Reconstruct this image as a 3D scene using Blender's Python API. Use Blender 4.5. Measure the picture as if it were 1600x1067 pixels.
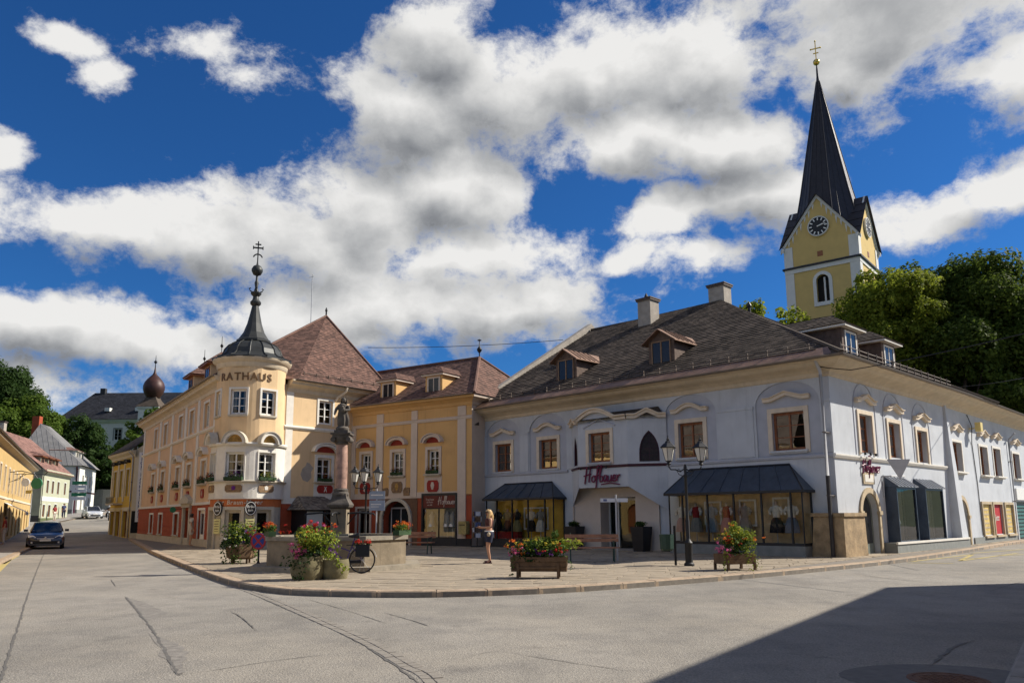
import bpy, math, random
from math import sin, cos, pi, radians, sqrt, atan2, floor
from mathutils import Matrix, Vector, Euler
for o in list(bpy.data.objects): bpy.data.objects.remove(o)
random.seed(7)
sc = bpy.context.scene
col = sc.collection
# ------------------------------------------------------------------ camera
cam = bpy.data.cameras.new('camera'); cam.lens = 36*1200/1600; cam.sensor_width = 36
cam.shift_y = 78.5/1600; cam.clip_end = 6000; cam.clip_start = .1
CAM = bpy.data.objects.new('camera', cam); col.objects.link(CAM); sc.camera = CAM
CR = Matrix.Rotation(pi/2+radians(9.2), 4, 'X') @ Matrix.Rotation(radians(-.4), 4, 'Z')
CAM.matrix_basis = Matrix.Translation((0, 0, 1.58)) @ CR
# ------------------------------------------------------------------ light
SUN_H = Vector((.975, .22, 0)).normalized(); SUN_EL = radians(38)
SUN_D = Vector((SUN_H.x*cos(SUN_EL), SUN_H.y*cos(SUN_EL), sin(SUN_EL)))
sun = bpy.data.lights.new('sun', 'SUN'); sun.energy = 5.0; sun.angle = radians(.53); sun.color = (1, .93, .82)
SUN = bpy.data.objects.new('sun', sun); col.objects.link(SUN); SUN.rotation_euler = SUN_D.to_track_quat('Z', 'Y').to_euler()
SUN.location = (30, 10, 40)
sc.view_settings.view_transform = 'Standard'; sc.view_settings.look = 'None'; sc.view_settings.exposure = 0.5; sc.view_settings.gamma = 1
sc.render.engine = 'CYCLES'
sc.cycles.use_denoising = True; sc.cycles.max_bounces = 6; sc.cycles.transparent_max_bounces = 12; sc.cycles.caustics_reflective = False; sc.cycles.caustics_refractive = False
sc.cycles.sample_clamp_indirect = 4
# ------------------------------------------------------------------ node helpers
class NT:
    def __init__(s, nt): s.t = nt
    def n(s, typ, ins=None, **kw):
        nd = s.t.nodes.new('ShaderNode'+typ)
        for k, v in kw.items(): setattr(nd, k, v)
        for k, v in (ins or {}).items(): s.set(nd, k, v)
        return nd
    def set(s, nd, k, v):
        i = nd.inputs[k]
        if isinstance(v, bpy.types.NodeSocket): s.t.links.new(v, i)
        elif isinstance(v, bpy.types.Node): s.t.links.new(v.outputs[0], i)
        else:
            if isinstance(v, (tuple, list)) and len(v) == 3 and i.type == 'RGBA': v = (*v, 1)
            i.default_value = v
    def m(s, op, a, b=None, c=None, clamp=False):
        nd = s.t.nodes.new('ShaderNodeMath'); nd.operation = op; nd.use_clamp = clamp
        for k, v in enumerate((a, b, c)):
            if v is not None: s.set(nd, k, v)
        return nd.outputs[0]
    def vm(s, op, a, b=None):
        nd = s.t.nodes.new('ShaderNodeVectorMath'); nd.operation = op
        s.set(nd, 0, a)
        if b is not None: s.set(nd, 1, b)
        return nd.outputs[1] if op in ('LENGTH', 'DOT_PRODUCT', 'DISTANCE') else nd.outputs[0]
    def ramp(s, fac, stops):
        nd = s.t.nodes.new('ShaderNodeValToRGB'); s.set(nd, 0, fac)
        while len(nd.color_ramp.elements) < len(stops): nd.color_ramp.elements.new(.5)
        for e, (p, c) in zip(nd.color_ramp.elements, stops):
            e.position = p; e.color = (*c, 1) if len(c) == 3 else c
        return nd.outputs[0]
    def mix(s, f, a, b, bt='MIX'):
        nd = s.t.nodes.new('ShaderNodeMix'); nd.data_type = 'RGBA'; nd.blend_type = bt
        s.set(nd, 0, f); s.set(nd, 6, a); s.set(nd, 7, b); return nd.outputs[2]
    def noise(s, vec, scale, detail=3, rough=.55, dist=0):
        nd = s.t.nodes.new('ShaderNodeTexNoise'); s.set(nd, 'Vector', vec)
        nd.inputs['Scale'].default_value = scale; nd.inputs['Detail'].default_value = detail; nd.inputs['Roughness'].default_value = rough; nd.inputs['Distortion'].default_value = dist
        return nd.outputs[0]
    def mr(s, v, a, b, c=0., d=1., smooth=False):
        nd = s.t.nodes.new('ShaderNodeMapRange'); nd.interpolation_type = 'SMOOTHSTEP' if smooth else 'LINEAR'
        for k, x in enumerate((v, a, b, c, d)): s.set(nd, k, x)
        return nd.outputs[0]
# ------------------------------------------------------------------ world: sky with clouds at infinity
# cumulus heaps: direction x, y, z and half width, half height in radians
BLOBS = [(-0.4834,0.8145,0.3209,0.1661,0.0438),(-0.3579,0.8771,0.3203,0.1614,0.0500),(-0.5175,0.8274,0.2182,0.1780,0.0386),(-0.4280,0.8812,0.2006,0.1567,0.0345),(-0.2522,0.9092,0.3312,0.1674,0.0753),(-0.1895,0.9071,0.3757,0.1274,0.0807),(-0.0784,0.9089,0.4095,0.1294,0.0647),(-0.0480,0.9431,0.3291,0.1643,0.0605),(0.0422,0.9573,0.2861,0.0951,0.0450),(-0.1465,0.9509,0.2728,0.2226,0.0514),(-0.1221,0.8677,0.4819,0.1116,0.0687),(-0.0729,0.8313,0.5510,0.0820,0.0690),(0.0025,0.8638,0.5039,0.1472,0.0779),(0.1251,0.8464,0.5176,0.1716,0.0687),(0.2415,0.8246,0.5115,0.1255,0.0628),(0.1664,0.8785,0.4478,0.1109,0.0512),(0.2558,0.8649,0.4320,0.1002,0.0459),(0.3092,0.8741,0.3746,0.0740,0.0452),(0.2008,0.9104,0.3617,0.0636,0.0339),(-0.3230,0.7970,0.5104,0.0771,0.0276),(-0.2938,0.8212,0.4892,0.0699,0.0296),(0.4339,0.7178,0.5444,0.1907,0.1335),(0.5214,0.7262,0.4481,0.0870,0.0580),(0.3840,0.7782,0.4969,0.0633,0.0395),(0.5279,0.7746,0.3482,0.0694,0.0365),(0.4841,0.8088,0.3339,0.0755,0.0317),(0.2254,0.9230,0.3118,0.0675,0.0219),(-0.4286,0.7679,0.4760,0.0308,0.0216),(-0.5321,0.7526,0.3879,0.0318,0.0261),(0.1513,0.9343,0.3229,0.0394,0.0137),(-0.4656,0.7253,0.5070,0.0374,0.0195),(-0.5247,0.8370,0.1551,0.1774,0.0296),(-0.0488,0.9603,0.2748,0.1989,0.0735),(-0.2560,0.9353,0.2443,0.1674,0.0460)]
w = bpy.data.worlds.new('World'); sc.world = w; w.use_nodes = True
w.node_tree.nodes.clear(); w.cycles.sampling_method = 'NONE'
grp = bpy.data.node_groups.new('cloud_density', 'ShaderNodeTree')
grp.interface.new_socket('Vector', in_out='INPUT', socket_type='NodeSocketVector')
grp.interface.new_socket('Density', in_out='OUTPUT', socket_type='NodeSocketFloat')
for k_ in ('Relief', 'Heap'): grp.interface.new_socket(k_, in_out='OUTPUT', socket_type='NodeSocketFloat')
g = NT(grp); gi = grp.nodes.new('NodeGroupInput'); go = grp.nodes.new('NodeGroupOutput')
V0 = gi.outputs[0]
warp = g.n('TexNoise', {'Vector': V0, 'Scale': 5., 'Detail': 4., 'Roughness': .6})
V = g.vm('ADD', V0, g.vm('MULTIPLY', g.vm('SUBTRACT', warp.outputs[1], (.5, .5, .5)), (.13, .13, .10)))
def heaps(vec, least=0):
    acc = None
    for (bx, by, bz, hw, hh) in BLOBS:
        if hh < least: continue
        c = Vector((bx, by, bz)); e1 = Vector((0, 0, 1)).cross(c).normalized()*-1
        Rm = Matrix((e1, c, e1.cross(c))).transposed()
        mp = g.n('Mapping', {'Vector': vec, 'Location': tuple(c), 'Rotation': tuple(Rm.to_euler()), 'Scale': (hw, .6, hh)}, vector_type='TEXTURE')
        q = g.m('SUBTRACT', 1., g.vm('LENGTH', mp.outputs[0]))
        if min(hw, hh) < .033: q = g.m('MULTIPLY', q, .6)
        acc = q if acc is None else g.m('SMOOTH_MAX', acc, q, .12)
    return acc
acc = heaps(V)
acc_up = heaps(g.vm('ADD', V, (.012, 0, .045)), .036)
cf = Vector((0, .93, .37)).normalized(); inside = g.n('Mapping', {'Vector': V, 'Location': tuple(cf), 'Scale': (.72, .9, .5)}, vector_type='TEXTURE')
outm = g.mr(g.vm('LENGTH', inside.outputs[0]), .95, 1.25, -1.2, -.15)  # unseen cloud cover outside the view, its amount set for the ambient light
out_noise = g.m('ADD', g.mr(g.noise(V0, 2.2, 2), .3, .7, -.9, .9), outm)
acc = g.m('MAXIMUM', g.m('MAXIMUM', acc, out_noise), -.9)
sv = g.vm('ADD', g.vm('MULTIPLY', V0, (1, 1, 1.35)), g.vm('MULTIPLY', g.vm('SUBTRACT', warp.outputs[1], (.5, .5, .5)), (.05, .05, .05)))
fb = g.noise(sv, 8.5, 8, .68, .0)
def puff(vec, det):
    vo = g.n('TexVoronoi', {'Vector': vec, 'Scale': 9., 'Detail': det, 'Roughness': .62, 'Lacunarity': 2.3}, feature='F1'); vo.normalize = True
    return g.m('SUBTRACT', 1., vo.outputs['Distance'])
pf = puff(sv, 2.); pu = puff(g.vm('ADD', sv, (.016, .006, .030)), 1.)
fb2 = g.noise(sv, 2.4, 1, .5)
nz = g.m('ADD', g.m('ADD', g.m('MULTIPLY', g.m('SUBTRACT', fb, .5), 2.9), g.m('MULTIPLY', g.m('SUBTRACT', pf, .62), .7)), g.m('MULTIPLY', g.m('SUBTRACT', fb2, .5), .5))
fu = pu
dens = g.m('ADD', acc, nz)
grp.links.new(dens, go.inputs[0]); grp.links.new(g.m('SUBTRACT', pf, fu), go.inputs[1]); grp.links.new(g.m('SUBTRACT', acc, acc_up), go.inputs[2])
t = NT(w.node_tree)
tc = t.n('TexCoord')
D = tc.outputs['Generated']
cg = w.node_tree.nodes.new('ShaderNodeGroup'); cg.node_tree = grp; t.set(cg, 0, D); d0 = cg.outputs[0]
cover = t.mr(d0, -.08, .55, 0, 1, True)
relief = t.m('MULTIPLY', t.m('SUBTRACT', cg.outputs[1], 0.), 1.0)
base = t.noise(t.vm('MULTIPLY', D, (1, 1, 2.6)), 3.6, 3, .6)
top = t.mr(cg.outputs[2], -.75, .75, -.42, .42)
thick = t.mr(d0, .1, 1.5, .82, .56, True)
lum = t.m('ADD', t.m('ADD', t.m('MULTIPLY', relief, .5), t.m('ADD', thick, t.m('MULTIPLY', top, t.mr(d0, .1, .6, .6, 1.15)))), t.m('MULTIPLY', t.m('SUBTRACT', base, .52), .7))
ccol = t.ramp(lum, [(.12, (.21, .225, .255)), (.38, (.40, .415, .44)), (.62, (.66, .67, .68)), (.9, (1.02, 1.015, 1.0)), (1, (1.15, 1.14, 1.12))])
sky = t.n('TexSky', sky_type='NISHITA'); sky.sun_disc = False; sky.sun_elevation = SUN_EL
sky.sun_rotation = atan2(SUN_H.x, SUN_H.y); sky.ozone_density = 4.0; sky.air_density = 1.0; sky.dust_density = .3; sky.altitude = 500
skc = t.mix(1., sky.outputs[0], (.24, .66, 1.12), 'MULTIPLY')
b1 = t.n('Background', {'Color': skc, 'Strength': .060})
b2 = t.n('Background', {'Color': ccol, 'Strength': .52})
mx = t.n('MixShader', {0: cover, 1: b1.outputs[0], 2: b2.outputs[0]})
t.n('OutputWorld', {'Surface': mx.outputs[0]})
# ------------------------------------------------------------------ materials
MATS = {}
def mat(name, c, rough=.8, var=.12, scale=3., bump=.0, bscale=40., metal=0., spec=.4, stain=0., streak=0., island=0., coat=0., trans=0., c2=None, emis=0):
    if name in MATS: return MATS[name]
    m = bpy.data.materials.new(name); m.use_nodes = True; nt = m.node_tree; nt.nodes.clear(); k = NT(nt)
    oc = k.n('TexCoord').outputs['Object']
    f = k.noise(oc, scale, 5, .6)
    hi = tuple(min(1, x*(1+var)) for x in c); lo = tuple(x*(1-var) for x in c)
    if c2: lo = c2
    cc = k.mix(k.mr(f, .3, .7), lo, hi)
    if stain:
        s = k.mr(k.noise(oc, .45, 6, .68), .52, .72); cc = k.mix(k.m('MULTIPLY', s, stain), cc, tuple(x*.45 for x in c))
    if streak:
        v = k.vm('MULTIPLY', oc, (3.2, 3.2, .22)); s = k.mr(k.noise(v, 1.6, 5, .65), .54, .76)
        cc = k.mix(k.m('MULTIPLY', s, streak), cc, (c[0]*.5, c[1]*.5, c[2]*.5))
    if island:
        r = k.n('NewGeometry').outputs['Random Per Island']
        cc = k.mix(1., cc, k.ramp(r, [(0, (1-island,)*3), (1, (1+island,)*3)]), 'MULTIPLY')
    bs = k.n('BsdfPrincipled', {'Base Color': cc, 'Roughness': rough, 'Metallic': metal, 'Specular IOR Level': spec})
    if coat: bs.inputs['Coat Weight'].default_value = coat; bs.inputs['Coat Roughness'].default_value = .05
    if bump:
        b = k.n('Bump', {'Strength': bump, 'Distance': .02, 'Height': k.noise(oc, bscale, 4, .6)}); k.set(bs, 'Normal', b.outputs[0])
    sh = bs.outputs[0]
    if trans:
        tr = k.n('BsdfTranslucent', {'Color': cc}); sh = k.n('MixShader', {0: trans, 1: sh, 2: tr.outputs[0]}).outputs[0]
    k.n('OutputMaterial', {'Surface': sh}); MATS[name] = m; return m
def glass_mat(name, ior, tint=(1, 1, 1), boost=0., rough=.0):
    if name in MATS: return MATS[name]
    m = bpy.data.materials.new(name); m.use_nodes = True; nt = m.node_tree; nt.nodes.clear(); k = NT(nt)
    oc = k.n('TexCoord').outputs['Object']
    bp = k.n('Bump', {'Strength': .03, 'Distance': .02, 'Height': k.noise(oc, 2.2, 2)})
    fr = k.n('Fresnel', {'IOR': ior, 'Normal': bp.outputs[0]}).outputs[0]
    fr = k.m('ADD', fr, boost, clamp=True)
    a = k.n('BsdfTransparent', {'Color': tint}); b = k.n('BsdfGlossy', {'Color': (1, 1, 1), 'Roughness': rough, 'Normal': bp.outputs[0]})
    k.n('OutputMaterial', {'Surface': k.n('MixShader', {0: fr, 1: a.outputs[0], 2: b.outputs[0]}).outputs[0]}); MATS[name] = m; return m
def leaf_mat(name, a, b, trans=.25):
    if name in MATS: return MATS[name]
    m = bpy.data.materials.new(name); m.use_nodes = True; nt = m.node_tree; nt.nodes.clear(); k = NT(nt)
    r = k.n('NewGeometry').outputs['Random Per Island']
    oc = k.n('TexCoord').outputs['Object']
    f = k.m('ADD', k.m('MULTIPLY', r, .6), k.m('MULTIPLY', k.mr(k.noise(oc, .5, 2), .3, .7), .4))
    cc = k.mix(f, a, b)
    bs = k.n('BsdfPrincipled', {'Base Color': cc, 'Roughness': .7, 'Specular IOR Level': .15})
    tr = k.n('BsdfTranslucent', {'Color': cc})
    k.n('OutputMaterial', {'Surface': k.n('MixShader', {0: trans, 1: bs.outputs[0], 2: tr.outputs[0]}).outputs[0]}); MATS[name] = m; return m
# ------------------------------------------------------------------ mesh helpers
I4 = Matrix.Identity(4)
WM = {}
class MB:
    def __init__(s): s.v = []; s.f = []
    def add(s, pts, faces):
        o = len(s.v); s.v += [tuple(p) for p in pts]; s.f += [tuple(i+o for i in f) for f in faces]; return s
    def poly(s, *pts): return s.add(pts, [tuple(range(len(pts)))])
    def box(s, x0, x1, y0, y1, z0, z1):
        return s.add([(x0,y0,z0),(x1,y0,z0),(x1,y1,z0),(x0,y1,z0),(x0,y0,z1),(x1,y0,z1),(x1,y1,z1),(x0,y1,z1)],
                     [(0,3,2,1),(4,5,6,7),(0,1,5,4),(1,2,6,5),(2,3,7,6),(3,0,4,7)])
    def ext(s, pts, y0, y1):            # polygon in x,z pushed along y (counter-clockwise seen from -y)
        n = len(pts)
        return s.add([(x, y0, z) for x, z in pts]+[(x, y1, z) for x, z in pts],
                     [tuple(range(n)), tuple(range(2*n-1, n-1, -1))]+[(i, i+n, (i+1) % n+n, (i+1) % n) for i in range(n)])
    def prism(s, pts, z0, z1):          # polygon in x,y pushed along z
        n = len(pts)
        return s.add([(x, y, z0) for x, y in pts]+[(x, y, z1) for x, y in pts],
                     [tuple(range(n-1, -1, -1)), tuple(range(n, 2*n))]+[(i, (i+1) % n, (i+1) % n+n, i+n) for i in range(n)])
    def band(s, outer, inner, y0, y1):  # strip between two open x,z lines with depth
        n = len(outer)
        v = [(x, y0, z) for x, z in outer]+[(x, y0, z) for x, z in inner]+[(x, y1, z) for x, z in outer]+[(x, y1, z) for x, z in inner]
        f = []
        for i in range(n-1):
            f += [(i, i+1, n+i+1, n+i), (i, 2*n+i, 2*n+i+1, i+1), (n+i, n+i+1, 3*n+i+1, 3*n+i), (2*n+i, 3*n+i, 3*n+i+1, 2*n+i+1)]
        f += [(0, n, 3*n, 2*n), (n-1, 3*n-1, 4*n-1, 2*n-1)]
        return s.add(v, f)
    def lathe(s, prof, n=24, c=(0, 0, 0), a0=0, a1=2*pi, caps=True):
        full = abs(a1-a0-2*pi) < 1e-6; k = n if full else n+1
        v = []; f = []
        for r, z in prof:
            for i in range(k):
                a = a0+(a1-a0)*i/n; v.append((c[0]+r*cos(a), c[1]+r*sin(a), c[2]+z))
        for j in range(len(prof)-1):
            for i in range(n):
                i2 = (i+1) % k if full else i+1
                f.append((j*k+i, j*k+i2, (j+1)*k+i2, (j+1)*k+i))
        if caps and full:
            if prof[0][0] > 1e-4: f.append(tuple(range(k-1, -1, -1)))
            if prof[-1][0] > 1e-4: f.append(tuple((len(prof)-1)*k+i for i in range(k)))
        return s.add(v, f)
    def tube(s, path, r, n=6, caps=True):
        P = [Vector(p) for p in path]; R = r if isinstance(r, (list, tuple)) else [r]*len(P)
        v = []; f = []; ref = None
        for i, p in enumerate(P):
            d = (P[min(i+1, len(P)-1)]-P[max(i-1, 0)]).normalized()
            if ref is None: ref = Vector((0, 0, 1)) if abs(d.z) < .9 else Vector((1, 0, 0))
            a = d.cross(ref).normalized(); b = d.cross(a).normalized(); ref = -b if False else ref
            if a.length < .5: a = d.orthogonal().normalized(); b = d.cross(a)
            for k in range(n): v.append(p+(a*cos(2*pi*k/n)+b*sin(2*pi*k/n))*R[i])
        for i in range(len(P)-1):
            for k in range(n): f.append((i*n+k, i*n+(k+1) % n, (i+1)*n+(k+1) % n, (i+1)*n+k))
        if caps: f += [tuple(range(n-1, -1, -1)), tuple((len(P)-1)*n+k for k in range(n))]
        return s.add(v, f)
    def ball(s, c, r, n=10, m=6, sz=1.0):
        pr = [(max(r*sin(pi*i/m), 1e-5), -r*sz*cos(pi*i/m)) for i in range(m+1)]
        return s.lathe(pr, n, c, caps=False)
    def xf(s, M):
        s.v = [tuple(M @ Vector(p)) for p in s.v]; return s
    def join(s, o, M=None):
        return s.add([(M @ Vector(p)) if M else p for p in o.v], o.f)
    def mesh(s, name):
        me = bpy.data.meshes.new(name); me.from_pydata(s.v, [], s.f); return me
def ob(name, mb, m, parent=None, M=None, smooth=False, kind=None):
    me = mb if isinstance(mb, bpy.types.Mesh) else mb.mesh(name)
    if isinstance(m, str): m = MATS[m]
    if me.materials: pass
    elif m is not None: me.materials.append(m)
    if smooth and not isinstance(mb, bpy.types.Mesh):
        me.shade_smooth()
        if smooth != 2: me.set_sharp_from_angle(angle=radians(40))
    o = bpy.data.objects.new(name, me); col.objects.link(o); M = M or (WM[parent.name] if parent else I4)
    WM[o.name] = M
    if parent: o.parent = parent; o.matrix_basis = WM[parent.name].inverted() @ M
    else: o.matrix_basis = M
    if kind: o['kind'] = kind
    return o
def thing(name, label, cat, loc=(0, 0, 0), rz=0, group=None):
    o = bpy.data.objects.new(name, None); o.empty_display_size = .2; col.objects.link(o)
    M = Matrix.Translation(loc) @ Matrix.Rotation(rz, 4, 'Z'); o.matrix_basis = M; WM[o.name] = M
    tag(o, label, cat, group); return o
def tag(o, label, cat, group=None):
    o['label'] = label; o['category'] = cat
    if group: o['group'] = group
    return o
def structure(o): o['kind'] = 'structure'; return o
class Fac:                               # facade frame: x along, y into the wall, z up
    def __init__(s, A, B):
        s.A = Vector((A[0], A[1], 0)); v = Vector((B[0], B[1], 0))-s.A; s.L = v.length; s.d = v.normalized(); s.n = Vector((s.d.y, -s.d.x, 0))
        s.M = Matrix(((s.d.x, -s.n.x, 0, A[0]), (s.d.y, -s.n.y, 0, A[1]), (0, 0, 1, 0), (0, 0, 0, 1)))
    def p(s, u, z, out=0): return s.A+s.d*u+s.n*out+Vector((0, 0, z))
    def at(s, u, z=0, out=0): return s.M @ Matrix.Translation((u, -out, z))
def arc(cx, cz, rx, rz, a0, a1, n=12): return [(cx+rx*cos(a0+(a1-a0)*i/n), cz+rz*sin(a0+(a1-a0)*i/n)) for i in range(n+1)]
def wall(mb, u0, u1, z0, z1, ops, depth=.3):
    """wall skin at y=0 with openings (a,b,c,d[,arch_rise[,pointed]]) and their reveals"""
    us = sorted({u0, u1, *[x for o in ops for x in o[:2]]}); zs = sorted({z0, z1, *[x for o in ops for x in o[2:4]]})
    for i in range(len(us)-1):
        for j in range(len(zs)-1):
            cu, cz = (us[i]+us[i+1])/2, (zs[j]+zs[j+1])/2
            if any(o[0] < cu < o[1] and o[2] < cz < o[3] for o in ops): continue
            mb.poly((us[i], 0, zs[j]), (us[i+1], 0, zs[j]), (us[i+1], 0, zs[j+1]), (us[i], 0, zs[j+1]))
    for o in ops:
        a, b, c, d = o[:4]; rise = o[4] if len(o) > 4 else 0; dp = o[5] if len(o) > 5 else depth
        if rise:
            cx = (a+b)/2; k = 12
            if rise > (b-a)/2*1.2:   # pointed
                top = [(b-(b-a)*cos(pi/3*i/6), d-rise+rise*sin(pi/3*i/6)/sin(pi/3)) for i in range(7)]
                top = top+[(2*cx-x, z) for x, z in top[-2::-1]]
            else: top = [(cx-(b-a)/2*cos(pi*i/k), d-rise+rise*sin(pi*i/k)) for i in range(k+1)]
            for i in range(len(top)-1):
                (x1, z1_), (x2, z2_) = top[i], top[i+1]
                mb.poly((x1, 0, z1_), (x2, 0, z2_), (x2, 0, d), (x1, 0, d)) if abs(z1_-d) > 1e-4 or abs(z2_-d) > 1e-4 else None
                mb.poly((x1, 0, z1_), (x1, dp, z1_), (x2, dp, z2_), (x2, 0, z2_))
            dd = d-rise
        else:
            dd = d; mb.poly((a, 0, d), (a, dp, d), (b, dp, d), (b, 0, d))
        mb.poly((a, 0, c), (a, dp, c), (a, dp, dd), (a, 0, dd)); mb.poly((b, 0, c), (b, 0, dd), (b, dp, dd), (b, dp, c)); mb.poly((a, 0, c), (b, 0, c), (b, dp, c), (a, dp, c))
    return mb
def clip(poly, P):                       # Sutherland-Hodgman, P convex ccw in 2D
    out = poly
    for i in range(len(P)):
        (ax, ay), (bx, by) = P[i], P[(i+1) % len(P)]; inp = out; out = []
        if not inp: return []
        def side(q): return (bx-ax)*(q[1]-ay)-(by-ay)*(q[0]-ax)
        for j in range(len(inp)):
            p, q = inp[j], inp[(j+1) % len(inp)]; sp, sq = side(p), side(q)
            if sp >= 0: out.append(p)
            if sp*sq < 0:
                t_ = sp/(sp-sq); out.append((p[0]+(q[0]-p[0])*t_, p[1]+(q[1]-p[1])*t_))
    return out
def tile_face(mb, corners, tw=.28, th=.3, thick=.022, jit=.006, seed=1):
    """rows of tiles over a convex planar roof face; corners ccw from above, first edge = eave"""
    rnd = random.Random(seed); C = [Vector(c) for c in corners]
    eu = (C[1]-C[0]).normalized(); nn = eu.cross(C[-1]-C[0]).normalized()
    if nn.z < 0: nn = -nn
    ev = nn.cross(eu).normalized()
    if ev.z < 0: ev = -ev
    P = [((c-C[0]).dot(eu), (c-C[0]).dot(ev)) for c in C]
    area = sum(P[i][0]*P[(i+1) % len(P)][1]-P[(i+1) % len(P)][0]*P[i][1] for i in range(len(P)))
    if area < 0: P = P[::-1]
    smin = min(p[0] for p in P); smax = max(p[0] for p in P); tmax = max(p[1] for p in P)
    O = C[0]
    def W(s_, t_, h): return O+eu*s_+ev*t_+nn*h
    mb.poly(*[W(p[0], p[1], -.02) for p in P])
    row = 0; t_ = 0
    while t_ < tmax:
        x = smin-(row % 2)*tw/2-rnd.random()*.02
        while x < smax:
            q = clip([(x+.004, t_), (x+tw-.004, t_), (x+tw-.004, t_+th), (x+.004, t_+th)], P)
            if len(q) >= 3:
                j = rnd.uniform(0, jit); vs = []; top = [W(a, b, thick+j-(b-t_)/th*thick*.9) for a, b in q]
                k = len(mb.v); mb.v += [tuple(p) for p in top]; mb.f.append(tuple(range(k, k+len(q))))
                lo = [i for i, (a, b) in enumerate(q) if abs(b-t_) < 1e-5]
                if len(lo) == 2:
                    i, l = lo; a, b = q[i], q[l]
                    kk = len(mb.v); mb.v += [tuple(W(a[0], a[1], -.01)), tuple(W(b[0], b[1], -.01))]
                    mb.f.append((k+i, kk, kk+1, k+l))
            x += tw
        t_ += th; row += 1
    return mb
def text_mesh(txt, size, depth=.01, shear=0., bold=0.):
    cu = bpy.data.curves.new('lettering', 'FONT'); cu.body = txt; cu.size = size; cu.extrude = depth; cu.shear = shear; cu.offset = bold; cu.align_x = 'CENTER'; cu.resolution_u = 3
    o = bpy.data.objects.new('lettering', cu); col.objects.link(o)
    dg = bpy.context.evaluated_depsgraph_get(); me = bpy.data.meshes.new_from_object(o.evaluated_get(dg))
    bpy.data.objects.remove(o); bpy.data.curves.remove(cu); me.name = 'lettering'; me.materials.clear(); return me
TXT_UP = Matrix.Rotation(pi/2, 4, 'X')   # text lying in x,y -> standing in x,z facing -y
def kids_copy(src, M, label=None, parent=None):
    o = src.copy(); col.objects.link(o); WM[o.name] = M
    if parent: o.parent = parent; o.matrix_basis = WM[parent.name].inverted() @ M
    else: o.matrix_basis = M
    if label: o['label'] = label
    for c in [c for c in src.children]:
        kids_copy(c, M @ WM[src.name].inverted() @ WM[c.name], None, o)
    return o

# ================================================================== ground, roads, pavements
def sstep(a, b, x):
    t_ = max(0, min(1, (x-a)/(b-a))); return t_*t_*(3-2*t_)
def street_h(x, y):
    w_ = 1-sstep(-24, -12, x); k = y-60
    return w_*.05*(k if k > 6 else (0 if k < -6 else (k+6)**2/24))
def hill_h(x, y):
    def gs(cx, cy, s, a): return a*math.exp(-((x-cx)**2+(y-cy)**2)/(2*s*s))
    h = street_h(x, y)*(1 if y < 140 else 1)
    h = min(h, 5) if y > 140 else h
    k_ = sstep(112, 150, y) if x < 10 else sstep(55, 80, y)
    return h+k_*(gs(-95, 185, 38, 14)+gs(-190, 260, 70, 30)+gs(48, 95, 20, 9)+gs(110, 150, 45, 20))
road_m = None
def road_material():
    m = bpy.data.materials.new('worn_asphalt'); m.use_nodes = True; nt = m.node_tree; nt.nodes.clear(); k = NT(nt)
    oc = k.n('TexCoord').outputs['Object']
    big = k.noise(oc, .16, 4, .6); mid = k.noise(oc, 1.1, 5, .65); fine = k.noise(oc, 38, 2, .7)
    vor = k.n('TexVoronoi', {'Vector': oc, 'Scale': 55.})
    c = k.ramp(big, [(.32, (.195, .18, .156)), (.5, (.26, .239, .208)), (.68, (.305, .28, .245))])
    c = k.mix(k.mr(mid, .45, .72, 0, .6), c, (.15, .14, .13))
    tr = k.noise(k.vm('MULTIPLY', oc, (.9, .12, 1)), 1.4, 4, .6)
    c = k.mix(k.mr(tr, .52, .75, 0, .5), c, (.17, .155, .135))
    oil = k.noise(oc, .8, 6, .7)
    c = k.mix(k.mr(oil, .60, .68, 0, .5), c, (.12, .11, .1))
    dust = k.noise(k.vm('ADD', oc, (31, 7, 0)), .33, 5, .65)
    c = k.mix(k.mr(dust, .48, .68, 0, .6), c, (.33, .295, .245))
    c = k.mix(1., c, k.ramp(fine, [(.3, (.76, .76, .76)), (.7, (1.22, 1.22, 1.2))]), 'MULTIPLY')
    c = k.mix(1., c, k.ramp(vor.outputs['Color'], [(.2, (.86, .86, .86)), (.8, (1.12, 1.12, 1.12))]), 'MULTIPLY')
    b = k.n('Bump', {'Strength': .55, 'Distance': .012, 'Height': vor.outputs['Distance']})
    bs = k.n('BsdfPrincipled', {'Base Color': c, 'Roughness': .85, 'Specular IOR Level': .25, 'Normal': b.outputs[0]})
    k.n('OutputMaterial', {'Surface': bs.outputs[0]}); MATS['road'] = m; return m
road_material()
mat('tar', (.12, .112, .10), .75, .25, 8); mat('patch', (.205, .188, .165), .9, .3, 9, bump=.3, bscale=60, stain=.3)
mat('kerb_stone', (.36, .27, .185), .85, .3, 5, bump=.4, bscale=22, stain=.5)
mat('paver', (.295, .242, .175), .85, .25, 2.2, bump=.25, bscale=25, stain=.55, island=.2)
mat('paver_joint', (.2, .175, .145), .95, .2, 8)
mat('sett', (.235, .212, .18), .85, .2, 9, bump=.4, bscale=30, island=.15)
mat('line_yellow', (.42, .34, .13), .8, .25, 9); mat('grass', (.05, .085, .022), .95, .35, .7, bump=.3, bscale=8)
mat('side_pave', (.27, .25, .225), .9, .2, 3, bump=.25, bscale=30, stain=.4)
mat('iron_rust', (.13, .06, .032), .8, .35, 14, bump=.4, bscale=60)
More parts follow.
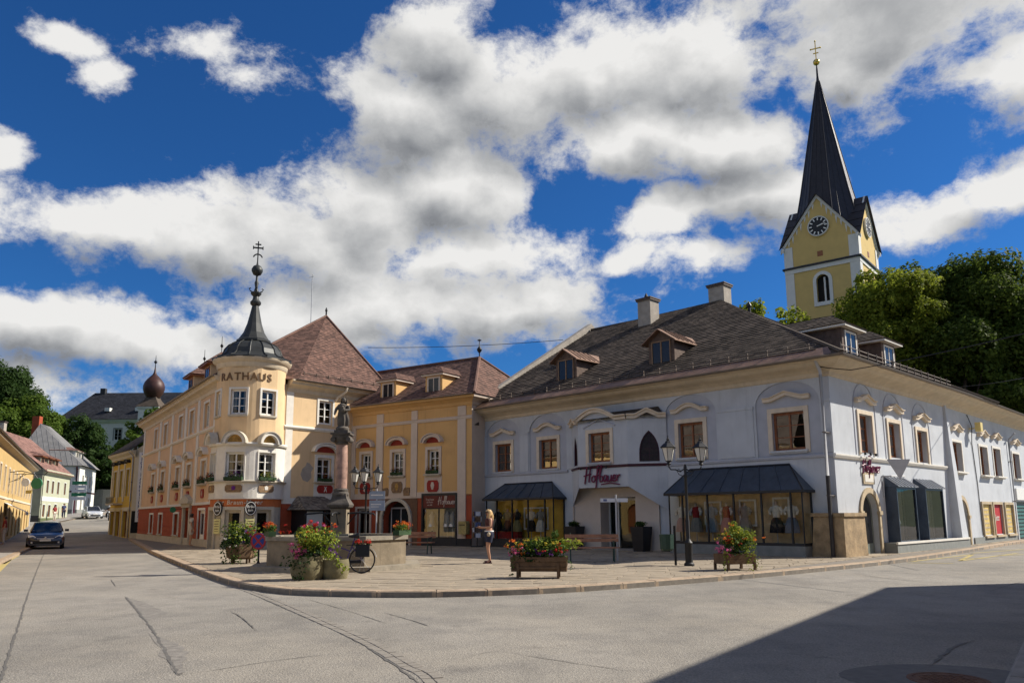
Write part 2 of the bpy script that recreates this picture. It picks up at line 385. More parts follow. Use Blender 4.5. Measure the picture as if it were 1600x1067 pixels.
# terrain to the horizon
mb = MB(); xs = [-3000, -1500, -800, -400]+list(range(-300, 301, 10))+[400, 800, 1500, 3000]; ys = [-2000, -600, -150, -60]+list(range(-40, 401, 10))+[600, 1000, 2000, 4000]
for y in ys:
    for x in xs:
        flat = -.5 if (-72 < x < 100 and y < 135) else -.06
        mb.v.append((x, y, hill_h(x, y)+flat))
nx_ = len(xs)
for j in range(len(ys)-1):
    for i in range(nx_-1): a = j*nx_+i; mb.f.append((a, a+1, a+nx_+1, a+nx_))
ground = structure(ob('ground', mb, 'grass', smooth=2))
# road sheet
mb = MB(); idx = {}
def gv(x, y):
    if (x, y) not in idx: idx[(x, y)] = len(mb.v); mb.v.append((x, y, street_h(x, y)+.0))
    return idx[(x, y)]
for x in range(-66, 92, 2):
    for y in range(-24, 130, 2):
        if y < (62 if x < 16 else 92) or (x < -28 and x > -66): mb.f.append((gv(x, y), gv(x+2, y), gv(x+2, y+2), gv(x, y+2)))
road = structure(ob('road', mb, 'road'))
# ---------------- plaza with kerb stones
KERB = [(-30.4, 61.5), (-16.3, 35.4), (-7.9, 20.7), (-5.3, 17), (-3.5, 15.95), (-1.3, 15.75), (1.3, 16.6), (4.55, 18.75), (7.7, 21.2), (12.3, 25.3), (18.2, 31.6), (25.6, 39.9), (36, 50.6)]
def smooth_line(P, step=.1):
    out = []
    for i in range(len(P)-1):
        p0 = Vector(P[max(i-1, 0)]); p1 = Vector(P[i]); p2 = Vector(P[i+1]); p3 = Vector(P[min(i+2, len(P)-1)])
        n = max(2, int((p2-p1).length/step))
        for k in range(n):
            t_ = k/n; out.append(.5*((2*p1)+(p2-p0)*t_+(2*p0-5*p1+4*p2-p3)*t_*t_+(3*p1-p0-3*p2+p3)*t_**3))
    out.append(Vector(P[-1])); return out
KL = [Vector(KERB[0])]+smooth_line(KERB[1:])
plaza = structure(ob('plaza', MB().prism([tuple(p) for p in KL[::6]]+[tuple(KL[-1]), (40, 62), (-28, 66)], -.3, .107), 'paver_joint'))
def stones_along(line, width, zt, zb, lens, name, m, parent, gap=.012, seed=3, side=1, rough=.006, zf=None):
    """stones laid end to end along a line; side=+1 lays them to the left of the line"""
    rnd = random.Random(seed); i = 0; n = 0
    cum = [0]
    for a, b in zip(line, line[1:]): cum.append(cum[-1]+(b-a).length)
    def at_len(s_):
        import bisect
        k = min(max(bisect.bisect(cum, s_)-1, 0), len(line)-2); t_ = (s_-cum[k])/max(1e-6, cum[k+1]-cum[k])
        p = line[k].lerp(line[k+1], t_); d = (line[min(k+2, len(line)-1)]-line[max(k-1, 0)]).normalized(); return p, Vector((-d.y, d.x))
    s_ = 0
    while s_ < cum[-1]-.05:
        L = min(rnd.uniform(*lens), cum[-1]-s_); a, na = at_len(s_+gap); b, nb = at_len(s_+L-gap); z0 = zf(a.x, a.y) if zf else 0
        w_ = width*(1+rnd.uniform(-.03, .03)); j = rnd.uniform(-rough, rough); ch = .025 if zt-zb > .1 else .008
        A = [(0, zb), (0, zt-ch), (ch, zt), (w_, zt), (w_, zb)]
        c = a.lerp(b, .5)
        pa = [(a.x-c.x+na.x*x*side, a.y-c.y+na.y*x*side, z+j) for x, z in A]; pb = [(b.x-c.x+nb.x*x*side, b.y-c.y+nb.y*x*side, z+j) for x, z in A]
        q = MB(); q.add(pa+pb, [(0, 1, 6, 5), (1, 2, 7, 6), (2, 3, 8, 7), (3, 4, 9, 8), (0, 4, 3, 2, 1), (5, 6, 7, 8, 9)])
        if side < 0: q.f = [f[::-1] for f in q.f]
        ob(name, q, m, parent, Matrix.Translation((c.x, c.y, z0))); s_ += L; n += 1
    return n
stones_along(KL, .3, .125, -.06, (.85, 1.35), 'kerb_stone', 'kerb_stone', plaza, seed=5)
# paving slabs, the nearest ones single
inner = []
for i in range(0, len(KL), 5):
    d = (KL[min(i+1, len(KL)-1)]-KL[max(i-1, 0)]).normalized(); inner.append((KL[i].x-d.y*.32, KL[i].y+d.x*.32))
hull = [p for p in inner if p[1] < 50]+[(33, 52), (-22, 52)]
ea = Vector((.965, -.262)); eb = Vector((.262, .965)); slabs = []; rnd = random.Random(11)
for r in range(-10, 90):
    x = -60-rnd.random()
    hrow = .52
    while x < 60:
        L = rnd.choice((.6, .75, .9, 1.1)); c0 = ea*x+eb*(r*hrow+8)
        cc = ea*(x+L/2)+eb*(r*hrow+8+hrow/2)
        if -25 < cc.x < 34 and 14 < cc.y < 44:
            q = [tuple(ea*(x+g_)+eb*(r*hrow+8+h_)) for g_, h_ in ((.012, .012), (L-.012, .012), (L-.012, hrow-.012), (.012, hrow-.012))]
            q = clip(q, hull)
            if len(q) >= 3: slabs.append((cc.length, q))
        x += L
slabs.sort(key=lambda t_: t_[0])
rest = MB()
for k, (dist, q) in enumerate(slabs):
    zz = .122+rnd.uniform(-.004, .003); n = len(q)
    ctr = Vector((sum(p[0] for p in q)/n, sum(p[1] for p in q)/n, 0))
    b_ = MB() if k < 300 else rest
    o_ = ctr if k < 300 else Vector((0, 0, 0))
    tl = [zz+rnd.uniform(-.003, .003) for _ in q]
    b_.add([(p[0]-o_.x, p[1]-o_.y, z) for p, z in zip(q, tl)]+[(p[0]-o_.x, p[1]-o_.y, .09) for p in q], [tuple(range(n))]+[(i, i+n, (i+1) % n+n, (i+1) % n) for i in range(n)])
    if k < 300: ob('paving_slab', b_, 'paver', plaza, Matrix.Translation(ctr))
ob('paving', rest, 'paver', plaza, kind='stuff')
# ---------------- pavement along the houses on the left
LH = Vector((-.478, .878)); LP = Vector((-32.4, 48.7)); LN = Vector((.878, .478))
leftline = [LP+LH*s_+LN*2.5 for s_ in range(-45, 34, 3)]+[Vector((-49.3, 84)), Vector((-52.8, 96)), Vector((-55.5, 106)), Vector((-58, 116))]
mb = MB()
for i in range(len(leftline)):
    p = leftline[i]; d = (leftline[min(i+1, len(leftline)-1)]-leftline[max(i-1, 0)]).normalized(); q = p+Vector((-d.y, d.x))*4
    h = street_h(p.x, p.y)+.11; mb.v += [(p.x, p.y, h), (q.x, q.y, h)]
for i in range(len(leftline)-1): mb.f.append((2*i, 2*i+2, 2*i+3, 2*i+1))
lp = structure(ob('pavement', mb, 'side_pave'))
stones_along(smooth_line([tuple(p) for p in leftline], .5), .25, .115, -.06, (1.2, 1.6), 'kerb_stone', 'kerb_stone', lp, seed=9, zf=street_h)
# ---------------- pavement in the near right corner
rp0 = Vector((4.4, 7.25)); rd = Vector((.59, .807)).normalized(); rn = Vector((rd.y, -rd.x))
P4 = [rp0-rd*14, rp0-rd*14+rn*2.6, rp0+rd*17+rn*2.6, rp0+rd*17]
rpv = structure(ob('pavement', MB().prism([tuple(p) for p in P4], -.2, .04), 'side_pave'))
stones_along([rp0-rd*14+rd*k*.5 for k in range(62)], .3, .045, -.06, (.8, 1.2), 'kerb_stone', 'side_pave', rpv, seed=2, side=-1)
# ---------------- sett gutter, tar seams, patches, markings, covers: all parts of the road
SL = smooth_line([(-9.66, 23.66), (-5.44, 16.50), (-3.28, 12.62), (-1.98, 10.19), (-1.26, 8.63), (-0.87, 7.75), (-.1, 4.5)], .05)
off = [p+Vector((-(SL[min(i+1, len(SL)-1)]-SL[max(i-1, 0)]).normalized().y, (SL[min(i+1, len(SL)-1)]-SL[max(i-1, 0)]).normalized().x))*.118 for i, p in enumerate(SL)]
stones_along(SL, .11, .008, -.05, (.12, .2), 'sett', 'sett', road, gap=.008, seed=21, rough=.003)
stones_along(off, .11, .008, -.05, (.12, .2), 'sett', 'sett', road, gap=.008, seed=22, rough=.003)
def strip(pts, w_, name, m, z=.004, wob=.3, seed=1):
    rnd = random.Random(seed); L = smooth_line(pts, .12); mb = MB(); n = len(L)
    for i, p in enumerate(L):
        d = (L[min(i+1, n-1)]-L[max(i-1, 0)]).normalized(); nn = Vector((-d.y, d.x)); e = 1 if 2 < i < n-3 else .3
        a = w_*e*(.5+rnd.uniform(-wob, wob)); b = w_*e*(.5+rnd.uniform(-wob, wob)); h = street_h(p.x, p.y)+z; s_ = rnd.uniform(-.3, .3)*w_
        mb.v += [(p.x+nn.x*(a+s_), p.y+nn.y*(a+s_), h), (p.x-nn.x*(b-s_), p.y-nn.y*(b-s_), h)]
    for i in range(n-1): mb.f.append((2*i, 2*i+1, 2*i+3, 2*i+2))
    return ob(name, mb, m, road)
for k, (pts, w_) in enumerate([
    ([(-5.04, 7.88), (-7.37, 11.82), (-10.69, 17.42), (-17.29, 28.67), (-23.17, 38.75)], .045), ([(-7.55, 12.24), (-7.24, 12.52), (-6.95, 12.81)], .03),
    ([(-7.99, 16.28), (-5.76, 12.44), (-4.34, 9.90), (-3.43, 8.20)], .06), ([(-3.43, 8.20), (-3.11, 8.52), (-2.68, 8.98), (-2.06, 9.44)], .02),
    ([(-5.49, 16.63), (-3.49, 13.03), (-2.14, 10.56), (-1.34, 8.78), (-0.91, 7.75)], .05), ([(-2.17, 13.29), (-1.62, 12.38), (-1.17, 11.52)], .03), ([(-4.05, 15.53), (-2.90, 13.69), (-1.91, 11.96)], .022),
    ([(-0.02, 9.36), (0.67, 8.70), (1.23, 8.23)], .025), ([(-0.59, 8.98), (-0.25, 9.46), (0.20, 9.27)], .018), ([(-8.77, 20.53), (-8.18, 20.89)], .03), ([(-13.67, 26.81), (-13.34, 27.47)], .03), ([(-10.68, 20.90), (-9.44, 18.73)], .025),
    ([(4.38, 8.42), (4.88, 9.09), (5.28, 9.59), (5.77, 10.00)], .07), ([(3.14, 8.40), (3.31, 8.39)], .03), ([(9.15, 21.33), (9.31, 19.18), (9.83, 17.88)], .03), ([(9.60, 15.97), (11.11, 17.62), (11.80, 18.24)], .03), ([(-4.86, 13.62), (-4.36, 12.75), (-3.66, 11.32)], .03),
    ([(9.31, 28.69), (8.84, 21.84), (9.48, 18.61)], .018)]):
    strip(pts, w_*.62, 'tar_seam', 'tar', .004+.0003*k, seed=k)
for k, pts in enumerate([[(-7.99, 16.28), (-5.76, 12.44), (-5.82, 12.83), (-5.85, 13.41), (-6.74, 14.70)], [(-5.08, 11.09), (-3.43, 8.20), (-3.42, 8.36), (-4.00, 9.74), (-4.44, 10.39)]]):
    rg_ = []; rn_ = random.Random(k)
    for (xa, ya), (xb, yb) in zip(pts, pts[1:]+pts[:1]):
        for j in range(7): rg_.append((xa+(xb-xa)*j/7+rn_.uniform(-.035, .035), ya+(yb-ya)*j/7+rn_.uniform(-.07, .07), .003))
    ob('asphalt_patch', MB().poly(*rg_), 'patch', road)
mh = (4.17, 7.73); mh = Vector((mh[0], mh[1], 0))
q = MB()
for i in range(28):
    a = 2*pi*i/28; q.v.append((.95*cos(a)*(1+.06*sin(3*a)), .80*sin(a), .003))
q.f.append(tuple(range(28))); ob('asphalt_patch', q, 'tar', road, Matrix.Translation(mh))
mo = thing('manhole_cover', 'round rusty iron manhole cover in the shaded road corner', 'manhole cover', (mh.x, mh.y, 0))
ob('rim', MB().lathe([(.36, 0), (.36, .008), (.31, .010), (.31, .004)], 32), 'iron_rust', mo)
q = MB().lathe([(.305, 0), (.305, .007)], 32)
for i in range(-4, 5):
    for j in range(-4, 5):
        if i*i+j*j < 17: q.box(i*.062-.02, i*.062+.02, j*.062-.02, j*.062+.02, .006, .012)
ob('lid', q, 'iron_rust', mo)
def mark(pts, w_=.12): ob('road_marking', _quadline(pts, w_), 'line_yellow', road)
def _quadline(pts, w_):
    mb = MB()
    for a, b in zip(pts, pts[1:]):
        a = Vector(a); b = Vector(b); d = (b-a).normalized(); n = Vector((-d.y, d.x))*w_/2
        za = street_h(a.x, a.y)+.006; zb = street_h(b.x, b.y)+.006
        mb.poly((a.x+n.x, a.y+n.y, za), (a.x-n.x, a.y-n.y, za), (b.x-n.x, b.y-n.y, zb), (b.x+n.x, b.y+n.y, zb))
    return mb
for pts in [[(12.82, 25.54), (14.04, 25.06)], [(13.30, 26.20), (17.78, 30.35), (14.99, 26.37), (19.98, 31.07)], [(15.63, 27.87), (16.87, 27.30)], [(18.35, 31.31), (22.33, 34.26)], [(18.13, 29.32), (19.59, 30.09)]]: mark(pts, .14)
for pts in [[(-16.01, 24.28), (-19.22, 29.69), (-24.93, 39.02)], [(-18.59, 28.43), (-22.14, 34.87)], [(-21.93, 33.75), (-26.93, 42.35)]]: mark(pts, .3)
for k, (px_, lab) in enumerate([((-18.11, 40.91), 'small'), ((-34.13, 62.96), 'far')]):
    pass

# ================================================================== shared building kit
mat('blue_wall', (.505, .53, .56), .9, .09, .8, bump=.2, bscale=24, streak=.38, stain=.3)
mat('blue_niche', (.425, .44, .485), .9, .08, 2, bump=.1, bscale=30)
mat('cream_trim', (.66, .56, .43), .85, .1, 3, bump=.1, bscale=25, streak=.2); mat('pale_trim', (.70, .67, .60), .85, .08, 3, streak=.15)
mat('cornice_cream', (.60, .50, .36), .85, .12, 2, streak=.35)
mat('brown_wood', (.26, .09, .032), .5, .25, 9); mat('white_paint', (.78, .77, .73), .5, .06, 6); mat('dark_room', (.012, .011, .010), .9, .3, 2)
mat('curtain', (.62, .58, .50), .9, .15, 12); mat('slate_tile', (.082, .064, .050), .85, .3, 1.1, island=.5, bump=.15, bscale=40, stain=.45, spec=.15); mat('red_tile', (.14, .075, .055), .85, .25, 3, island=.4, stain=.3)
mat('copper_sheet', (.25, .15, .10), .55, .3, 3, metal=.3, stain=.4); mat('gutter_metal', (.20, .17, .15), .5, .2, 3, metal=.5); mat('pipe_grey', (.42, .43, .45), .5, .12, 3)
mat('dark_pipe', (.035, .03, .028), .6, .3, 6); mat('navy_sheet', (.05, .068, .098), .42, .25, 3, metal=.25); mat('black_frame', (.014, .016, .02), .45, .2, 4)
mat('stone_base', (.34, .245, .14), .9, .35, 3, bump=.6, bscale=14, stain=.6); mat('grey_plinth', (.22, .23, .215), .85, .15, 4, bump=.1); mat('dark_plinth', (.03, .03, .032), .7, .2, 4)
mat('beige_render', (.60, .52, .44), .9, .06, 2, bump=.06); mat('chimney_render', (.36, .32, .27), .9, .2, 3, bump=.2, stain=.4)
mat('weather_board', (.12, .08, .06), .8, .35, 6, bump=.2); mat('snow_rail', (.10, .075, .06), .6, .2, 4, metal=.4)
mat('purple_paint', (.16, .012, .055), .5, .1, 5); mat('plum_dark', (.05, .008, .02), .5, .1, 5); mat('black_metal', (.012, .012, .013), .5, .2, 6)
mat('wood_back', (.52, .35, .18), .6, .35, 2); mat('yellow_panel', (.55, .34, .03), .8, .15, 3)
glass_mat('glass', 1.55, (.93, .95, .95), .05); glass_mat('glass_up', 1.6, (.55, .56, .55), .22); glass_mat('glass_hall', 1.5, (.8, .82, .8), .01); glass_mat('glass_shop', 1.36, (.92, .95, .93), .0)
WC = {}
def window(B, F, u0, u1, z0, z1, frame='white_paint', nz=3, sash=2, recess=.16, sur=None, sill=None, hood=None, curtain=0, glass='glass_hall', out=0, name='window', fw=.055, low=True):
    """window (frame) > pane per sash, room, curtain, surround, sill, hood"""
    W_, H_ = round(u1-u0, 2), round(z1-z0, 2); M = F.at(u0, z0, out); key = (W_, H_, frame, nz, sash, recess, fw)
    if key not in WC:
        m = MB(); y0, y1 = recess, recess+.06
        m.box(0, fw, y0, y1, 0, H_); m.box(W_-fw, W_, y0, y1, 0, H_); m.box(fw, W_-fw, y0, y1, 0, fw); m.box(fw, W_-fw, y0, y1, H_-fw, H_)
        sw = (W_-2*fw)/sash; panes = []
        for i in range(sash):
            a = fw+i*sw; b = a+sw
            if i: m.box(a-.03, a+.03, y0-.012, y1, fw, H_-fw)
            for k in range(1, nz): z = fw+(H_-2*fw)*k/nz; m.box(a+.03, b-.03, y0+.012, y1-.01, z-.014, z+.014)
            m.box(a, a+.035, y0-.004, y1-.004, fw, H_-fw); m.box(b-.035, b, y0-.004, y1-.004, fw, H_-fw); m.box(a+.035, b-.035, y0-.004, y1-.004, fw, fw+.045); m.box(a+.035, b-.035, y0-.004, y1-.004, H_-fw-.045, H_-fw)
            g_ = MB(); g_.poly((0, 0, 0), (sw-.06, 0, 0), (sw-.06, 0, H_-2*fw-.08), (0, 0, H_-2*fw-.08)); panes.append((a+.03, g_.mesh('pane')))
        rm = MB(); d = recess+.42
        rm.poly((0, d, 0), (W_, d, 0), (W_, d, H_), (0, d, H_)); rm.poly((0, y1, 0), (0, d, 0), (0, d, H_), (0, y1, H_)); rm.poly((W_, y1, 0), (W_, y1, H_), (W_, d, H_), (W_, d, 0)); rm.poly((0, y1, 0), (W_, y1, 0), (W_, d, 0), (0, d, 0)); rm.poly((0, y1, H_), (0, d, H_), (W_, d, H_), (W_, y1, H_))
        cu = MB(); n = 14
        for s_ in (0, 1):
            for i in range(n):
                def cx(k):
                    t_ = k/n; x = t_*W_*.30; x = x if s_ == 0 else W_-x; return (x, y1+.06+.02*sin(k*2.3))
                a, b = cx(i), cx(i+1)
                cu.poly((a[0], a[1], .04), (b[0], b[1], .04), (b[0], b[1], H_-.04), (a[0], a[1], H_-.04))
        WC[key] = (m.mesh('window'), panes, rm.mesh('room'), cu.mesh('curtain'))
    fm, panes, rm, cu = WC[key]
    w_ = ob(name, fm, frame, B, M)
    for a, pm in panes: ob('pane', pm, glass, w_, M @ Matrix.Translation((a, recess+.03, fw+.04)))
    ob('room', rm, 'dark_room', w_, M)
    if curtain: ob('curtain', cu, 'curtain', w_, M)
    if sur:
        k, sm, pr = sur; kk = (W_, H_, 'sur', k, pr)
        if kk not in WC:
            m = MB(); m.box(-k, 0, -pr, .01, -k*.5, H_+k); m.box(W_, W_+k, -pr, .01, -k*.5, H_+k); m.box(0, W_, -pr, .01, H_, H_+k); WC[kk] = m.mesh('surround')
        ob('surround', WC[kk], sm, w_, M)
    if sill:
        k, sm, pr = sill; kk = (W_, 'sill', k, pr)
        if kk not in WC:
            m = MB(); m.box(-k, W_+k, -pr, recess, -.07, 0); m.box(-k+.04, W_+k-.04, -pr*.6, 0, -.12, -.07); WC[kk] = m.mesh('sill')
        ob('sill', WC[kk], sm, w_, M)
    if hood: hood(w_, M, W_, H_)
    return w_
def wave_hood(peak, m='cream_trim', dz=.42, over=.28):
    """flat-ended cornice that bows or peaks in the middle"""
    def f(w_, M, W_, H_):
        key = ('hood', W_, H_, peak, dz, over)
        if key not in WC:
            a, b = -over, W_+over; c = W_/2; ln = []
            for i in range(25):
                x = a+(b-a)*i/24; t_ = abs(x-c)/((b-a)*.34)
                k = (max(0, 1-t_)) if peak else (cos(min(1, t_)*pi/2)**1.0)
                ln.append((x, H_+dz+(.20 if peak else .22)*k))
            q = MB().band([(x, z+.13) for x, z in ln][::-1], ln[::-1], -.16, .01); q.band([(x, z+.165) for x, z in ln][::-1], [(x, z+.132) for x, z in ln][::-1], -.22, .01); WC[key] = q.mesh('hood')
        ob('hood', WC[key], m, w_, M)
    return f
def seg_hood(m='pale_trim', tym='tympanum_red', dz=.28, over=.22, rise=.4):
    """projecting segmental arch with a painted field"""
    def f(w_, M, W_, H_):
        key = ('seg', W_, H_, dz, over, rise)
        if key not in WC:
            c = W_/2; r = W_/2+over
            o_ = arc(c, H_+dz, r, rise, 0, pi, 16); i_ = arc(c, H_+dz, r-.13, rise-.13, 0, pi, 16); o2 = arc(c, H_+dz+.012, r+.05, rise+.05, 0, pi, 16)
            q = MB().band(o_, i_, -.24, .01); q.band(o2, arc(c, H_+dz+.012, r+.005, rise+.005, 0, pi, 16), -.30, .01)
            t_ = MB(); t_.ext([(x, z) for x, z in i_], -.02, .01); WC[key] = (q.mesh('hood'), t_.mesh('tympanum'))
        ob('hood', WC[key][0], m, w_, M); ob('tympanum', WC[key][1], tym, w_, M)
    return f
def cornice(B, F, u0, u1, prof, m, name='cornice', m0=0, m1=0):
    """moulding with profile [(out,z)...] along the facade"""
    q = MB(); n = len(prof)
    q.v = [(u0-m0*o_, -o_, z) for o_, z in prof]+[(u1+m1*o_, -o_, z) for o_, z in prof]
    q.f = [(i, i+n, i+1+n, i+1) for i in range(n-1)]+[tuple(range(n)), tuple(range(2*n-1, n-1, -1))]
    return ob(name, q, m, B, F.M)
def part_box(B, F, name, m, *b): return ob(name, MB().box(*b), m, B, F.M)
def downpipe(B, F, u, z0, z1, m='pipe_grey', out=.09, r=.05, foot=None):
    q = MB().tube([(u, -out-.35, z1), (u, -out-.02, z1-.35), (u, -out, z1-.5), (u, -out, z0+(foot or 0))], r, 8); o_ = ob('downpipe', q, m, B, F.M, smooth=True)
    if foot: ob('pipe_foot', MB().tube([(u, -out, z0+foot), (u, -out, z0+.12), (u, -out-.12, z0+.03)], r*1.25, 8), 'dark_pipe', o_, F.M, smooth=True)
    for z in (z0+2.2, z0+4.4): ob('bracket', MB().box(u-.07, u+.07, -out-.06, 0, z, z+.04), 'gutter_metal', o_, F.M)
    return o_
def gutter(B, F, u0, u1, z, out, m='gutter_metal', r=.07):
    ln = [(cos(a)*r, sin(a)*r) for a in [pi+pi*i/6 for i in range(7)]]; q = MB(); n = 7
    q.v = [(u0, -out-r+y, z+zz) for y, zz in ln]+[(u1, -out-r+y, z+zz) for y, zz in ln]; q.f = [(i, i+1, i+1+n, i+n) for i in range(n-1)]
    q.v += [(u0, -out-r+y*.86, z+zz*.86) for y, zz in ln]+[(u1, -out-r+y*.86, z+zz*.86) for y, zz in ln]; q.f += [(2*n+i, 3*n+i, 3*n+i+1, 2*n+i+1) for i in range(n-1)]
    return ob('gutter', q, m, B, F.M, smooth=True)
SCRIPT = {  # single-stroke script letters, x advance after '|'
 'H': ([[(.05,-.12),(.18,.55),(.28,1.05)], [(-.02,.42),(.25,.50),(.62,.56)], [(.62,1.1),(.5,.5),(.44,.0)]], .66),
 'o': ([[(.22,.42),(.06,.34),(.04,.10),(.18,.0),(.32,.14),(.3,.38),(.2,.44),(.42,.36)]], .38),
 'f': ([[(-.02,.2),(.22,.75),(.30,1.1),(.2,1.12),(.14,.7),(.06,-.1),(.0,-.42)], [(.0,.42),(.3,.46)]], .28),
 'b': ([[(.02,.2),(.26,1.0),(.22,1.14),(.12,.8),(.08,.1),(.2,.0),(.34,.15),(.3,.38),(.16,.36)]], .38),
 'a': ([[(.32,.38),(.12,.42),(.03,.16),(.12,.0),(.28,.2),(.33,.42),(.31,.06),(.42,.04)]], .40),
 'u': ([[(.02,.42),(.03,.08),(.14,.0),(.28,.2),(.31,.44),(.31,.06),(.42,.04)]], .40),
 'e': ([[(.04,.18),(.26,.26),(.24,.42),(.1,.40),(.05,.12),(.16,.0),(.36,.1)]], .34),
 'r': ([[(.04,.0),(.08,.44),(.10,.26),(.26,.44),(.34,.38)]], .32)}
def script_mb(word, size, r, depth=.03):
    q = MB(); x = 0
    for ch in word:
        st, adv = SCRIPT[ch]
        for s_ in st:
            L = smooth_line(s_, .06); q.tube([((x+p.x)*size, 0, p.y*size) for p in L], r, 5)
        x += adv
    q.v = [(a, max(-depth, min(depth, b)), c) for a, b, c in q.v]; return q, x*size
# ================================================================== blue house
BF = Fac((-1.65, 40.0), (11.3, 27.0)); BR = Fac((11.3, 27.0), (20.3, 35.6)); BS = Fac((20.3, 35.6), (34, 49.5))
BL = BF.L
blue = thing('blue_house', 'pale blue two-storey shop house with dark hipped tile roof on the plaza corner', 'building', (BF.p(9, 0)-BF.n*6)[:])
wins = [(1.06, 2.22, 3.80, 5.20, 1), (4.14, 5.30, 3.80, 5.20, 0), (12.0, 13.16, 3.88, 5.30, 0), (16.1, 17.34, 3.90, 5.32, 1)]
ops = [w_[:4] for w_ in wins]
NI = [(w_[0]-.62, w_[1]+.62, 3.62, 6.45, .8, .06) for w_ in wins]
HB = 6.55
mb = MB(); wall(mb, 0, BL, 0, HB, NI+[(7.83, 9.77, .03, 2.38, 0, .02)], .06); ob('wall', mb, 'blue_wall', blue, BF.M)
for w_, ni in zip(wins, NI):      # sunk arched fields round the windows
    q = MB(); wall(q, ni[0], ni[1], ni[2], ni[3], [w_[:4]], .22); q.v = [(x, y+.06, z) for x, y, z in q.v]; ob('arched_field', q, 'blue_niche', blue, BF.M)
    window(blue, BF, *w_[:4], frame='brown_wood', nz=3, sash=2, recess=.14, sur=(.17, 'cream_trim', .05), sill=(.10, 'blue_wall', .12), hood=wave_hood(w_[4]), glass='glass_up', out=-.06)
for a, b in ((0, .40), (2.90, 3.48), (5.95, 6.3), (11.0, 11.32), (13.85, 15.4), (17.98, BL)):   # shallow pilaster strips
    part_box(blue, BF, 'pilaster', 'blue_wall', a+.02, b-.02, -.035, .01, 3.74, 5.55); part_box(blue, BF, 'pilaster_capital', 'blue_wall', a, b, -.06, .01, 5.55, 5.66)
cornice(blue, BF, 0, 6.0, [(0, 3.56), (.05, 3.58), (.07, 3.66), (.03, 3.70), (0, 3.70)], 'blue_niche', 'string_course'); cornice(blue, BF, 11.4, BL+.07, [(0, 3.56), (.05, 3.58), (.07, 3.66), (.03, 3.70), (0, 3.70)], 'blue_niche', 'string_course')
EAVE = [(0, 6.45), (.05, 6.48), (.08, 6.60), (.24, 6.70), (.52, 6.78), (.62, 6.84), (.68, 6.90), (.86, 6.94), (.86, 7.0), (0, 7.0)]
cornice(blue, BF, -.1, BL, EAVE, 'cornice_cream', m1=1); gutter(blue, BF, -.1, BL+.97, 7.02, .86)
q = MB(); wall(q, 0, BR.L, 0, HB, [(1.95, 3.45, .0, 2.35, .75, .3), *[(a, a+1.2, 3.85-i*.06, 5.3-i*.1) for i, a in enumerate((2.3, 5.1, 8.2))], (4.3, 6.2, .55, 2.55), (7.4, 9.4, .55, 2.55)], .3); ob('wall', q, 'blue_wall', blue, BR.M)
for i, a in enumerate((2.3, 5.1, 8.2)):
    window(blue, BR, a, a+1.2, 3.85-i*.06, 5.3-i*.1, frame='brown_wood', nz=3, sash=2, recess=.2, sur=(.15, 'cream_trim', .05), hood=wave_hood(1), glass='glass_up')
    q = MB().band(arc(a+.6, 5.55-i*.1, 1.0, .95, 0, pi, 14), arc(a+.6, 5.55-i*.1, .96, .91, 0, pi, 14), -.025, .01); ob('arch_moulding', q, 'blue_niche', blue, BR.M)
    for e in (-.42, 1.58): part_box(blue, BR, 'arch_moulding', 'blue_niche', a+e, a+e+.04, -.025, .01, 3.75-i*.06, 5.55-i*.1)
cornice(blue, BR, -.07, 11.6, [(0, 3.52), (.06, 3.55), (.10, 3.63), (.10, 3.68), (0, 3.70)], 'pale_trim', 'string_course')
cornice(blue, BR, 0, BR.L, EAVE, 'cornice_cream', m0=1); gutter(blue, BR, -.97, BR.L+.05, 7.02, .86)
q = MB(); wall(q, 0, BS.L+6, 0, HB, [(.15, 1.75, .0, 2.2, .8, .3), (.3, 1.75, 3.5, 4.9), (4.9, 6.4, 3.48, 4.95), (7.55, 9.05, 3.5, 5.0), (11.8, 13.4, 3.5, 4.95), (4.3, 5.9, .5, 2.05), (6.4, 8.1, .5, 2.05), (8.8, 10.5, .5, 2.05), (11.6, 15.5, 0, 2.2)], .3); ob('wall', q, 'blue_wall', blue, BS.M)
for a, b, c, d in ((.3, 1.75, 3.5, 4.9), (4.9, 6.4, 3.48, 4.95), (7.55, 9.05, 3.5, 5.0), (11.8, 13.4, 3.5, 4.95)):
    window(blue, BS, a, b, c, d, frame='brown_wood', nz=3, sash=2, recess=.2, sur=(.12, 'pale_trim', .04), sill=(.18, 'pale_trim', .22), hood=wave_hood(1, dz=.5, over=.1), glass='glass_up')
cornice(blue, BS, 0, BS.L+6, EAVE, 'cornice_cream'); gutter(blue, BS, -.05, BS.L+6, 7.02, .86)
q = MB(); q.ext([(-.55, 0), (.45, 0), (.1, 6.5), (-.1, 6.5)], -.42, .2); q.v = [(x, y*(1-z/8) if y < 0 else y, z) for x, y, z in q.v]; ob('buttress', q, 'blue_wall', blue, BS.at(-.4))
# back walls
def solid_walls(B, pts, z1, m, name='rear_wall'):
    for a, b in zip(pts, pts[1:]): ob(name, MB().poly((a[0], a[1], -.3), (b[0], b[1], -.3), (b[0], b[1], z1), (a[0], a[1], z1)), m, B, I4)
bd = 17.5
cA = BF.p(0, 0)-BF.n*bd; e1 = BS.p(BS.L+6, 0); e2 = e1-BS.n*8; j2 = BS.p(6, 0)-BS.n*8
solid_walls(blue, [e1[:2], e2[:2], j2[:2], cA[:2], BF.p(0, 0)[:2]], 6.95, 'blue_wall')
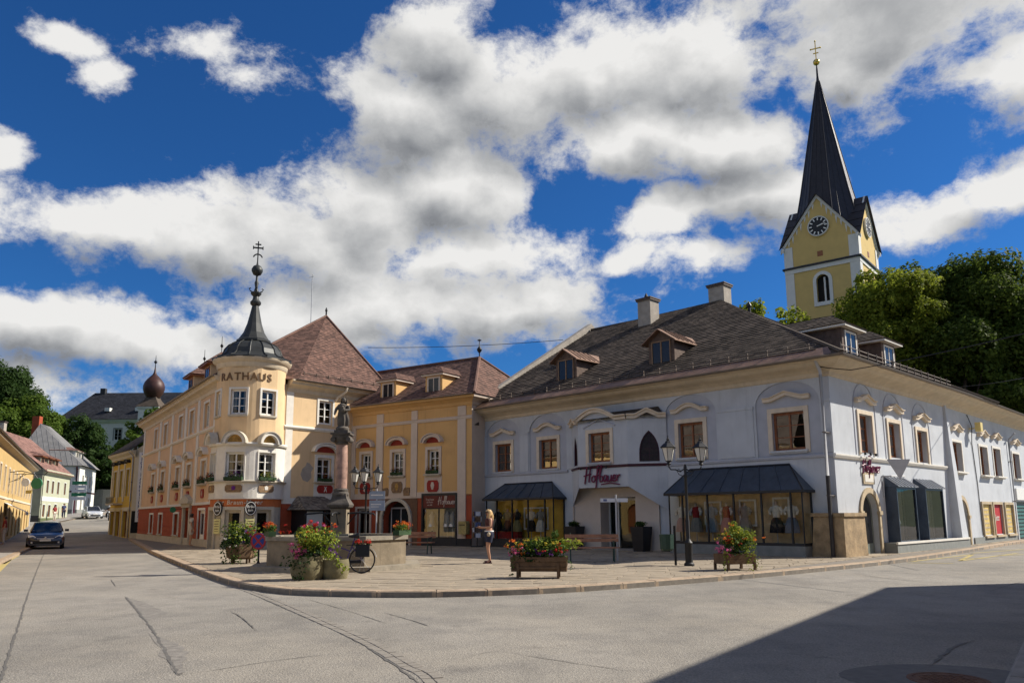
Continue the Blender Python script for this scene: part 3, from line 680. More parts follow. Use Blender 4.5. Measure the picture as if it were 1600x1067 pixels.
# roof: hipped block over the corner, low wing roof beyond
def bev(F, u, out, z): return F.p(u, z, out)
E0 = BF.p(-.05, 7.0, .92); E1 = Vector((11.3, 27.0-.9, 7.0)); pk = Vector((11.55, 40.75, 12.95)); rg = BF.p(-.05, 12.95)-BF.n*9.4; E1 = Vector((11.26, 25.68, 7.0))
E2 = BR.p(17.5, 7.0, .92); rb = pk+Vector((BR.d.x, BR.d.y, 0))*1.5; backL = BF.p(-.05, 7.0)-BF.n*18.6; E3 = E2-BR.n*6
q = tile_face(MB(), [E0, E1, pk, rg], .30, .27, .03, seed=4); ob('roof', q, 'slate_tile', blue, I4, kind='stuff')
q = tile_face(MB(), [E1, E2, rb, pk], .30, .27, .03, seed=5); ob('roof', q, 'slate_tile', blue, I4, kind='stuff')
ob('roof_rear', MB().poly(rg, pk, rb, E2-BR.n*.2, E2-BR.n*16, backL), 'slate_tile', blue, I4)
wz = 9.0
q = tile_face(MB(), [BS.p(1.5, 7.0, .92), BS.p(BS.L+6, 7.0, .92), BS.p(BS.L+6, wz)-BS.n*4, BS.p(1.5, wz)-BS.n*4], .3, .27, .03, seed=6); ob('roof', q, 'slate_tile', blue, I4, kind='stuff')
ob('roof_rear', MB().poly(BS.p(1.5, wz)-BS.n*4, BS.p(BS.L+6, wz)-BS.n*4, BS.p(BS.L+6, 7)-BS.n*8.5, BS.p(1.5, 7)-BS.n*8.5), 'slate_tile', blue, I4)
ob('hip_ridge', MB().tube([E1+Vector((0, 0, .05)), pk+Vector((0, 0, .06))], .09, 6), 'slate_tile', blue, I4); ob('ridge', MB().tube([rg+Vector((0, 0, .04)), pk+Vector((0, 0, .06)), rb+Vector((0, 0, .04))], .09, 6), 'slate_tile', blue, I4); ob('hip_ridge', MB().tube([rb+Vector((0, 0, .04)), E2+Vector((0, 0, .04))], .09, 6), 'slate_tile', blue, I4)
# fire wall parapet on the left gable
q = MB(); a = BF.p(-.45, 6.9, .75); b = BF.p(-.45, 13.15)-BF.n*9.5; c = BF.p(-.45, 6.9)-BF.n*18.6; dd = BF.d*.34
def par(q, a, b, h0, h1):
    v = [a+Vector((0, 0, h0)), b+Vector((0, 0, h0)), b+Vector((0, 0, h1)), a+Vector((0, 0, h1))]; q.add([*v, *[p+dd for p in v]], [(0, 3, 2, 1), (4, 5, 6, 7), (3, 7, 6, 2), (0, 4, 7, 3), (1, 2, 6, 5), (0, 1, 5, 4)])
par(q, a, b, -.6, .28); par(q, b, c, -.6, .28); ob('parapet', q, 'chimney_render', blue, I4)
ob('gable_wall', MB().poly(BF.p(0, 6.5), BF.p(0, 12.9)-BF.n*9.4, BF.p(0, 6.5)-BF.n*18), 'blue_wall', blue, I4)
# snow guards
def snow_guard(B, F, u0, u1, z, out, slope, m='snow_rail'):
    q = MB()
    for k in (0, .16): q.tube([(u0, -out, z+.10+k), (u1, -out, z+.10+k)], .018, 5)
    u = u0
    while u < u1: q.box(u-.015, u+.015, -out-.03, -out+.03, z-.05, z+.34); u += .8
    return ob('snow_guard', q, m, B, F.M)
snow_guard(blue, BF, .3, BL-.2, 7.30, .42, .6); snow_guard(blue, BR, .2, 12, 7.30, .42, .6)
part_box(blue, BF, 'eave_sheet', 'copper_sheet', 0, BL+.5, -.92, -.1, 7.035, 7.05)
q = MB(); q.poly((0, -.92, 7.045), (BL+.55, -.92, 7.045), (BL+.2, -.35, 7.43), (0, -.35, 7.43)); ob('eave_sheet', q, 'copper_sheet', blue, BF.M)
# dormers with copper roofs
def dormer(B, F, u, z, back, w_=1.15, h=1.15, wallm='weather_board', roofm='copper_sheet', gable=True, depth=2.6, fm='white_paint', ov=.22):
    """roof window house: front at distance back behind the facade"""
    M = F.at(u, z, -back); d = ob('dormer', MB().ext([(-w_/2, 0), (w_/2, 0), (w_/2, h), (0, h+.42), (-w_/2, h)] if gable else [(-w_/2, 0), (w_/2, 0), (w_/2, h), (-w_/2, h)], 0, depth), wallm, B, M)
    rh = .45; q = MB()
    if gable:
        for s_ in (-1, 1):
            a = [(s_*(w_/2+ov), -.28, h-.16), (0, -.28, h+rh), (0, depth, h+rh), (s_*(w_/2+ov), depth*.75, h-.16)]
            up_ = [(x, y, zz+.05) for x, y, zz in a]; q.add(a+up_, [(0, 1, 2, 3), (4, 7, 6, 5), (0, 4, 5, 1), (1, 5, 6, 2), (0, 3, 7, 4)])
            for k in range(1, 6):
                t_ = k/6; q.tube([(a[0][0]*(1-0), -.28+t_*2.2, h-.09), (0, -.28+t_*2.2, h+rh+.08)], .02, 4)
    r_ = ob('dormer_roof', q, roofm, d, M)
    win = MB(); a = w_*.33; z0, z1 = .18, h-.08
    win.box(-a-.06, -a, -.05, .01, z0-.05, z1+.06); win.box(a, a+.06, -.05, .01, z0-.05, z1+.06); win.box(-a, a, -.05, .01, z1, z1+.06); win.box(-a, a, -.05, .01, z0-.05, z0); win.box(-.035, .035, -.045, .01, z0, z1)
    ob('dormer_window', win, fm, d, M); ob('pane', MB().box(-a, a, -.02, -.012, z0, z1), 'dark_glass', d, M); return d
mat('trough_brown', (.24, .15, .09), .8, .25, 6); mat('dark_glass', (.018, .02, .024), .12, .1, 3, spec=.35)
dormer(blue, BF, 4.95, 7.9, 1.2, 1.35, 1.35, fm='trough_brown', depth=3.0); dormer(blue, BF, 10.55, 7.9, 1.2, 1.35, 1.35, fm='trough_brown', depth=3.0)
# dormers of the right slope: hipped tile roofs
def hip_dormer(B, F, u, z, back, w_, h, depth, rise, wallm, roofm, fm, run=None, ov=.3, glassm='dark_glass', fin=0):
    M = F.at(u, z, -back); d = ob('dormer', MB().box(-w_/2, w_/2, 0, depth, 0, h), wallm, B, M); a = w_/2+ov; rl = a*.95
    q = MB(); L = depth+.2
    pts = [Vector((-a, -ov, h)), Vector((a, -ov, h)), Vector((a, L, h)), Vector((-a, L, h)), Vector((0, rl-ov, h+rise)), Vector((0, L, h+rise))]
    tile_face(q, [pts[0], pts[1], pts[4]], .22, .2, .02, seed=2); tile_face(q, [pts[1], pts[2], pts[5], pts[4]], .22, .2, .02, seed=3); tile_face(q, [pts[3], pts[0], pts[4], pts[5]], .22, .2, .02, seed=4); q.poly(pts[0], pts[3], pts[2], pts[1])
    ob('dormer_roof', q, roofm, d, M, kind='stuff')
    ob('dormer_eave', MB().box(-a+.04, a-.04, -ov+.04, L, h-.10, h-.01), fm, d, M)
    ww = w_*.30; z0, z1 = h*.2, h*.82; q = MB()
    q.box(-ww-.09, -ww, -.04, .01, z0-.09, z1+.09); q.box(ww, ww+.09, -.04, .01, z0-.09, z1+.09); q.box(-ww, ww, -.04, .01, z1, z1+.09); q.box(-ww, ww, -.04, .01, z0-.09, z0); q.box(-.025, .025, -.03, .01, z0, z1)
    ob('dormer_window', q, fm, d, M); ob('pane', MB().box(-ww, ww, -.02, -.012, z0, z1), glassm, d, M)
    if fin: ob('finial', MB().lathe([(.02, 0), (.02, .3), (.07, .36), (.09, .43), (.05, .50), (.02, .54), (.015, .95), (.005, 1.0)], 8), 'black_metal', d, M @ Matrix.Translation((0, rl-ov, h+rise-.05)), smooth=True)
    return d
for u in (3.5, 7.4): hip_dormer(blue, BR, u, 7.45, .55, 1.5, 1.45, 3.4, .6, 'weather_board', 'slate_tile', 'pale_trim')
# chimneys
def chimney(B, P, w_, d_, h, F=BF):
    M = F.at(0)[:]; M = Matrix.Translation(P) @ F.M.to_3x3().to_4x4(); c = ob('chimney', MB().box(-w_/2, w_/2, -d_/2, d_/2, -1.5, h), 'chimney_render', B, M)
    ob('chimney_cap', MB().box(-w_/2-.07, w_/2+.07, -d_/2-.07, d_/2+.07, h, h+.10).box(-w_/2-.1, w_/2+.1, -d_/2-.1, d_/2+.1, h+.1, h+.16), 'snow_rail', c, M); return c
ck = (7.77, 42.30, 11.93); chimney(blue, Vector(ck), .85, .85, 1.6)
ob('vent_cowl', MB().lathe([(.05, 0), (.05, .2), (.12, .24), (.02, .45)], 8), 'black_metal', blue, Matrix.Translation(Vector((7.68, 42.30, 13.61))))
ck = (11.56, 41.20, 12.65); chimney(blue, Vector(ck), .95, .8, 1.35)
ob('vent_pipe', MB().lathe([(.09, -1.2), (.09, .35), (.14, .37), (.14, .45), (.05, .62)], 10), 'black_metal', blue, Matrix.Translation(Vector((13.08, 41.00, 12.48))))
# oriel over the shop door
OU = [(6.25, 0), (7.35, .85), (10.05, .85), (11.45, 0)]
def orface(k): 
    a, b = OU[k], OU[k+1]; return Fac(BF.p(a[0], 0, a[1])[:2], BF.p(b[0], 0, b[1])[:2])
O1, O2, O3 = orface(0), orface(1), orface(2)
q = MB(); wall(q, 0, O2.L, 2.78, 5.75, [(.62, 1.80, 3.86, 5.15)], .2); ob('oriel_front', q, 'blue_wall', blue, O2.M)
window(blue, O2, .62, 1.80, 3.86, 5.15, frame='brown_wood', nz=3, sash=2, recess=.14, glass='glass_up', sur=(.16, 'cream_trim', .05), sill=(.06, 'blue_niche', .1))
for O, lo in ((O1, 0), (O3, 1)):
    q = MB(); c = O.L*.55; wall(q, 0, O.L, 3.2, 5.75, [(c-.42, c+.42, 3.80, 5.10, .95, .16)], .16)
    q.poly((0, 0, 2.0 if not lo else 2.78), (O.L, 0, 2.78 if not lo else 1.75), (O.L, 0, 3.2), (0, 0, 3.2)); ob('oriel_side', q, 'blue_wall', blue, O.M)
    s_ = [(c+.42-.84*cos(pi/3*i/6), 4.15+.95*sin(pi/3*i/6)/sin(pi/3)) for i in range(7)]; full = [(c-.42, 3.8)]+s_+[(2*c-x, z) for x, z in s_[-2::-1]]+[(c+.42, 3.8)]
    lw = ob('lancet_window', MB().ext(full[::-1], .12, .15), 'lead_glass' if 'lead_glass' in MATS else mat('lead_glass', (.035, .022, .018), .35, .5, 7, spec=.25), blue, O.M)
    inn = [(c+(x-c)*.9, 3.83+(z-3.8)*.93) for x, z in full]; ob('frame', MB().band(full, inn, .04, .12), 'plum_dark', lw, O.M)
    lead = MB()
    for k in range(1, 4): lead.box(c-.4, c+.4, .105, .12, 3.8+k*.28, 3.812+k*.28)
    lead.box(c-.008, c+.008, .105, .12, 3.8, 5.0); ob('lead_bars', lead, 'plum_dark', lw, O.M)
# wavy cornice of the oriel
for O, fn in ((O1, lambda t_: .16*max(0, 1-abs(t_-.5)*3)), (O2, lambda t_: .42*cos(min(1, abs(t_-.38)/.40)*pi/2)), (O3, lambda t_: .24*max(0, 1-abs(t_-.52)*3.4))):
    ln = [(O.L*i/24, 5.62+fn(i/24)) for i in range(25)]; a = [(x, z+.15) for x, z in ln][::-1]; c_ = ln[::-1]
    q = MB().band(a, c_, -.13, .01); q.band([(x, z+.05) for x, z in a], a, -.2, .01); ob('oriel_cornice', q, 'cream_trim', blue, O.M)
    ob('oriel_parapet', MB().add([(x, 0, z) for x, z in a]+[(x, 0, 5.6) for x, z in a], [(i, i+25, i+26, i+1) for i in range(24)]), 'blue_wall', blue, O.M)
q = MB().band([(.30, 5.42), (1.2, 5.78), (2.1, 5.42)][::-1], [(.34, 5.38), (1.2, 5.72), (2.06, 5.38)][::-1], -.05, .01); ob('pediment', q, 'blue_niche', blue, O2.M)
mb = MB(); tp = [BF.p(u, 5.72, o_+.16) for u, o_ in OU]; rr = [BF.p(6.6, 6.12, .02), BF.p(11.1, 6.12, .02)]
mb.poly(tp[0], tp[1], rr[0]); mb.poly(tp[1], tp[2], rr[1], rr[0]); mb.poly(tp[2], tp[3], rr[1]); ob('oriel_roof', mb, 'slate_tile', blue, I4)
ob('oriel_soffit', MB().poly(*[BF.p(u, 2.781, o_) for u, o_ in OU]), 'beige_render', blue, I4)
for O in (O1, O2, O3): cornice(blue, O, -.02, O.L+.02, [(0, 3.60), (.05, 3.62), (.06, 3.68), (0, 3.72)], 'plum_dark', 'string_course')
# portal under the oriel
q = MB(); wall(q, 6.35, 10.95, 0, 2.9, [(7.85, 9.75, .05, 2.36)], .75); q.v = [(x, y-.012, z) for x, y, z in q.v]; ob('portal_wall', q, 'beige_render', blue, BF.M)
for a, b in ((6.3, 6.36), (10.94, 11.0)): part_box(blue, BF, 'portal_edge', 'beige_render', a, b, -.1, .01, 0, 2.0)
dg = ob('shop_door', MB().box(7.85, 7.91, .6, .68, .1, 2.34).box(9.69, 9.75, .6, .68, .1, 2.34).box(7.91, 9.69, .6, .68, 2.24, 2.34).box(8.33, 8.40, .6, .68, .1, 2.24).box(7.91, 9.69, .6, .68, .05, .16), 'pale_trim', blue, BF.M)
ob('pane', MB().box(7.91, 9.69, .63, .64, .16, 2.24), 'glass_shop', dg, BF.M)
ob('shop_interior', MB().poly((7.5, 3.2, 0), (10.2, 3.2, 0), (10.2, 3.2, 2.6), (7.5, 3.2, 2.6)).poly((7.8, .7, .05), (9.8, .7, .05), (10.2, 3.2, .05), (7.5, 3.2, .05)).poly((7.8, .7, 2.4), (7.5, 3.2, 2.4), (10.2, 3.2, 2.4), (9.8, .7, 2.4)).poly((7.8, .7, 0), (7.5, 3.2, 0), (7.5, 3.2, 2.6), (7.8, .7, 2.6)), 'dark_room', blue, BF.M)
ob('display_panel', MB().box(9.25, 9.72, 1.0, 1.05, .1, 2.2), 'yellow_panel', blue, BF.M)
ob('door_step', MB().box(7.6, 10.0, -.35, .3, .1, .17), 'side_pave', blue, BF.M)
q, L_ = script_mb('Hofbauer', .62, .035); ob('lettering', q, 'purple_paint', blue, O2.at(.36, 3.02, .07))
ob('lettering_swash', MB().tube([(1.0, 0, -.08), (1.5, 0, -.02), (2.0, 0, -.1)], .025, 5), 'purple_paint', blue, O2.at(.3, 2.98, .07))
for k in (.3, .75, 1.3, 1.7): ob('spot_lamp', MB().lathe([(.01, -.08), (.05, -.06), (.04, .02), (.01, .03)], 8).box(-.01, .01, 0, .2, 0, .02), 'black_metal', blue, O2.at(k, 3.64, .22))
part_box(blue, BF, 'plinth', 'dark_plinth', 0, 1.05, -.03, .01, 0, .45); part_box(blue, BF, 'plinth', 'dark_plinth', 5.9, 6.3, -.03, .01, 0, .42); part_box(blue, BF, 'plinth', 'dark_plinth', 11.0, 11.8, -.03, .01, 0, .42); part_box(blue, BF, 'plinth', 'dark_plinth', 17.75, 18.0, -.03, .01, 0, .42)
# corner stone block
for F, a, b in ((BF, 17.55, BL+.28), (BR, -.28, 1.5)):
    pts = [(a, 0), (b, 0), (b, 1.55), (a, 1.55)]
    ob('corner_stone', MB().ext([(a-.12, 0), (b, 0), (b, 1.5), (a+.03, 1.5)] if F is BF else [(a, 0), (b+.1, 0), (b, 1.5), (a, 1.5)], -.28, .02), 'stone_base', blue, F.M)
    ob('corner_stone_cap', MB().box(a-.05, b+.05, -.34, .02, 1.5, 1.62), 'stone_base', blue, F.M)
# show-window bays with standing-seam roofs
def bay(u0, u1, sill_h, z1, top, out, base, ins):
    b = ob('show_window', MB().box(u0, u1, -out, 0, .10, sill_h), base, blue, BF.M); fr = MB(); t_ = .06
    n = 4 if u1-u0 > 5 else 2
    xs = [u0+.0, u0+.0]+[]
    px_ = [u0, u0+.62]+[u0+.62+(u1-u0-1.05)*k/n for k in range(1, n)]+[u1-.43, u1] if n == 4 else [u0, u0+.75]+[u0+.75+(u1-u0-1.3)*k/3 for k in (1, 2)]+[u1-.55, u1]
    fr.box(u0, u1, -out, -out+t_, sill_h, sill_h+.10); fr.box(u0, u1, -out, -out+t_, z1-.08, z1)
    for x in px_: fr.box(max(u0, x-t_/2), min(u1, x+t_/2), -out-.005, -out+t_, sill_h, z1)
    for s_ in (u0, u1-t_): fr.box(s_, s_+t_, -out, 0, sill_h, sill_h+.1); fr.box(s_, s_+t_, -out, 0, z1-.08, z1); fr.box(s_, s_+t_, -.06, 0, sill_h, z1)
    ob('frame', fr, 'black_frame', b, BF.M)
    for a_, c_ in zip(px_, px_[1:]): ob('pane', MB().poly((a_, -out+.03, sill_h+.1), (c_, -out+.03, sill_h+.1), (c_, -out+.03, z1-.08), (a_, -out+.03, z1-.08)), 'glass_shop', b, BF.M)
    for s_ in (u0+.03, u1-.03): ob('pane', MB().poly((s_, -out, sill_h+.1), (s_, 0, sill_h+.1), (s_, 0, z1-.08), (s_, -out, z1-.08)), 'glass_shop', b, BF.M)
    ob('back_board', MB().box(u0+.05, u1-.05, -.045, -.015, sill_h, z1), ins, b, BF.M); ob('floor_board', MB().box(u0+.05, u1-.05, -out+.06, -.05, sill_h, sill_h+.03), 'wood_back', b, BF.M); ob('ceiling_board', MB().box(u0+.05, u1-.05, -out+.06, -.05, z1-.05, z1-.02), 'wood_back', b, BF.M)
    o2 = out+.14; A = [(u0-.12, -o2, z1), (u1+.12, -o2, z1), (u1+.12, -.005, z1), (u0-.12, -.005, z1)]; T = [(u0+.55, -.02, top), (u1-.75, -.02, top)]
    r = MB().add(A+T, [(0, 1, 5, 4), (1, 2, 5), (3, 0, 4), (0, 3, 2, 1), (3, 4, 5, 2)]); r_ = ob('show_window_roof', r, 'navy_sheet', b, BF.M)
    fas = MB().box(u0-.13, u1+.13, -o2-.01, -o2+.05, z1-.08, z1+.012); fas.box(u0-.13, u0-.08, -o2+.05, 0, z1-.08, z1+.012); fas.box(u1+.08, u1+.13, -o2+.05, 0, z1-.08, z1+.012); fas.tube([T[0], T[1]], .05, 6)
    fas.tube([A[0], T[0]], .03, 5); fas.tube([A[1], T[1]], .03, 5); ob('fascia', fas, 'black_frame', b, BF.M)
    m = max(5, int((u1-u0)/.72)); s = MB()
    for k in range(1, m):
        t2 = k/m; s.tube([(A[0][0]+(A[1][0]-A[0][0])*t2, -o2, z1+.02), (T[0][0]+(T[1][0]-T[0][0])*t2, -.03, top)], .022, 4)
    ob('standing_seam', s, 'navy_sheet', b, BF.M); return b
bay(1.25, 5.75, .42, 2.42, 3.16, .8, 'dark_plinth', 'yellow_panel'); bay(11.95, 17.45, .48, 2.42, 3.38, .8, 'grey_plinth', 'wood_back')
# right facade ground floor
def arch_surround(B, F, a, b, d, rise, m, th=.2, z0=0, pr=.06):
    c = (a+b)/2; r = (b-a)/2
    q = MB().band([(b+th, z0)]+arc(c, d-rise, r+th, rise+th, 0, pi, 16)+[(a-th, z0)], [(b, z0)]+arc(c, d-rise, r, rise, 0, pi, 16)+[(a, z0)], -pr, .02); return ob('door_surround', q, m, B, F.M)
mat('sandstone', (.47, .38, .25), .9, .2, 4, bump=.3, bscale=18, stain=.35); mat('green_door', (.16, .18, .155), .5, .15, 5)
def arch_door(F, a, b, d, rise):
    s_ = arch_surround(blue, F, a, b, d, rise, 'sandstone')
    for x in (a-.2, b): ob('impost', MB().box(x-.04, x+.24, -.1, .02, d-rise-.06, d-rise+.08), 'sandstone', s_, F.M)
    c = (a+b)/2; pts = [(a, .12), (b, .12)]+arc(c, d-rise, (b-a)/2, rise, 0, pi, 16)
    dr = ob('door', MB().ext(pts, .22, .26), 'green_door', blue, F.M); ob('pane', MB().ext([(c+(x-c)*.78, .5+(z-.12)*.78) for x, z in pts], .205, .215), 'dark_glass', dr, F.M); ob('door_step', MB().box(a-.15, b+.15, -.1, .25, 0, .12), 'grey_plinth', dr, F.M)
arch_door(BR, 1.95, 3.45, 2.35, .75); arch_door(BS, .15, 1.75, 2.2, .8)
ob('lintel_plaque', MB().box(2.25, 3.25, -.05, .01, 2.68, 3.1), 'sandstone', blue, BR.M); ob('plaque_field', MB().box(2.37, 3.13, -.06, -.04, 2.75, 3.02), 'pale_trim', blue, BR.M)
q, L_ = script_mb('Hofbauer', .52, .03); ob('lettering', q, 'purple_paint', blue, BR.at(2.2, 3.12, .06))
for k in (2.2, 2.7, 3.2): ob('spot_lamp', MB().lathe([(.01, -.08), (.05, -.06), (.04, .02), (.01, .03)], 8).box(-.01, .01, 0, .2, 0, .02), 'black_metal', blue, BR.at(k, 3.80, .2))
for a, b in ((4.3, 6.2), (7.4, 9.4)):
    v = ob('show_window', MB().box(a-.05, a, -.45, .1, .5, 2.6).box(b, b+.05, -.45, .1, .5, 2.6).box(a, b, -.45, .1, .5, .56).box(a, b, -.45, .1, 2.52, 2.6), 'navy_sheet', blue, BR.M)
    ob('pane', MB().poly((a, -.40, .56), (b, -.40, .56), (b, -.40, 2.52), (a, -.40, 2.52)), 'glass_shop', v, BR.M); ob('back_board', MB().poly((a, .9, .5), (b, .9, .5), (b, .9, 2.6), (a, .9, 2.6)).poly((a, -.4, .55), (b, -.4, .55), (b, .9, .55), (a, .9, .55)), 'dark_room', v, BR.M)
    r = MB().add([(a-.1, -.55, 2.6), (b+.1, -.55, 2.6), (b+.1, 0, 2.6), (a-.1, 0, 2.6), (a-.02, -.01, 3.0), (b+.02, -.01, 3.0)], [(0, 1, 5, 4), (1, 2, 5), (3, 0, 4), (0, 3, 2, 1)]); r_ = ob('show_window_roof', r, 'navy_sheet', v, BR.M)
    s = MB()
    for k in range(7): x = a-.1+(b-a+.2)*k/6; s.tube([(x, -.55, 2.62), (min(max(x, a), b), -.02, 3.01)], .02, 4)
    ob('standing_seam', s, 'pipe_grey', v, BR.M)
    for k in (.3, .7): ob('dress_form', MB().lathe([(.02, 0), (.02, .6), (.26, .62), (.15, 1.05), (.2, 1.35), (.06, 1.5), (.05, 1.6)], 10), 'pale_trim', v, BR.M @ Matrix.Translation((a+(b-a)*k, .25, .56)), smooth=True)
part_box(blue, BR, 'plinth', 'grey_plinth', 3.75, 12.3, -.5, .02, 0, .5); part_box(blue, BR, 'plinth_cap', 'pale_trim', 3.72, 12.2, -.54, -.46, .44, .52)
part_box(blue, BS, 'plinth', 'grey_plinth', 2.4, 11.3, -.06, .02, 0, .42)
mat('poster_yellow', (.60, .44, .14), .6, .35, 3); mat('poster_red', (.42, .01, .014), .6, .15, 3)
for k, (a, b) in enumerate(((4.3, 5.9), (6.4, 8.1), (8.8, 10.5))):
    v = ob('poster_case', MB().box(a-.12, a, -.08, .02, .42, 2.15).box(b, b+.12, -.08, .02, .42, 2.15).box(a, b, -.08, .02, 2.02, 2.15).box(a-.05, b+.05, -.14, .02, .36, .46), 'sandstone', blue, BS.M)
    ob('poster', MB().poly((a, .04, .46), (b, .04, .46), (b, .04, 2.02), (a, .04, 2.02)), 'poster_red' if k == 1 else 'poster_yellow', v, BS.M)
    if k == 1: ob('print', text_mesh('Jetzt', .42, .004, .3), 'pale_trim', v, BS.M @ Matrix.Translation(((a+b)/2, .03, 1.2)) @ TXT_UP)
    else:
        q = MB()
        for j in range(6): q.box(a+.2+.1*(j % 3), b-.3+.1*((j*2) % 3)-.1, .03, .038, .6+j*.22, .68+j*.22)
        ob('print', q, 'sandstone', v, BS.M)
gt = ob('gate', MB().box(11.6, 15.5, .2, .25, 0, 2.2), 'green_door', blue, BS.M)
for k in range(9): ob('louvre', MB().box(11.75, 15.35, .12, .2, .2+k*.21, .33+k*.21), mat('teal_paint', (.05, .16, .15), .5, .1, 4), gt, BS.M)
part_box(blue, BS, 'sign_board', 'white_paint', 11.5, 15.6, -.1, .01, 2.3, 2.95)
for F, u in ((BF, .22), ): downpipe(blue, F, u, 0, 6.95)
downpipe(blue, BF, 18.22, 0, 6.95, foot=2.9, out=.36, r=.06); downpipe(blue, BS, 10.9, 0, 6.0)
ob('wall_lamp', MB().box(3.35, 3.75, -.55, -.3, 5.55, 6.0).box(3.5, 3.56, -.3, 0, 5.7, 5.75), mat('lamp_yellow', (.7, .55, .2), .4, .1, 3), blue, BS.M)
ob('cable', MB().tube([(3.2, -.03, 6.4), (3.2, -.2, 5.8), (3.6, -.03, 5.0), (3.9, -.03, 3.0), (3.95, -.03, .5)], .02, 5), 'dark_pipe', blue, BS.M)

# ================================================================== town hall
mat('hall_yellow', (.70, .50, .285), .9, .12, .9, bump=.2, bscale=24, streak=.4, stain=.32); mat('hall_peach', (.66, .445, .27), .9, .12, .9, bump=.2, bscale=24, streak=.4, stain=.3)
mat('hall_red', (.35, .068, .027), .85, .15, 2, bump=.15, bscale=25, stain=.35); mat('hall_orange', (.50, .15, .05), .85, .1, 2, bump=.1)
mat('tympanum_red', (.26, .03, .018), .8, .15, 3); mat('tympanum_gold', (.42, .25, .07), .8, .5, 6); mat('plaque_red', (.30, .02, .014), .7, .15, 4); mat('plaque_brown', (.24, .15, .08), .8, .4, 9)
mat('wing_orange', (.63, .385, .155), .9, .12, .9, bump=.18, bscale=24, streak=.4, stain=.3); mat('wing_cream', (.60, .50, .41), .9, .07, 2, streak=.2); mat('brown_stucco', (.15, .085, .05), .9, .2, 6, bump=.3, bscale=30)
mat('dark_copper', (.04, .042, .04), .5, .3, 2, metal=.3); mat('stone_frame', (.50, .45, .36), .85, .12, 4, bump=.15, stain=.2); mat('shingle', (.17, .15, .13), .9, .35, 5, island=.45)
mat('box_green', (.02, .05, .015), .7, .3, 4); mat('terracotta', (.38, .10, .035), .8, .15, 4); mat('gold_letter', (.16, .085, .03), .5, .15, 4); mat('menu_paper', (.62, .58, .26), .8, .12, 4)
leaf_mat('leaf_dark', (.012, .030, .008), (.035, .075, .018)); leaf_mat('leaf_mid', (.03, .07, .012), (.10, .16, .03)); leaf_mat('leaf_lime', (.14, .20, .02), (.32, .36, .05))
for n_, a_, b_ in (('petal_red', (.35, .01, .012), (.6, .05, .03)), ('petal_pink', (.55, .06, .22), (.75, .25, .40)), ('petal_orange', (.6, .12, .02), (.75, .25, .05)), ('petal_yellow', (.6, .42, .03), (.75, .6, .1)), ('petal_purple', (.10, .02, .20), (.25, .06, .35)), ('petal_white', (.6, .55, .5), (.8, .75, .7))): leaf_mat(n_, a_, b_, .3)
def leaves(mb, rnd, c, rad, n, size, flat=1., shell=.55, droop=0):
    """n leaf quads spread through an ellipsoid"""
    for _ in range(n):
        while True:
            p = Vector((rnd.uniform(-1, 1), rnd.uniform(-1, 1), rnd.uniform(-1, 1)))
            if shell < p.length < 1: break
        q = Vector((c[0]+p.x*rad[0], c[1]+p.y*rad[1], c[2]+p.z*rad[2]))
        nrm = (Vector((p.x, p.y, p.z+.5)).normalized()+Vector((rnd.gauss(0, .5), rnd.gauss(0, .5), rnd.gauss(0, .5)))).normalized()
        a = nrm.orthogonal().normalized(); a.rotate(Matrix.Rotation(rnd.uniform(0, 6.3), 3, nrm)); b = nrm.cross(a); s_ = size*rnd.uniform(.6, 1.3)
        s_ *= .8; k = len(mb.v); mb.v += [tuple(q-a*s_*.5), tuple(q+b*s_*.32+nrm*s_*.1), tuple(q+a*s_*.55), tuple(q-b*s_*.32+nrm*s_*.1)]; mb.f.append((k, k+1, k+2, k+3))
def flower_box(F, u, z, w_, label, group, cols=('petal_red',), out=.2, seed=1, depth=.2):
    rnd = random.Random(seed); M = F.at(u, z, out); t_ = thing('flower_box', label, 'flower box', M.to_translation()[:], 0, group); WM[t_.name] = M; t_.matrix_basis = M
    ob('trough', MB().box(-w_/2, w_/2, -depth/2, depth/2, 0, .16), 'box_green', t_, M)
    q = MB(); leaves(q, rnd, (0, 0, .24), (w_/2+.05, depth/2+.06, .17), int(150*w_), .085, shell=.2); leaves(q, rnd, (0, -.1, .08), (w_/2, .08, .16), int(60*w_), .08, shell=.2); ob('foliage', q, 'leaf_dark', t_, M)
    for c in cols:
        q = MB(); leaves(q, rnd, (0, -.03, .28), (w_/2, depth/2+.08, .18), int(70*w_/len(cols)), .06, shell=.75); ob('blossoms', q, c, t_, M)
    return t_
RL = Fac((-28.2, 58.6), (-14.1, 37.8)); RR = Fac((-11.9, 40.0), (-9.05, 43.4)); WG = Fac((-9.05, 43.4), (-2.05, 38.8))
hall = thing('town_hall', 'yellow corner town hall with round turret, red base and steep red tile roof', 'building', (-14, 44, 0))
HW = 8.55; TC = Vector((-13.6, 39.55, 0)); TR = 1.70; UL = 24.06
ce = [5.3, 8.9, 13.75, 16.9, 20.55]; hw = .58
up_ops = [(c-hw, c+hw, 6.48, 7.82) for c in ce]; mid_ops = [(c-hw, c+hw, 3.42, 4.66) for c in ce]; gr_ops = [(5.05, 6.3, .62, 1.86), (8.4, 9.65, .62, 1.86), (13.4, 14.8, .62, 1.86), (16.5, 18.0, .12, 2.05), (19.9, 21.4, .3, 2.02)]
q = MB(); wall(q, 0, UL, 2.3, HW, up_ops+mid_ops, .25); ob('wall', q, 'hall_peach', hall, RL.M)
q = MB(); wall(q, 0, UL, 0, 2.3, gr_ops, .3); ob('base_wall', q, 'hall_red', hall, RL.M)
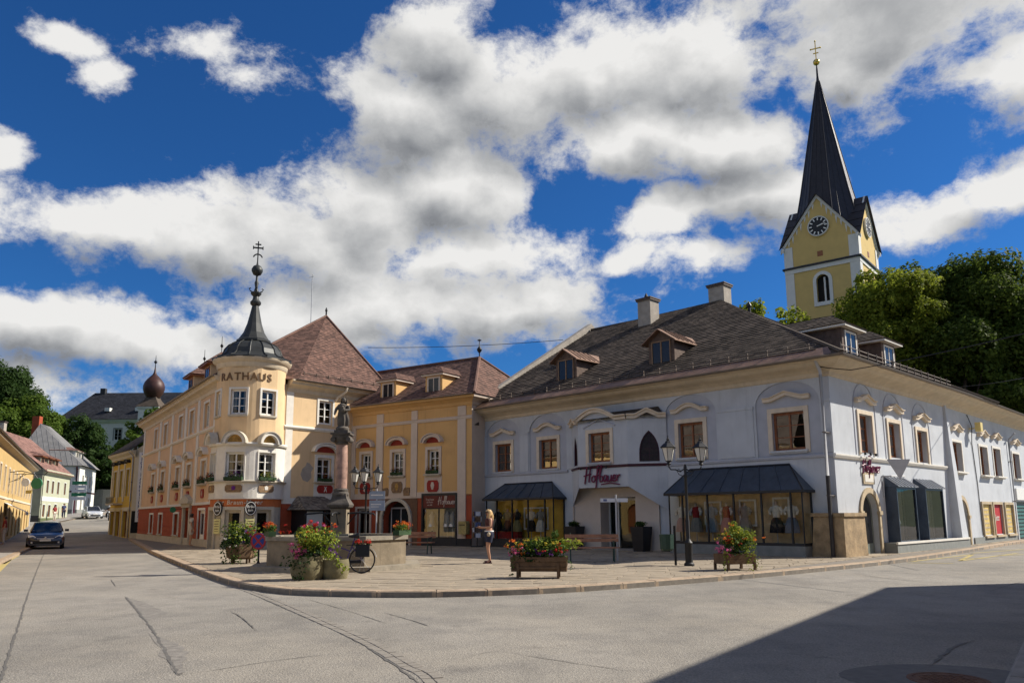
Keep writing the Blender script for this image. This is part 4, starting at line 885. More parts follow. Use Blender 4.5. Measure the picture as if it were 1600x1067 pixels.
def courses(B, F, u0, u1, z0, z1, ops, m, h=.30):
    z = z0
    while z < z1-.1:
        zt = min(z+h, z1); cuts = sorted([(o_[0]-.16, o_[1]+.16) for o_ in ops if o_[2] < zt and o_[3]+.16 > z]); x = u0; segs = []
        for a, b in cuts:
            if a > x: segs.append((x, min(a, u1)))
            x = max(x, b)
        if x < u1: segs.append((x, u1))
        for a, b in segs: ob('base_course', MB().box(a+.005, b-.005, -.03, .01, z+.015, zt-.015), m, B, F.M)
        z += h
courses(hall, RL, 0, UL-.02, .5, 2.3, gr_ops, 'hall_red'); part_box(hall, RL, 'plinth', 'stone_frame', 0, UL, -.06, .01, 0, .5)
for c in ce:
    window(hall, RL, c-hw, c+hw, 6.48, 7.82, nz=3, sash=2, recess=.13, sur=(.13, 'pale_trim', .04), curtain=int(c*7) % 2)
    w_ = window(hall, RL, c-hw, c+hw, 3.42, 4.66, nz=3, sash=2, recess=.13, sur=(.14, 'pale_trim', .05), sill=(.16, 'stone_frame', .24), hood=seg_hood(tym='tympanum_gold'), curtain=int(c*3) % 2)
    pl = [(c-.34, 2.78), (c-.24, 2.66), (c+.24, 2.66), (c+.34, 2.78), (c+.34, 3.02), (c+.24, 3.14), (c-.24, 3.14), (c-.34, 3.02)]
    ob('plaque', MB().ext(pl, -.05, .01), 'plaque_red', hall, RL.M); ob('plaque_mark', MB().ext([(c-.1, 2.9), (c, 2.75), (c+.1, 2.9), (c, 3.05)], -.06, -.048), 'stone_frame', hall, RL.M)
for c in (.5, 7.1, 11.2, 15.3, 18.7, 22.6, 23.75): part_box(hall, RL, 'pilaster', 'pale_trim', c-.26, c+.26, -.05, .01, 2.34, 8.2)
MIDC = [(0, 6.18), (.06, 6.2), (.12, 6.28), (.12, 6.34), (0, 6.40)]; TOPC = [(0, 8.15), (.05, 8.18), (.08, 8.36), (.22, 8.48), (.40, 8.55), (.44, 8.66), (.52, 8.70), (.52, 8.78), (0, 8.78)]
cornice(hall, RL, 0, UL, MIDC, 'pale_trim', 'string_course'); cornice(hall, RL, -.3, UL, TOPC, 'cornice_cream'); gutter(hall, RL, -.3, UL, 8.80, .52); cornice(hall, RL, 0, UL, [(0, 2.28), (.09, 2.3), (.09, 2.4), (0, 2.44)], 'pale_trim', 'string_course')
for a, b, c, d in gr_ops[:3]: window(hall, RL, a, b, c, d, frame='stone_frame', nz=2, sash=2, recess=.16, sur=(.13, 'pale_trim', .06), sill=(.1, 'stone_frame', .12))
q = MB().box(16.25, 16.5, -.14, .02, 0, 2.2).box(18.0, 18.25, -.14, .02, 0, 2.2).box(16.2, 18.3, -.2, .02, 2.2, 2.42).box(16.05, 18.45, -.3, .02, 2.42, 2.62).ext([(16.1, 2.62), (18.4, 2.62), (17.25, 2.95)], -.26, .02); ob('portal', q, 'stone_frame', hall, RL.M)
dr = ob('door', MB().box(16.5, 18.0, .22, .28, .12, 2.05), 'brown_wood', hall, RL.M); ob('door_leaf', MB().box(16.58, 17.22, .19, .22, .2, 1.95).box(17.28, 17.92, .19, .22, .2, 1.95), 'weather_board', dr, RL.M)
window(hall, RL, 19.9, 21.4, .3, 2.02, frame='white_paint', nz=1, sash=1, recess=.1, sur=(.12, 'white_paint', .04), fw=.14); ob('notice', MB().box(20.3, 21.0, .04, .06, .35, .75), 'white_paint', hall, RL.M)
ob('house_sign', MB().lathe([(.001, -.03), (.17, -.03), (.17, .03), (.001, .03)], 18), mat('sign_green', (.03, .2, .1), .5, .1, 4), hall, RL.at(15.5, 2.1, .5) @ Matrix.Rotation(pi/2, 4, 'Y')); ob('sign_arm', MB().tube([(15.5, 0, 2.15), (15.5, -.5, 2.15)], .02, 5), 'black_metal', hall, RL.M)
# right facade
q = MB(); wall(q, -1.0, 6.9, 2.3, HW, [(2.08, 2.98, 6.62, 7.92), (2.08, 3.0, 3.5, 4.78)], .22); ob('wall', q, 'hall_yellow', hall, RR.M)
part_box(hall, RR, 'base_wall', 'hall_red', -1.0, 6.9, 0, .05, 0, 2.3); courses(hall, RR, -.05, 4.4, .5, 2.3, [], 'hall_red'); part_box(hall, RR, 'plinth', 'stone_frame', -.1, 4.4, -.05, .01, 0, .5)
window(hall, RR, 2.08, 2.98, 6.62, 7.92, nz=3, sash=2, recess=.1, sur=(.12, 'pale_trim', .04)); window(hall, RR, 2.08, 3.0, 3.5, 4.78, nz=3, sash=2, recess=.12, sur=(.17, 'pale_trim', .05), sill=(.22, 'stone_frame', .22), hood=seg_hood(over=.34, rise=.46, dz=.30))
part_box(hall, RR, 'apron', 'pale_trim', 1.9, 3.2, -.03, .01, 2.45, 3.38); ob('plaque', MB().ext([(2.1, 3.0), (2.22, 2.88), (3.0, 2.88), (3.12, 3.0), (3.12, 3.2), (3.0, 3.32), (2.22, 3.32), (2.1, 3.2)], -.07, -.02), 'plaque_red', hall, RR.M)
ob('plaque_mark', MB().ext([(2.52, 2.95), (2.56, 2.95), (2.62, 3.08), (2.68, 2.95), (2.72, 2.95), (2.65, 3.14), (2.72, 3.25), (2.62, 3.2), (2.52, 3.25), (2.59, 3.14)], -.085, -.068), 'pale_trim', hall, RR.M)
part_box(hall, RR, 'pilaster', 'pale_trim', .02, .45, -.03, .01, 2.3, 8.2); cornice(hall, RR, -.1, 4.44, MIDC, 'pale_trim', 'string_course'); cornice(hall, RR, .05, 6.9, TOPC, 'cornice_cream'); gutter(hall, RR, .2, 6.9, 8.80, .52); part_box(hall, RR, 'frieze', 'pale_trim', -.05, 4.4, -.02, .01, 2.3, 2.6)
pt = [(1.35, 4.3), (1.15, 4.15), (1.05, 3.85), (1.2, 3.55), (1.5, 3.45), (1.75, 3.7), (1.7, 4.0), (1.85, 4.2), (1.6, 4.45), (1.42, 4.5)]
ob('plaster_patch', MB().poly(*[(x, -.006, z) for x, z in pt[::1]]), 'chimney_render', hall, RR.M)
ob('downpipe', MB().tube([(3.5, -.6, 8.72), (3.45, -.55, 8.5), (3.2, -.2, 8.2), (3.1, -.1, 8.0)], .06, 8), 'cream_trim', hall, RR.M, smooth=True)
# turret of flat window facets and round pieces between them
A_W = [216.8, 268.4, 320.0]; half = 15.75
def ring(z0, z1, r, m, name, wins=None, wn=None):
    cuts = []; last = 196.
    for c in A_W: cuts += [(last, c-half, 0), (c-half, c+half, 1)]; last = c+half
    cuts.append((last, 388., 0))
    for k, (a, b, isw) in enumerate(cuts):
        n = 1 if isw else max(2, int((b-a)/6)); q = MB()
        for i in range(n):
            a0 = radians(a+(b-a)*i/n); a1 = radians(a+(b-a)*(i+1)/n)
            f = Fac((TC+Vector((cos(a0), sin(a0), 0))*r)[:2], (TC+Vector((cos(a1), sin(a1), 0))*r)[:2])
            if isw and wins: qq = MB(); wall(qq, 0, f.L, z0, z1, [(f.L/2-wins[0]/2, f.L/2+wins[0]/2, wins[1], wins[2])], .2); q.join(qq, f.M); wn(f, k//2)
            else: q.join(MB().poly((0, 0, z0), (f.L, 0, z0), (f.L, 0, z1), (0, 0, z1)), f.M)
        ob(name, q, m, hall, I4)
def ringc(prof, m, name, n=40, smooth=True): return ob(name, MB().lathe(prof, n, (TC.x, TC.y, 0), radians(196), radians(388), caps=False), m, hall, I4, smooth=smooth)
WCNT = []
def wn_up(f, k):
    window(hall, f, f.L/2-.40, f.L/2+.40, 6.68, 7.95, nz=3, sash=2, recess=.1, sur=(.10, 'pale_trim', .05), sill=(.1, 'stone_frame', .08), curtain=k % 2)
def wn_mid(f, k):
    window(hall, f, f.L/2-.46, f.L/2+.46, 3.46, 4.80, nz=3, sash=2, recess=.16, sur=(.06, 'pale_trim', .03), curtain=1)
    c = f.L/2; r = f.L/2+.08
    o_ = arc(c, 5.22, r, .58, 0, pi, 16); i_ = arc(c, 5.22, r-.14, .44, 0, pi, 16); ob('hood', MB().band(o_, i_, -.30, .03), 'pale_trim', hall, f.M); ob('hood_lip', MB().band(arc(c, 5.22, r+.05, .63, 0, pi, 16), arc(c, 5.22, r+.002, .582, 0, pi, 16), -.36, .03), 'stone_frame', hall, f.M); ob('tympanum', MB().ext(i_, -.03, .02), 'tympanum_gold', hall, f.M)
    pl = [(c-.42, 2.92), (c-.34, 2.84), (c+.34, 2.84), (c+.42, 2.92), (c+.42, 3.12), (c+.34, 3.2), (c-.34, 3.2), (c-.42, 3.12)]; ob('plaque', MB().ext(pl, -.05, .02), 'plaque_brown', hall, f.M)
    ob('plaque_mark', MB().ext([(c-.08, 2.95), (c+.08, 2.95), (c+.1, 3.1), (c, 3.16), (c-.1, 3.1)], -.065, -.048), ('tympanum_gold', 'petal_purple', 'pale_trim')[k], hall, f.M)
ring(5.85, 9.45, TR, 'hall_yellow', 'turret_wall', (.80, 6.68, 7.95), wn_up)
ring(2.55, 5.2, TR+.10, 'pale_trim', 'turret_wall', (.92, 3.46, 4.80), wn_mid)
ring(5.2, 5.85, TR+.005, 'hall_yellow', 'turret_wall')
def wn_gr(f, k):
    a, b = f.L/2-.40, f.L/2+.40
    w_ = window(hall, f, a, b, .15, 1.98, frame='stone_frame', nz=1, sash=1, recess=.14, sur=(.16, 'stone_frame', .06), fw=.1)
ring(0, 2.12, TR, 'stone_frame', 'turret_base', (.80, .15, 1.98), wn_gr); ring(2.12, 2.55, TR+.02, 'hall_orange', 'turret_band')
ringc([(TR+.08, 5.12), (TR+.2, 5.14), (TR+.24, 5.22), (TR+.2, 5.28), (TR, 5.3)], 'pale_trim', 'turret_cornice'); ringc([(TR+.08, 3.30), (TR+.22, 3.32), (TR+.24, 3.38), (TR+.1, 3.42)], 'stone_frame', 'turret_sill'); ringc([(TR, 9.1), (TR+.05, 9.15), (TR+.08, 9.35), (TR+.25, 9.48), (TR+.28, 9.6), (TR-.1, 9.62)], 'cornice_cream', 'turret_cornice')
ringc([(TR+.02, 2.5), (TR+.13, 2.52), (TR+.13, 2.58)], 'pale_trim', 'turret_cornice')
sp = MB(); prof = [(2.02, 9.58), (2.02, 9.66), (1.68, 9.78), (1.5, 9.95), (1.42, 10.2), (1.22, 10.45), (.92, 10.62), (.80, 10.66)]
sp.lathe(prof, 14, (TC.x, TC.y, 0)); ob('turret_dome', sp, 'dark_copper', hall, I4)
ob('turret_spire', MB().lathe([(.80, 10.64), (.88, 10.68), (.88, 10.78), (.78, 10.84), (.55, 11.2), (.38, 11.7), (.26, 12.25), (.17, 12.7)], 12, (TC.x, TC.y, 0)), 'dark_copper', hall, I4)
ob('spire_knob', MB().lathe([(.17, 12.68), (.27, 12.78), (.28, 12.9), (.18, 13.02), (.14, 13.2), (.26, 13.32), (.28, 13.4), (.12, 13.5), (.07, 13.7), (.11, 13.95), (.06, 14.1), (.05, 14.35), (.2, 14.42), (.29, 14.6), (.29, 14.72), (.2, 14.88), (.06, 14.96), (.04, 15.1)], 16, (TC.x, TC.y, 0)), 'dark_copper', hall, I4, smooth=True)
cr = MB().box(-.03, .03, -.03, .03, 15.4, 16.7).box(-.24, .24, -.03, .03, 16.3, 16.37).box(-.15, .15, -.03, .03, 16.5, 16.56).box(-.27, -.22, -.03, .03, 16.25, 16.42).box(.22, .27, -.03, .03, 16.25, 16.42); cr.band(arc(0, 15.75, .26, .26, radians(15), radians(165), 10), arc(0, 15.75, .2, .2, radians(15), radians(165), 10), -.025, .025)
ob('spire_cross', cr, 'black_metal', hall, Matrix.Translation(TC+Vector((0, 0, -.42))) @ Matrix.Rotation(radians(18), 4, 'Z'))
for k in range(4): a = pi/2*k+.4; ob('spire_scroll', MB().tube([(.1, 0, 13.42), (.3, 0, 13.5), (.36, 0, 13.62), (.28, 0, 13.66)], .035, 5), 'dark_copper', hall, Matrix.Translation(TC) @ Matrix.Rotation(a, 4, 'Z'))
for i in range(14): a = 2*pi*i/14; ob('dome_rib', MB().tube([(r*1.005, 0, z+.02) for r, z in prof[1:]], .028, 4), 'dark_copper', hall, Matrix.Translation(TC) @ Matrix.Rotation(a, 4, 'Z'))
word = 'RATHAUS'; a0 = 288.4-36
for k, ch in enumerate(word):
    ad = 236.5+k*13.9; a = radians(ad); ins = max([0]+[.063*(1-((ad-c_)/15.75)**2) for c_ in A_W]); P = TC+Vector((cos(a), sin(a), 0))*(TR+.018-ins); a = radians(([c_ for c_ in A_W if abs(ad-c_) < 13]+[ad])[0]); M = Matrix.Translation((P.x, P.y, 8.42)) @ Matrix.Rotation(a+pi/2, 4, 'Z') @ TXT_UP
    ob('letter', text_mesh(ch, .55, .02, 0, .008), 'gold_letter', hall, M)
word = 'Der Braun-Mager'
for k, ch in enumerate(word):
    if ch == ' ': continue
    a = radians(240+k*5.2); P = TC+Vector((cos(a), sin(a), 0))*(TR+.04); ob('letter', text_mesh(ch, .30, .008, .15, .006), 'wing_cream', hall, Matrix.Translation((P.x, P.y, 2.25)) @ Matrix.Rotation(a+pi/2, 4, 'Z') @ TXT_UP)
for k, a in enumerate((244., 296.)):      # oval brewery boards and menu boards between the doors
    a = radians(a); P = TC+Vector((cos(a), sin(a), 0))*(TR+.1); M = Matrix.Translation(P) @ Matrix.Rotation(a+pi/2, 4, 'Z')
    s_ = ob('oval_sign', MB().ext(arc(0, 2.05, .28, .36, 0, 2*pi, 20)[:-1], -.06, 0), 'black_metal', hall, M); ob('sign_ring', MB().band(arc(0, 2.05, .25, .32, 0, 2*pi, 20), arc(0, 2.05, .22, .29, 0, 2*pi, 20), -.075, -.055), 'white_paint', s_, M)
    ob('sign_print', text_mesh('Bräu', .19, .006), 'white_paint', s_, M @ Matrix.Translation((0, -.07, 2.08)) @ TXT_UP); ob('sign_print', text_mesh('Stift', .16, .006), 'white_paint', s_, M @ Matrix.Translation((0, -.07, 1.9)) @ TXT_UP)
    m_ = ob('menu_board', MB().box(-.2, .2, -.05, 0, .85, 1.55), 'menu_paper', hall, M); ob('menu_text', MB().box(-.15, .15, -.055, -.051, 1.42, 1.45).box(-.15, .12, -.055, -.051, 1.3, 1.33).box(-.15, .15, -.055, -.051, 1.18, 1.21).box(-.15, .1, -.055, -.051, 1.06, 1.09).box(-.15, .13, -.055, -.051, .95, .97), 'plum_dark', m_, M)
for k, (a, lb, cs) in enumerate(((216.8, 'flower box with red geraniums at the far left turret window', ('petal_red',)), (268.4, 'dark leafy flower box at the wide middle turret window', ('petal_purple',)), (320., 'light green flower box at the right turret window', ('petal_yellow',)))):
    a = radians(a); f = Fac((TC+Vector((cos(a-.3), sin(a-.3), 0))*1.95)[:2], (TC+Vector((cos(a+.3), sin(a+.3), 0))*1.95)[:2]); fb_ = flower_box(f, f.L/2, 3.42, .9, lb, 'flower boxes on the town hall', cs, out=.0, seed=30+k)
    if k == 2:
        for c_ in fb_.children:
            if c_.name.startswith('foliage'): c_.data.materials[0] = MATS['leaf_mid']
for k, c in enumerate(ce): flower_box(RL, c, 3.43, 1.1, ['first', 'second', 'third', 'fourth', 'fifth'][k]+' red geranium window box counted from the far left end of the town hall', 'flower boxes on the town hall', seed=k, out=.12)
flower_box(RR, 2.54, 3.51, .9, 'dark geranium window box beside the statue column', 'flower boxes on the town hall', seed=12, out=.1)
# roof
KL_ = RL.p(23.0, 8.78, .6); KR_ = RR.p(.3, 8.78, .6); RE = RR.p(6.95, 8.78, .6); LF = RL.p(-.4, 8.78, .6); AP = Vector((-12.0, 48.3, 14.4)); RG = Vector((-23.6, 65.4, 14.4)); LB = RL.p(-.4, 8.78)-RL.n*10.5
ob('roof', tile_face(MB(), [KR_, RE, AP], .2, .2, .022, seed=8), 'red_tile', hall, I4, kind='stuff'); ob('roof', tile_face(MB(), [LF, KL_, AP, RG], .24, .24, .022, seed=9), 'red_tile', hall, I4, kind='stuff')
ob('roof', tile_face(MB(), [KL_, KR_, AP], .2, .2, .022, seed=7), 'red_tile', hall, I4, kind='stuff'); ob('roof_rear', MB().poly(RE, LB, RG, AP).poly(LF, RG, LB), 'red_tile', hall, I4)
for a, b in ((KL_.lerp(AP, .1), AP), (RE, AP)): ob('hip_ridge', MB().tube([a+Vector((0, 0, .04)), b+Vector((0, 0, .05))], .08, 6), 'red_tile', hall, I4)
ob('ridge', MB().tube([AP+Vector((0, 0, .05)), RG+Vector((0, 0, .05))], .08, 6), 'red_tile', hall, I4)
ob('finial', MB().lathe([(.05, 0), (.05, .35), (.09, .4), (.03, .6), (.01, .62)], 8), 'black_metal', hall, Matrix.Translation(AP), smooth=True)
ob('antenna', MB().tube([(0, 0, -.3), (0, 0, 3.6)], .028, 5).tube([(-.25, 0, 3.4), (.1, 0, 3.5)], .012, 4), 'pipe_grey', hall, Matrix.Translation(AP.lerp(RG, .14)))
solid_walls(hall, [RR.p(6.8, 0)[:2], (RL.p(0, 0)-RL.n*10)[:2], RL.p(0, 0)[:2]], 8.7, 'hall_peach')
snow_guard(hall, RR, .9, 6.6, 8.98, .22, .8)
for u in (14.9, 19.2): hip_dormer(hall, RL, u, 8.85, .2, 1.5, 1.35, 2.8, .8, 'hall_yellow', 'red_tile', 'brown_wood', ov=.32, fin=1)
# shingled porch on the right facade
po = ob('porch', MB().box(.55, .62, -1.3, -.05, .12, 2.0).box(2.7, 2.77, -1.3, -.05, .12, 2.0).box(.55, 2.77, -1.34, -1.27, 1.9, 2.02).box(1.6, 1.66, -1.33, -1.27, .12, 1.9), 'black_frame', hall, RR.M)
ob('pane', MB().poly((.62, -1.3, .3), (1.6, -1.3, .3), (1.6, -1.3, 1.9), (.62, -1.3, 1.9)), mat('frosted', (.55, .58, .56), .4, .06, 3), po, RR.M); ob('pane', MB().poly((1.66, -1.3, .3), (2.7, -1.3, .3), (2.7, -1.3, 1.9), (1.66, -1.3, 1.9)), 'glass', po, RR.M)
q = MB(); tile_face(q, [(.3, -1.6, 1.98), (3.0, -1.6, 1.98), (2.55, -.03, 2.7), (.9, -.03, 2.7)], .14, .16, .02, seed=3); tile_face(q, [(3.0, -1.6, 1.98), (3.0, -.02, 1.98), (2.55, -.03, 2.7)], .14, .16, .02, seed=4); tile_face(q, [(.3, -.02, 1.98), (.3, -1.6, 1.98), (.9, -.03, 2.7)], .14, .16, .02, seed=5); ob('porch_roof', q, 'shingle', po, RR.M, kind='stuff')
# ================================================================== orange wing
wing = thing('orange_house', 'low orange house with cream pilasters, arched gate and shop between town hall and blue house', 'building', (-5, 44, 0))
wins = [(.74, 1.44), (3.03, 3.82), (5.52, 6.27)]; WZ = (3.78, 5.05); WH = 7.4
q = MB(); wall(q, 0, WG.L, 2.62, WH, [(a, b, *WZ) for a, b in wins], .25); ob('wall', q, 'wing_orange', wing, WG.M)
q = MB(); wall(q, 0, WG.L, 0, 2.62, [(.5, 1.46, .1, 2.05), (2.45, 4.35, .1, 2.42, .95, .5), (5.28, 7.42, .2, 2.7)], .3); ob('base_wall', q, 'hall_red', wing, WG.M)
for k, (a, b) in enumerate(wins):
    window(wing, WG, a, b, *WZ, nz=3, sash=2, recess=.14, sur=(.16, 'wing_cream', .05), sill=(.16, 'stone_frame', .2), hood=seg_hood('wing_cream', over=.26, rise=.42, dz=.36))
    part_box(wing, WG, 'apron', 'wing_cream', a-.2, b+.2, -.03, .01, 2.7, 3.66); c = (a+b)/2
    ob('plaque', MB().ext([(c-.38, 3.0), (c-.28, 2.86), (c+.28, 2.86), (c+.38, 3.0), (c+.38, 3.32), (c+.28, 3.46), (c-.28, 3.46), (c-.38, 3.32)], -.07, -.02), ('plaque_red', 'plaque_brown', 'plaque_red')[k], wing, WG.M)
    ob('plaque_mark', MB().ext([(c-.05, 2.98), (c+.05, 2.98), (c+.12, 3.2), (c+.06, 3.36), (c-.06, 3.36), (c-.12, 3.2)], -.085, -.068), ('wing_cream', 'tympanum_gold', 'wing_cream')[k], wing, WG.M)
    flower_box(WG, c, 3.80, .75, ['dark flower box at the left window of the orange house behind the lanterns', 'dark flower box at the middle window above the arched gate', 'dark flower box at the right window above the shop sign'][k], 'flower boxes on the orange house', seed=40+k, out=.1)
for c in (2.6, 4.1): ob('plaque', MB().ext([(c-.22, 2.7), (c+.2, 2.7), (c+.24, 3.0), (c+.1, 3.15), (c-.2, 3.12)] if c < 3 else [(c-.2, 2.7), (c+.22, 2.7), (c+.2, 3.12), (c-.1, 3.15), (c-.24, 3.0)], -.05, -.005), 'plaque_brown', wing, WG.M)
for a, b in ((.0, .28), (1.86, 2.36), (4.38, 4.8), (7.5, 8.02)): part_box(wing, WG, 'pilaster', 'wing_cream', a+.002, b, -.06, .01, 2.62, 6.62)
part_box(wing, WG, 'pilaster', 'wing_cream', 7.5, 8.02, -.06, .01, .5, 2.615); part_box(wing, WG, 'frieze_band', 'wing_cream', 0, 7.5, -.028, .01, 2.56, 2.86)
cornice(wing, WG, 0, WG.L+.06, [(0, 6.5), (.06, 6.52), (.1, 6.62), (.05, 6.68), (0, 6.7)], 'wing_cream', 'string_course'); cornice(wing, WG, 0, WG.L, m1=1, m='wing_orange', prof=[(0, 7.2), (.06, 7.24), (.1, 7.38), (.28, 7.5), (.48, 7.56), (.5, 7.68), (0, 7.7)]); gutter(wing, WG, 0, WG.L+.5, 7.72, .5)
for a, b in ((1.86, 2.36), (4.38, 4.8), (7.5, 8.02)): part_box(wing, WG, 'pilaster', 'wing_cream', a+.002, b, -.05, .01, 6.71, 7.2)
part_box(wing, WG, 'plinth', 'dark_plinth', 7.45, WG.L, -.08, .01, 0, .5)
part_box(wing, WG, 'gate_field', 'brown_stucco', 1.95, 2.2, -.035, .005, .1, 2.55); q = MB(); c = 3.4
q.band([(4.86, .1), (4.86, 2.55), (1.95, 2.55), (1.95, .1)], [(4.55, .1), (4.55, 2.2), (2.25, 2.2), (2.25, .1)], -.03, .005); q = MB(); wall(q, 2.2, 4.86, .1, 2.55, [(2.45, 4.35, .1, 2.42, .95, .05)], .05); q.v = [(x, y-.03, z) for x, y, z in q.v]; ob('gate_field', q, 'brown_stucco', wing, WG.M)
arch_surround(wing, WG, 2.45, 4.35, 2.42, .95, 'stone_frame', th=.17, z0=.1, pr=.14)
gt = ob('gate', MB().ext([(2.45, .1), (4.35, .1)]+arc(3.4, 1.47, .95, .95, 0, pi, 16), .42, .46), 'dark_room', wing, WG.M); ob('pane', MB().box(2.75, 3.38, .36, .38, .3, 2.0).box(3.42, 4.05, .36, .38, .3, 2.0), 'dark_glass', gt, WG.M); ob('gate_frame', MB().box(2.68, 2.75, .35, .42, .1, 2.1).box(4.05, 4.12, .35, .42, .1, 2.1).box(2.75, 4.05, .35, .42, 2.02, 2.1).box(3.37, 3.43, .35, .42, .1, 2.02), 'pipe_grey', gt, WG.M)
window(wing, WG, .5, 1.46, .1, 2.05, frame='stone_frame', nz=1, sash=1, recess=.12, sur=(.12, 'wing_cream', .05), fw=.08)
sf = ob('shop_front', MB().box(5.2, 5.30, -.12, .02, .5, 2.78).box(7.40, 7.5, -.12, .02, .5, 2.78).box(5.3, 7.4, -.12, .02, 2.66, 2.78).box(5.3, 7.4, -.1, .0, 1.98, 2.04).box(5.3, 7.4, -.1, .0, .5, .56).box(6.3, 6.35, -.08, -.02, .56, 1.98), 'black_frame', wing, WG.M)
part_box(wing, WG, 'shop_plinth', 'dark_plinth', 5.2, 7.5, -.1, .02, 0, .5)
ob('sign_board', MB().box(5.3, 7.4, -.09, -.03, 2.04, 2.66), mat('sign_maroon', (.12, .014, .01), .5, .15, 4), sf, WG.M)
q, L_ = script_mb('Hofbauer', .36, .019); ob('lettering', q, 'wing_cream', sf, WG.at(6.3, 2.22, .1))
for j, (t_, s_) in enumerate((('Trachten', .15), ('& Mode', .13), ('seit 1880', .09))): ob('sign_print', text_mesh(t_, s_, .004), 'wing_cream', sf, WG.at(5.75, 2.42-j*.13, .095) @ TXT_UP)
ob('pane', MB().poly((5.3, -.05, .56), (6.3, -.05, .56), (6.3, -.05, 1.98), (5.3, -.05, 1.98)), 'glass', sf, WG.M); ob('pane', MB().poly((6.35, -.05, .56), (7.4, -.05, .56), (7.4, -.05, 1.98), (6.35, -.05, 1.98)), 'glass', sf, WG.M)
ob('back_board', MB().poly((5.3, .28, .5), (7.4, .28, .5), (7.4, .28, 2.0), (5.3, .28, 2.0)), mat('shop_back', (.30, .32, .30), .8, .3, 2), sf, WG.M)
for x in (5.75, 6.75, 7.1): ob('dress_form', MB().lathe([(.02, 0), (.02, .5), (.22, .52), (.13, .85), (.17, 1.1), (.05, 1.22), (.04, 1.3)], 10), 'pale_trim', sf, WG.at(x, .56, -.12), smooth=True)
# right return wall, roof
WE = Fac(WG.p(WG.L, 0)[:2], (WG.p(WG.L, 0)-WG.n*8)[:2])
q = MB().poly((0, 0, 0), (WE.L, 0, 0), (WE.L, 0, WH), (0, 0, WH)); ob('side_wall', q, 'wing_cream', wing, WE.M); cornice(wing, WE, 0, WE.L, m0=1, m='wing_cream', prof=[(0, 7.2), (.06, 7.24), (.1, 7.38), (.28, 7.5), (.48, 7.56), (.5, 7.68), (0, 7.7)])
LKF = Fac(WG.p(WG.L, 0, -.25)[:2], BF.p(.0, 0, -.1)[:2]); ob('link_wall', MB().box(0, LKF.L*.55, 0, .3, 0, 6.2), 'wing_orange', wing, LKF.M); ob('link_wall', MB().box(LKF.L*.55, LKF.L, 0, .3, 0, 6.2), 'blue_wall', wing, LKF.M); ob('link_cap', MB().ext([(-.05, 6.2), (LKF.L, 6.2), (LKF.L, 6.75)], -.1, .4), 'slate_tile', wing, LKF.M)
E0 = WG.p(-2.5, 7.7, .55); E1 = WG.p(WG.L+.55, 7.7, .55); AW = Vector((-1.85, 43.05, 10.5)); RW = Vector((-1.85, 43.05, 10.5))-WG.d*9; E2 = WG.p(WG.L+.55, 7.7)-WG.n*8; EB = WG.p(-2.5, 7.7)-WG.n*8
ob('roof', tile_face(MB(), [E0, E1, AW, RW], .2, .2, .022, seed=18), 'red_tile', wing, I4, kind='stuff'); ob('roof', tile_face(MB(), [E1, E2, AW], .2, .2, .022, seed=19), 'red_tile', wing, I4, kind='stuff'); ob('roof_rear', MB().poly(E2, EB, RW, AW), 'red_tile', wing, I4)
for a, b in ((E1, AW), (E2, AW), (AW, RW)): ob('hip_ridge', MB().tube([a+Vector((0, 0, .04)), b+Vector((0, 0, .05))], .08, 6), 'red_tile', wing, I4)
ob('finial', MB().lathe([(.03, 0), (.03, .3), (.12, .42), (.15, .52), (.1, .62), (.03, .7), (.02, 1.0), (.14, 1.05), (.02, 1.12)], 10), 'black_metal', wing, Matrix.Translation(AW), smooth=True)
for u in (2.5, 5.75): hip_dormer(wing, WG, u, 7.8, .15, 1.15, 1.3, 2.8, .5, 'wing_orange', 'red_tile', 'wing_cream', ov=.22)

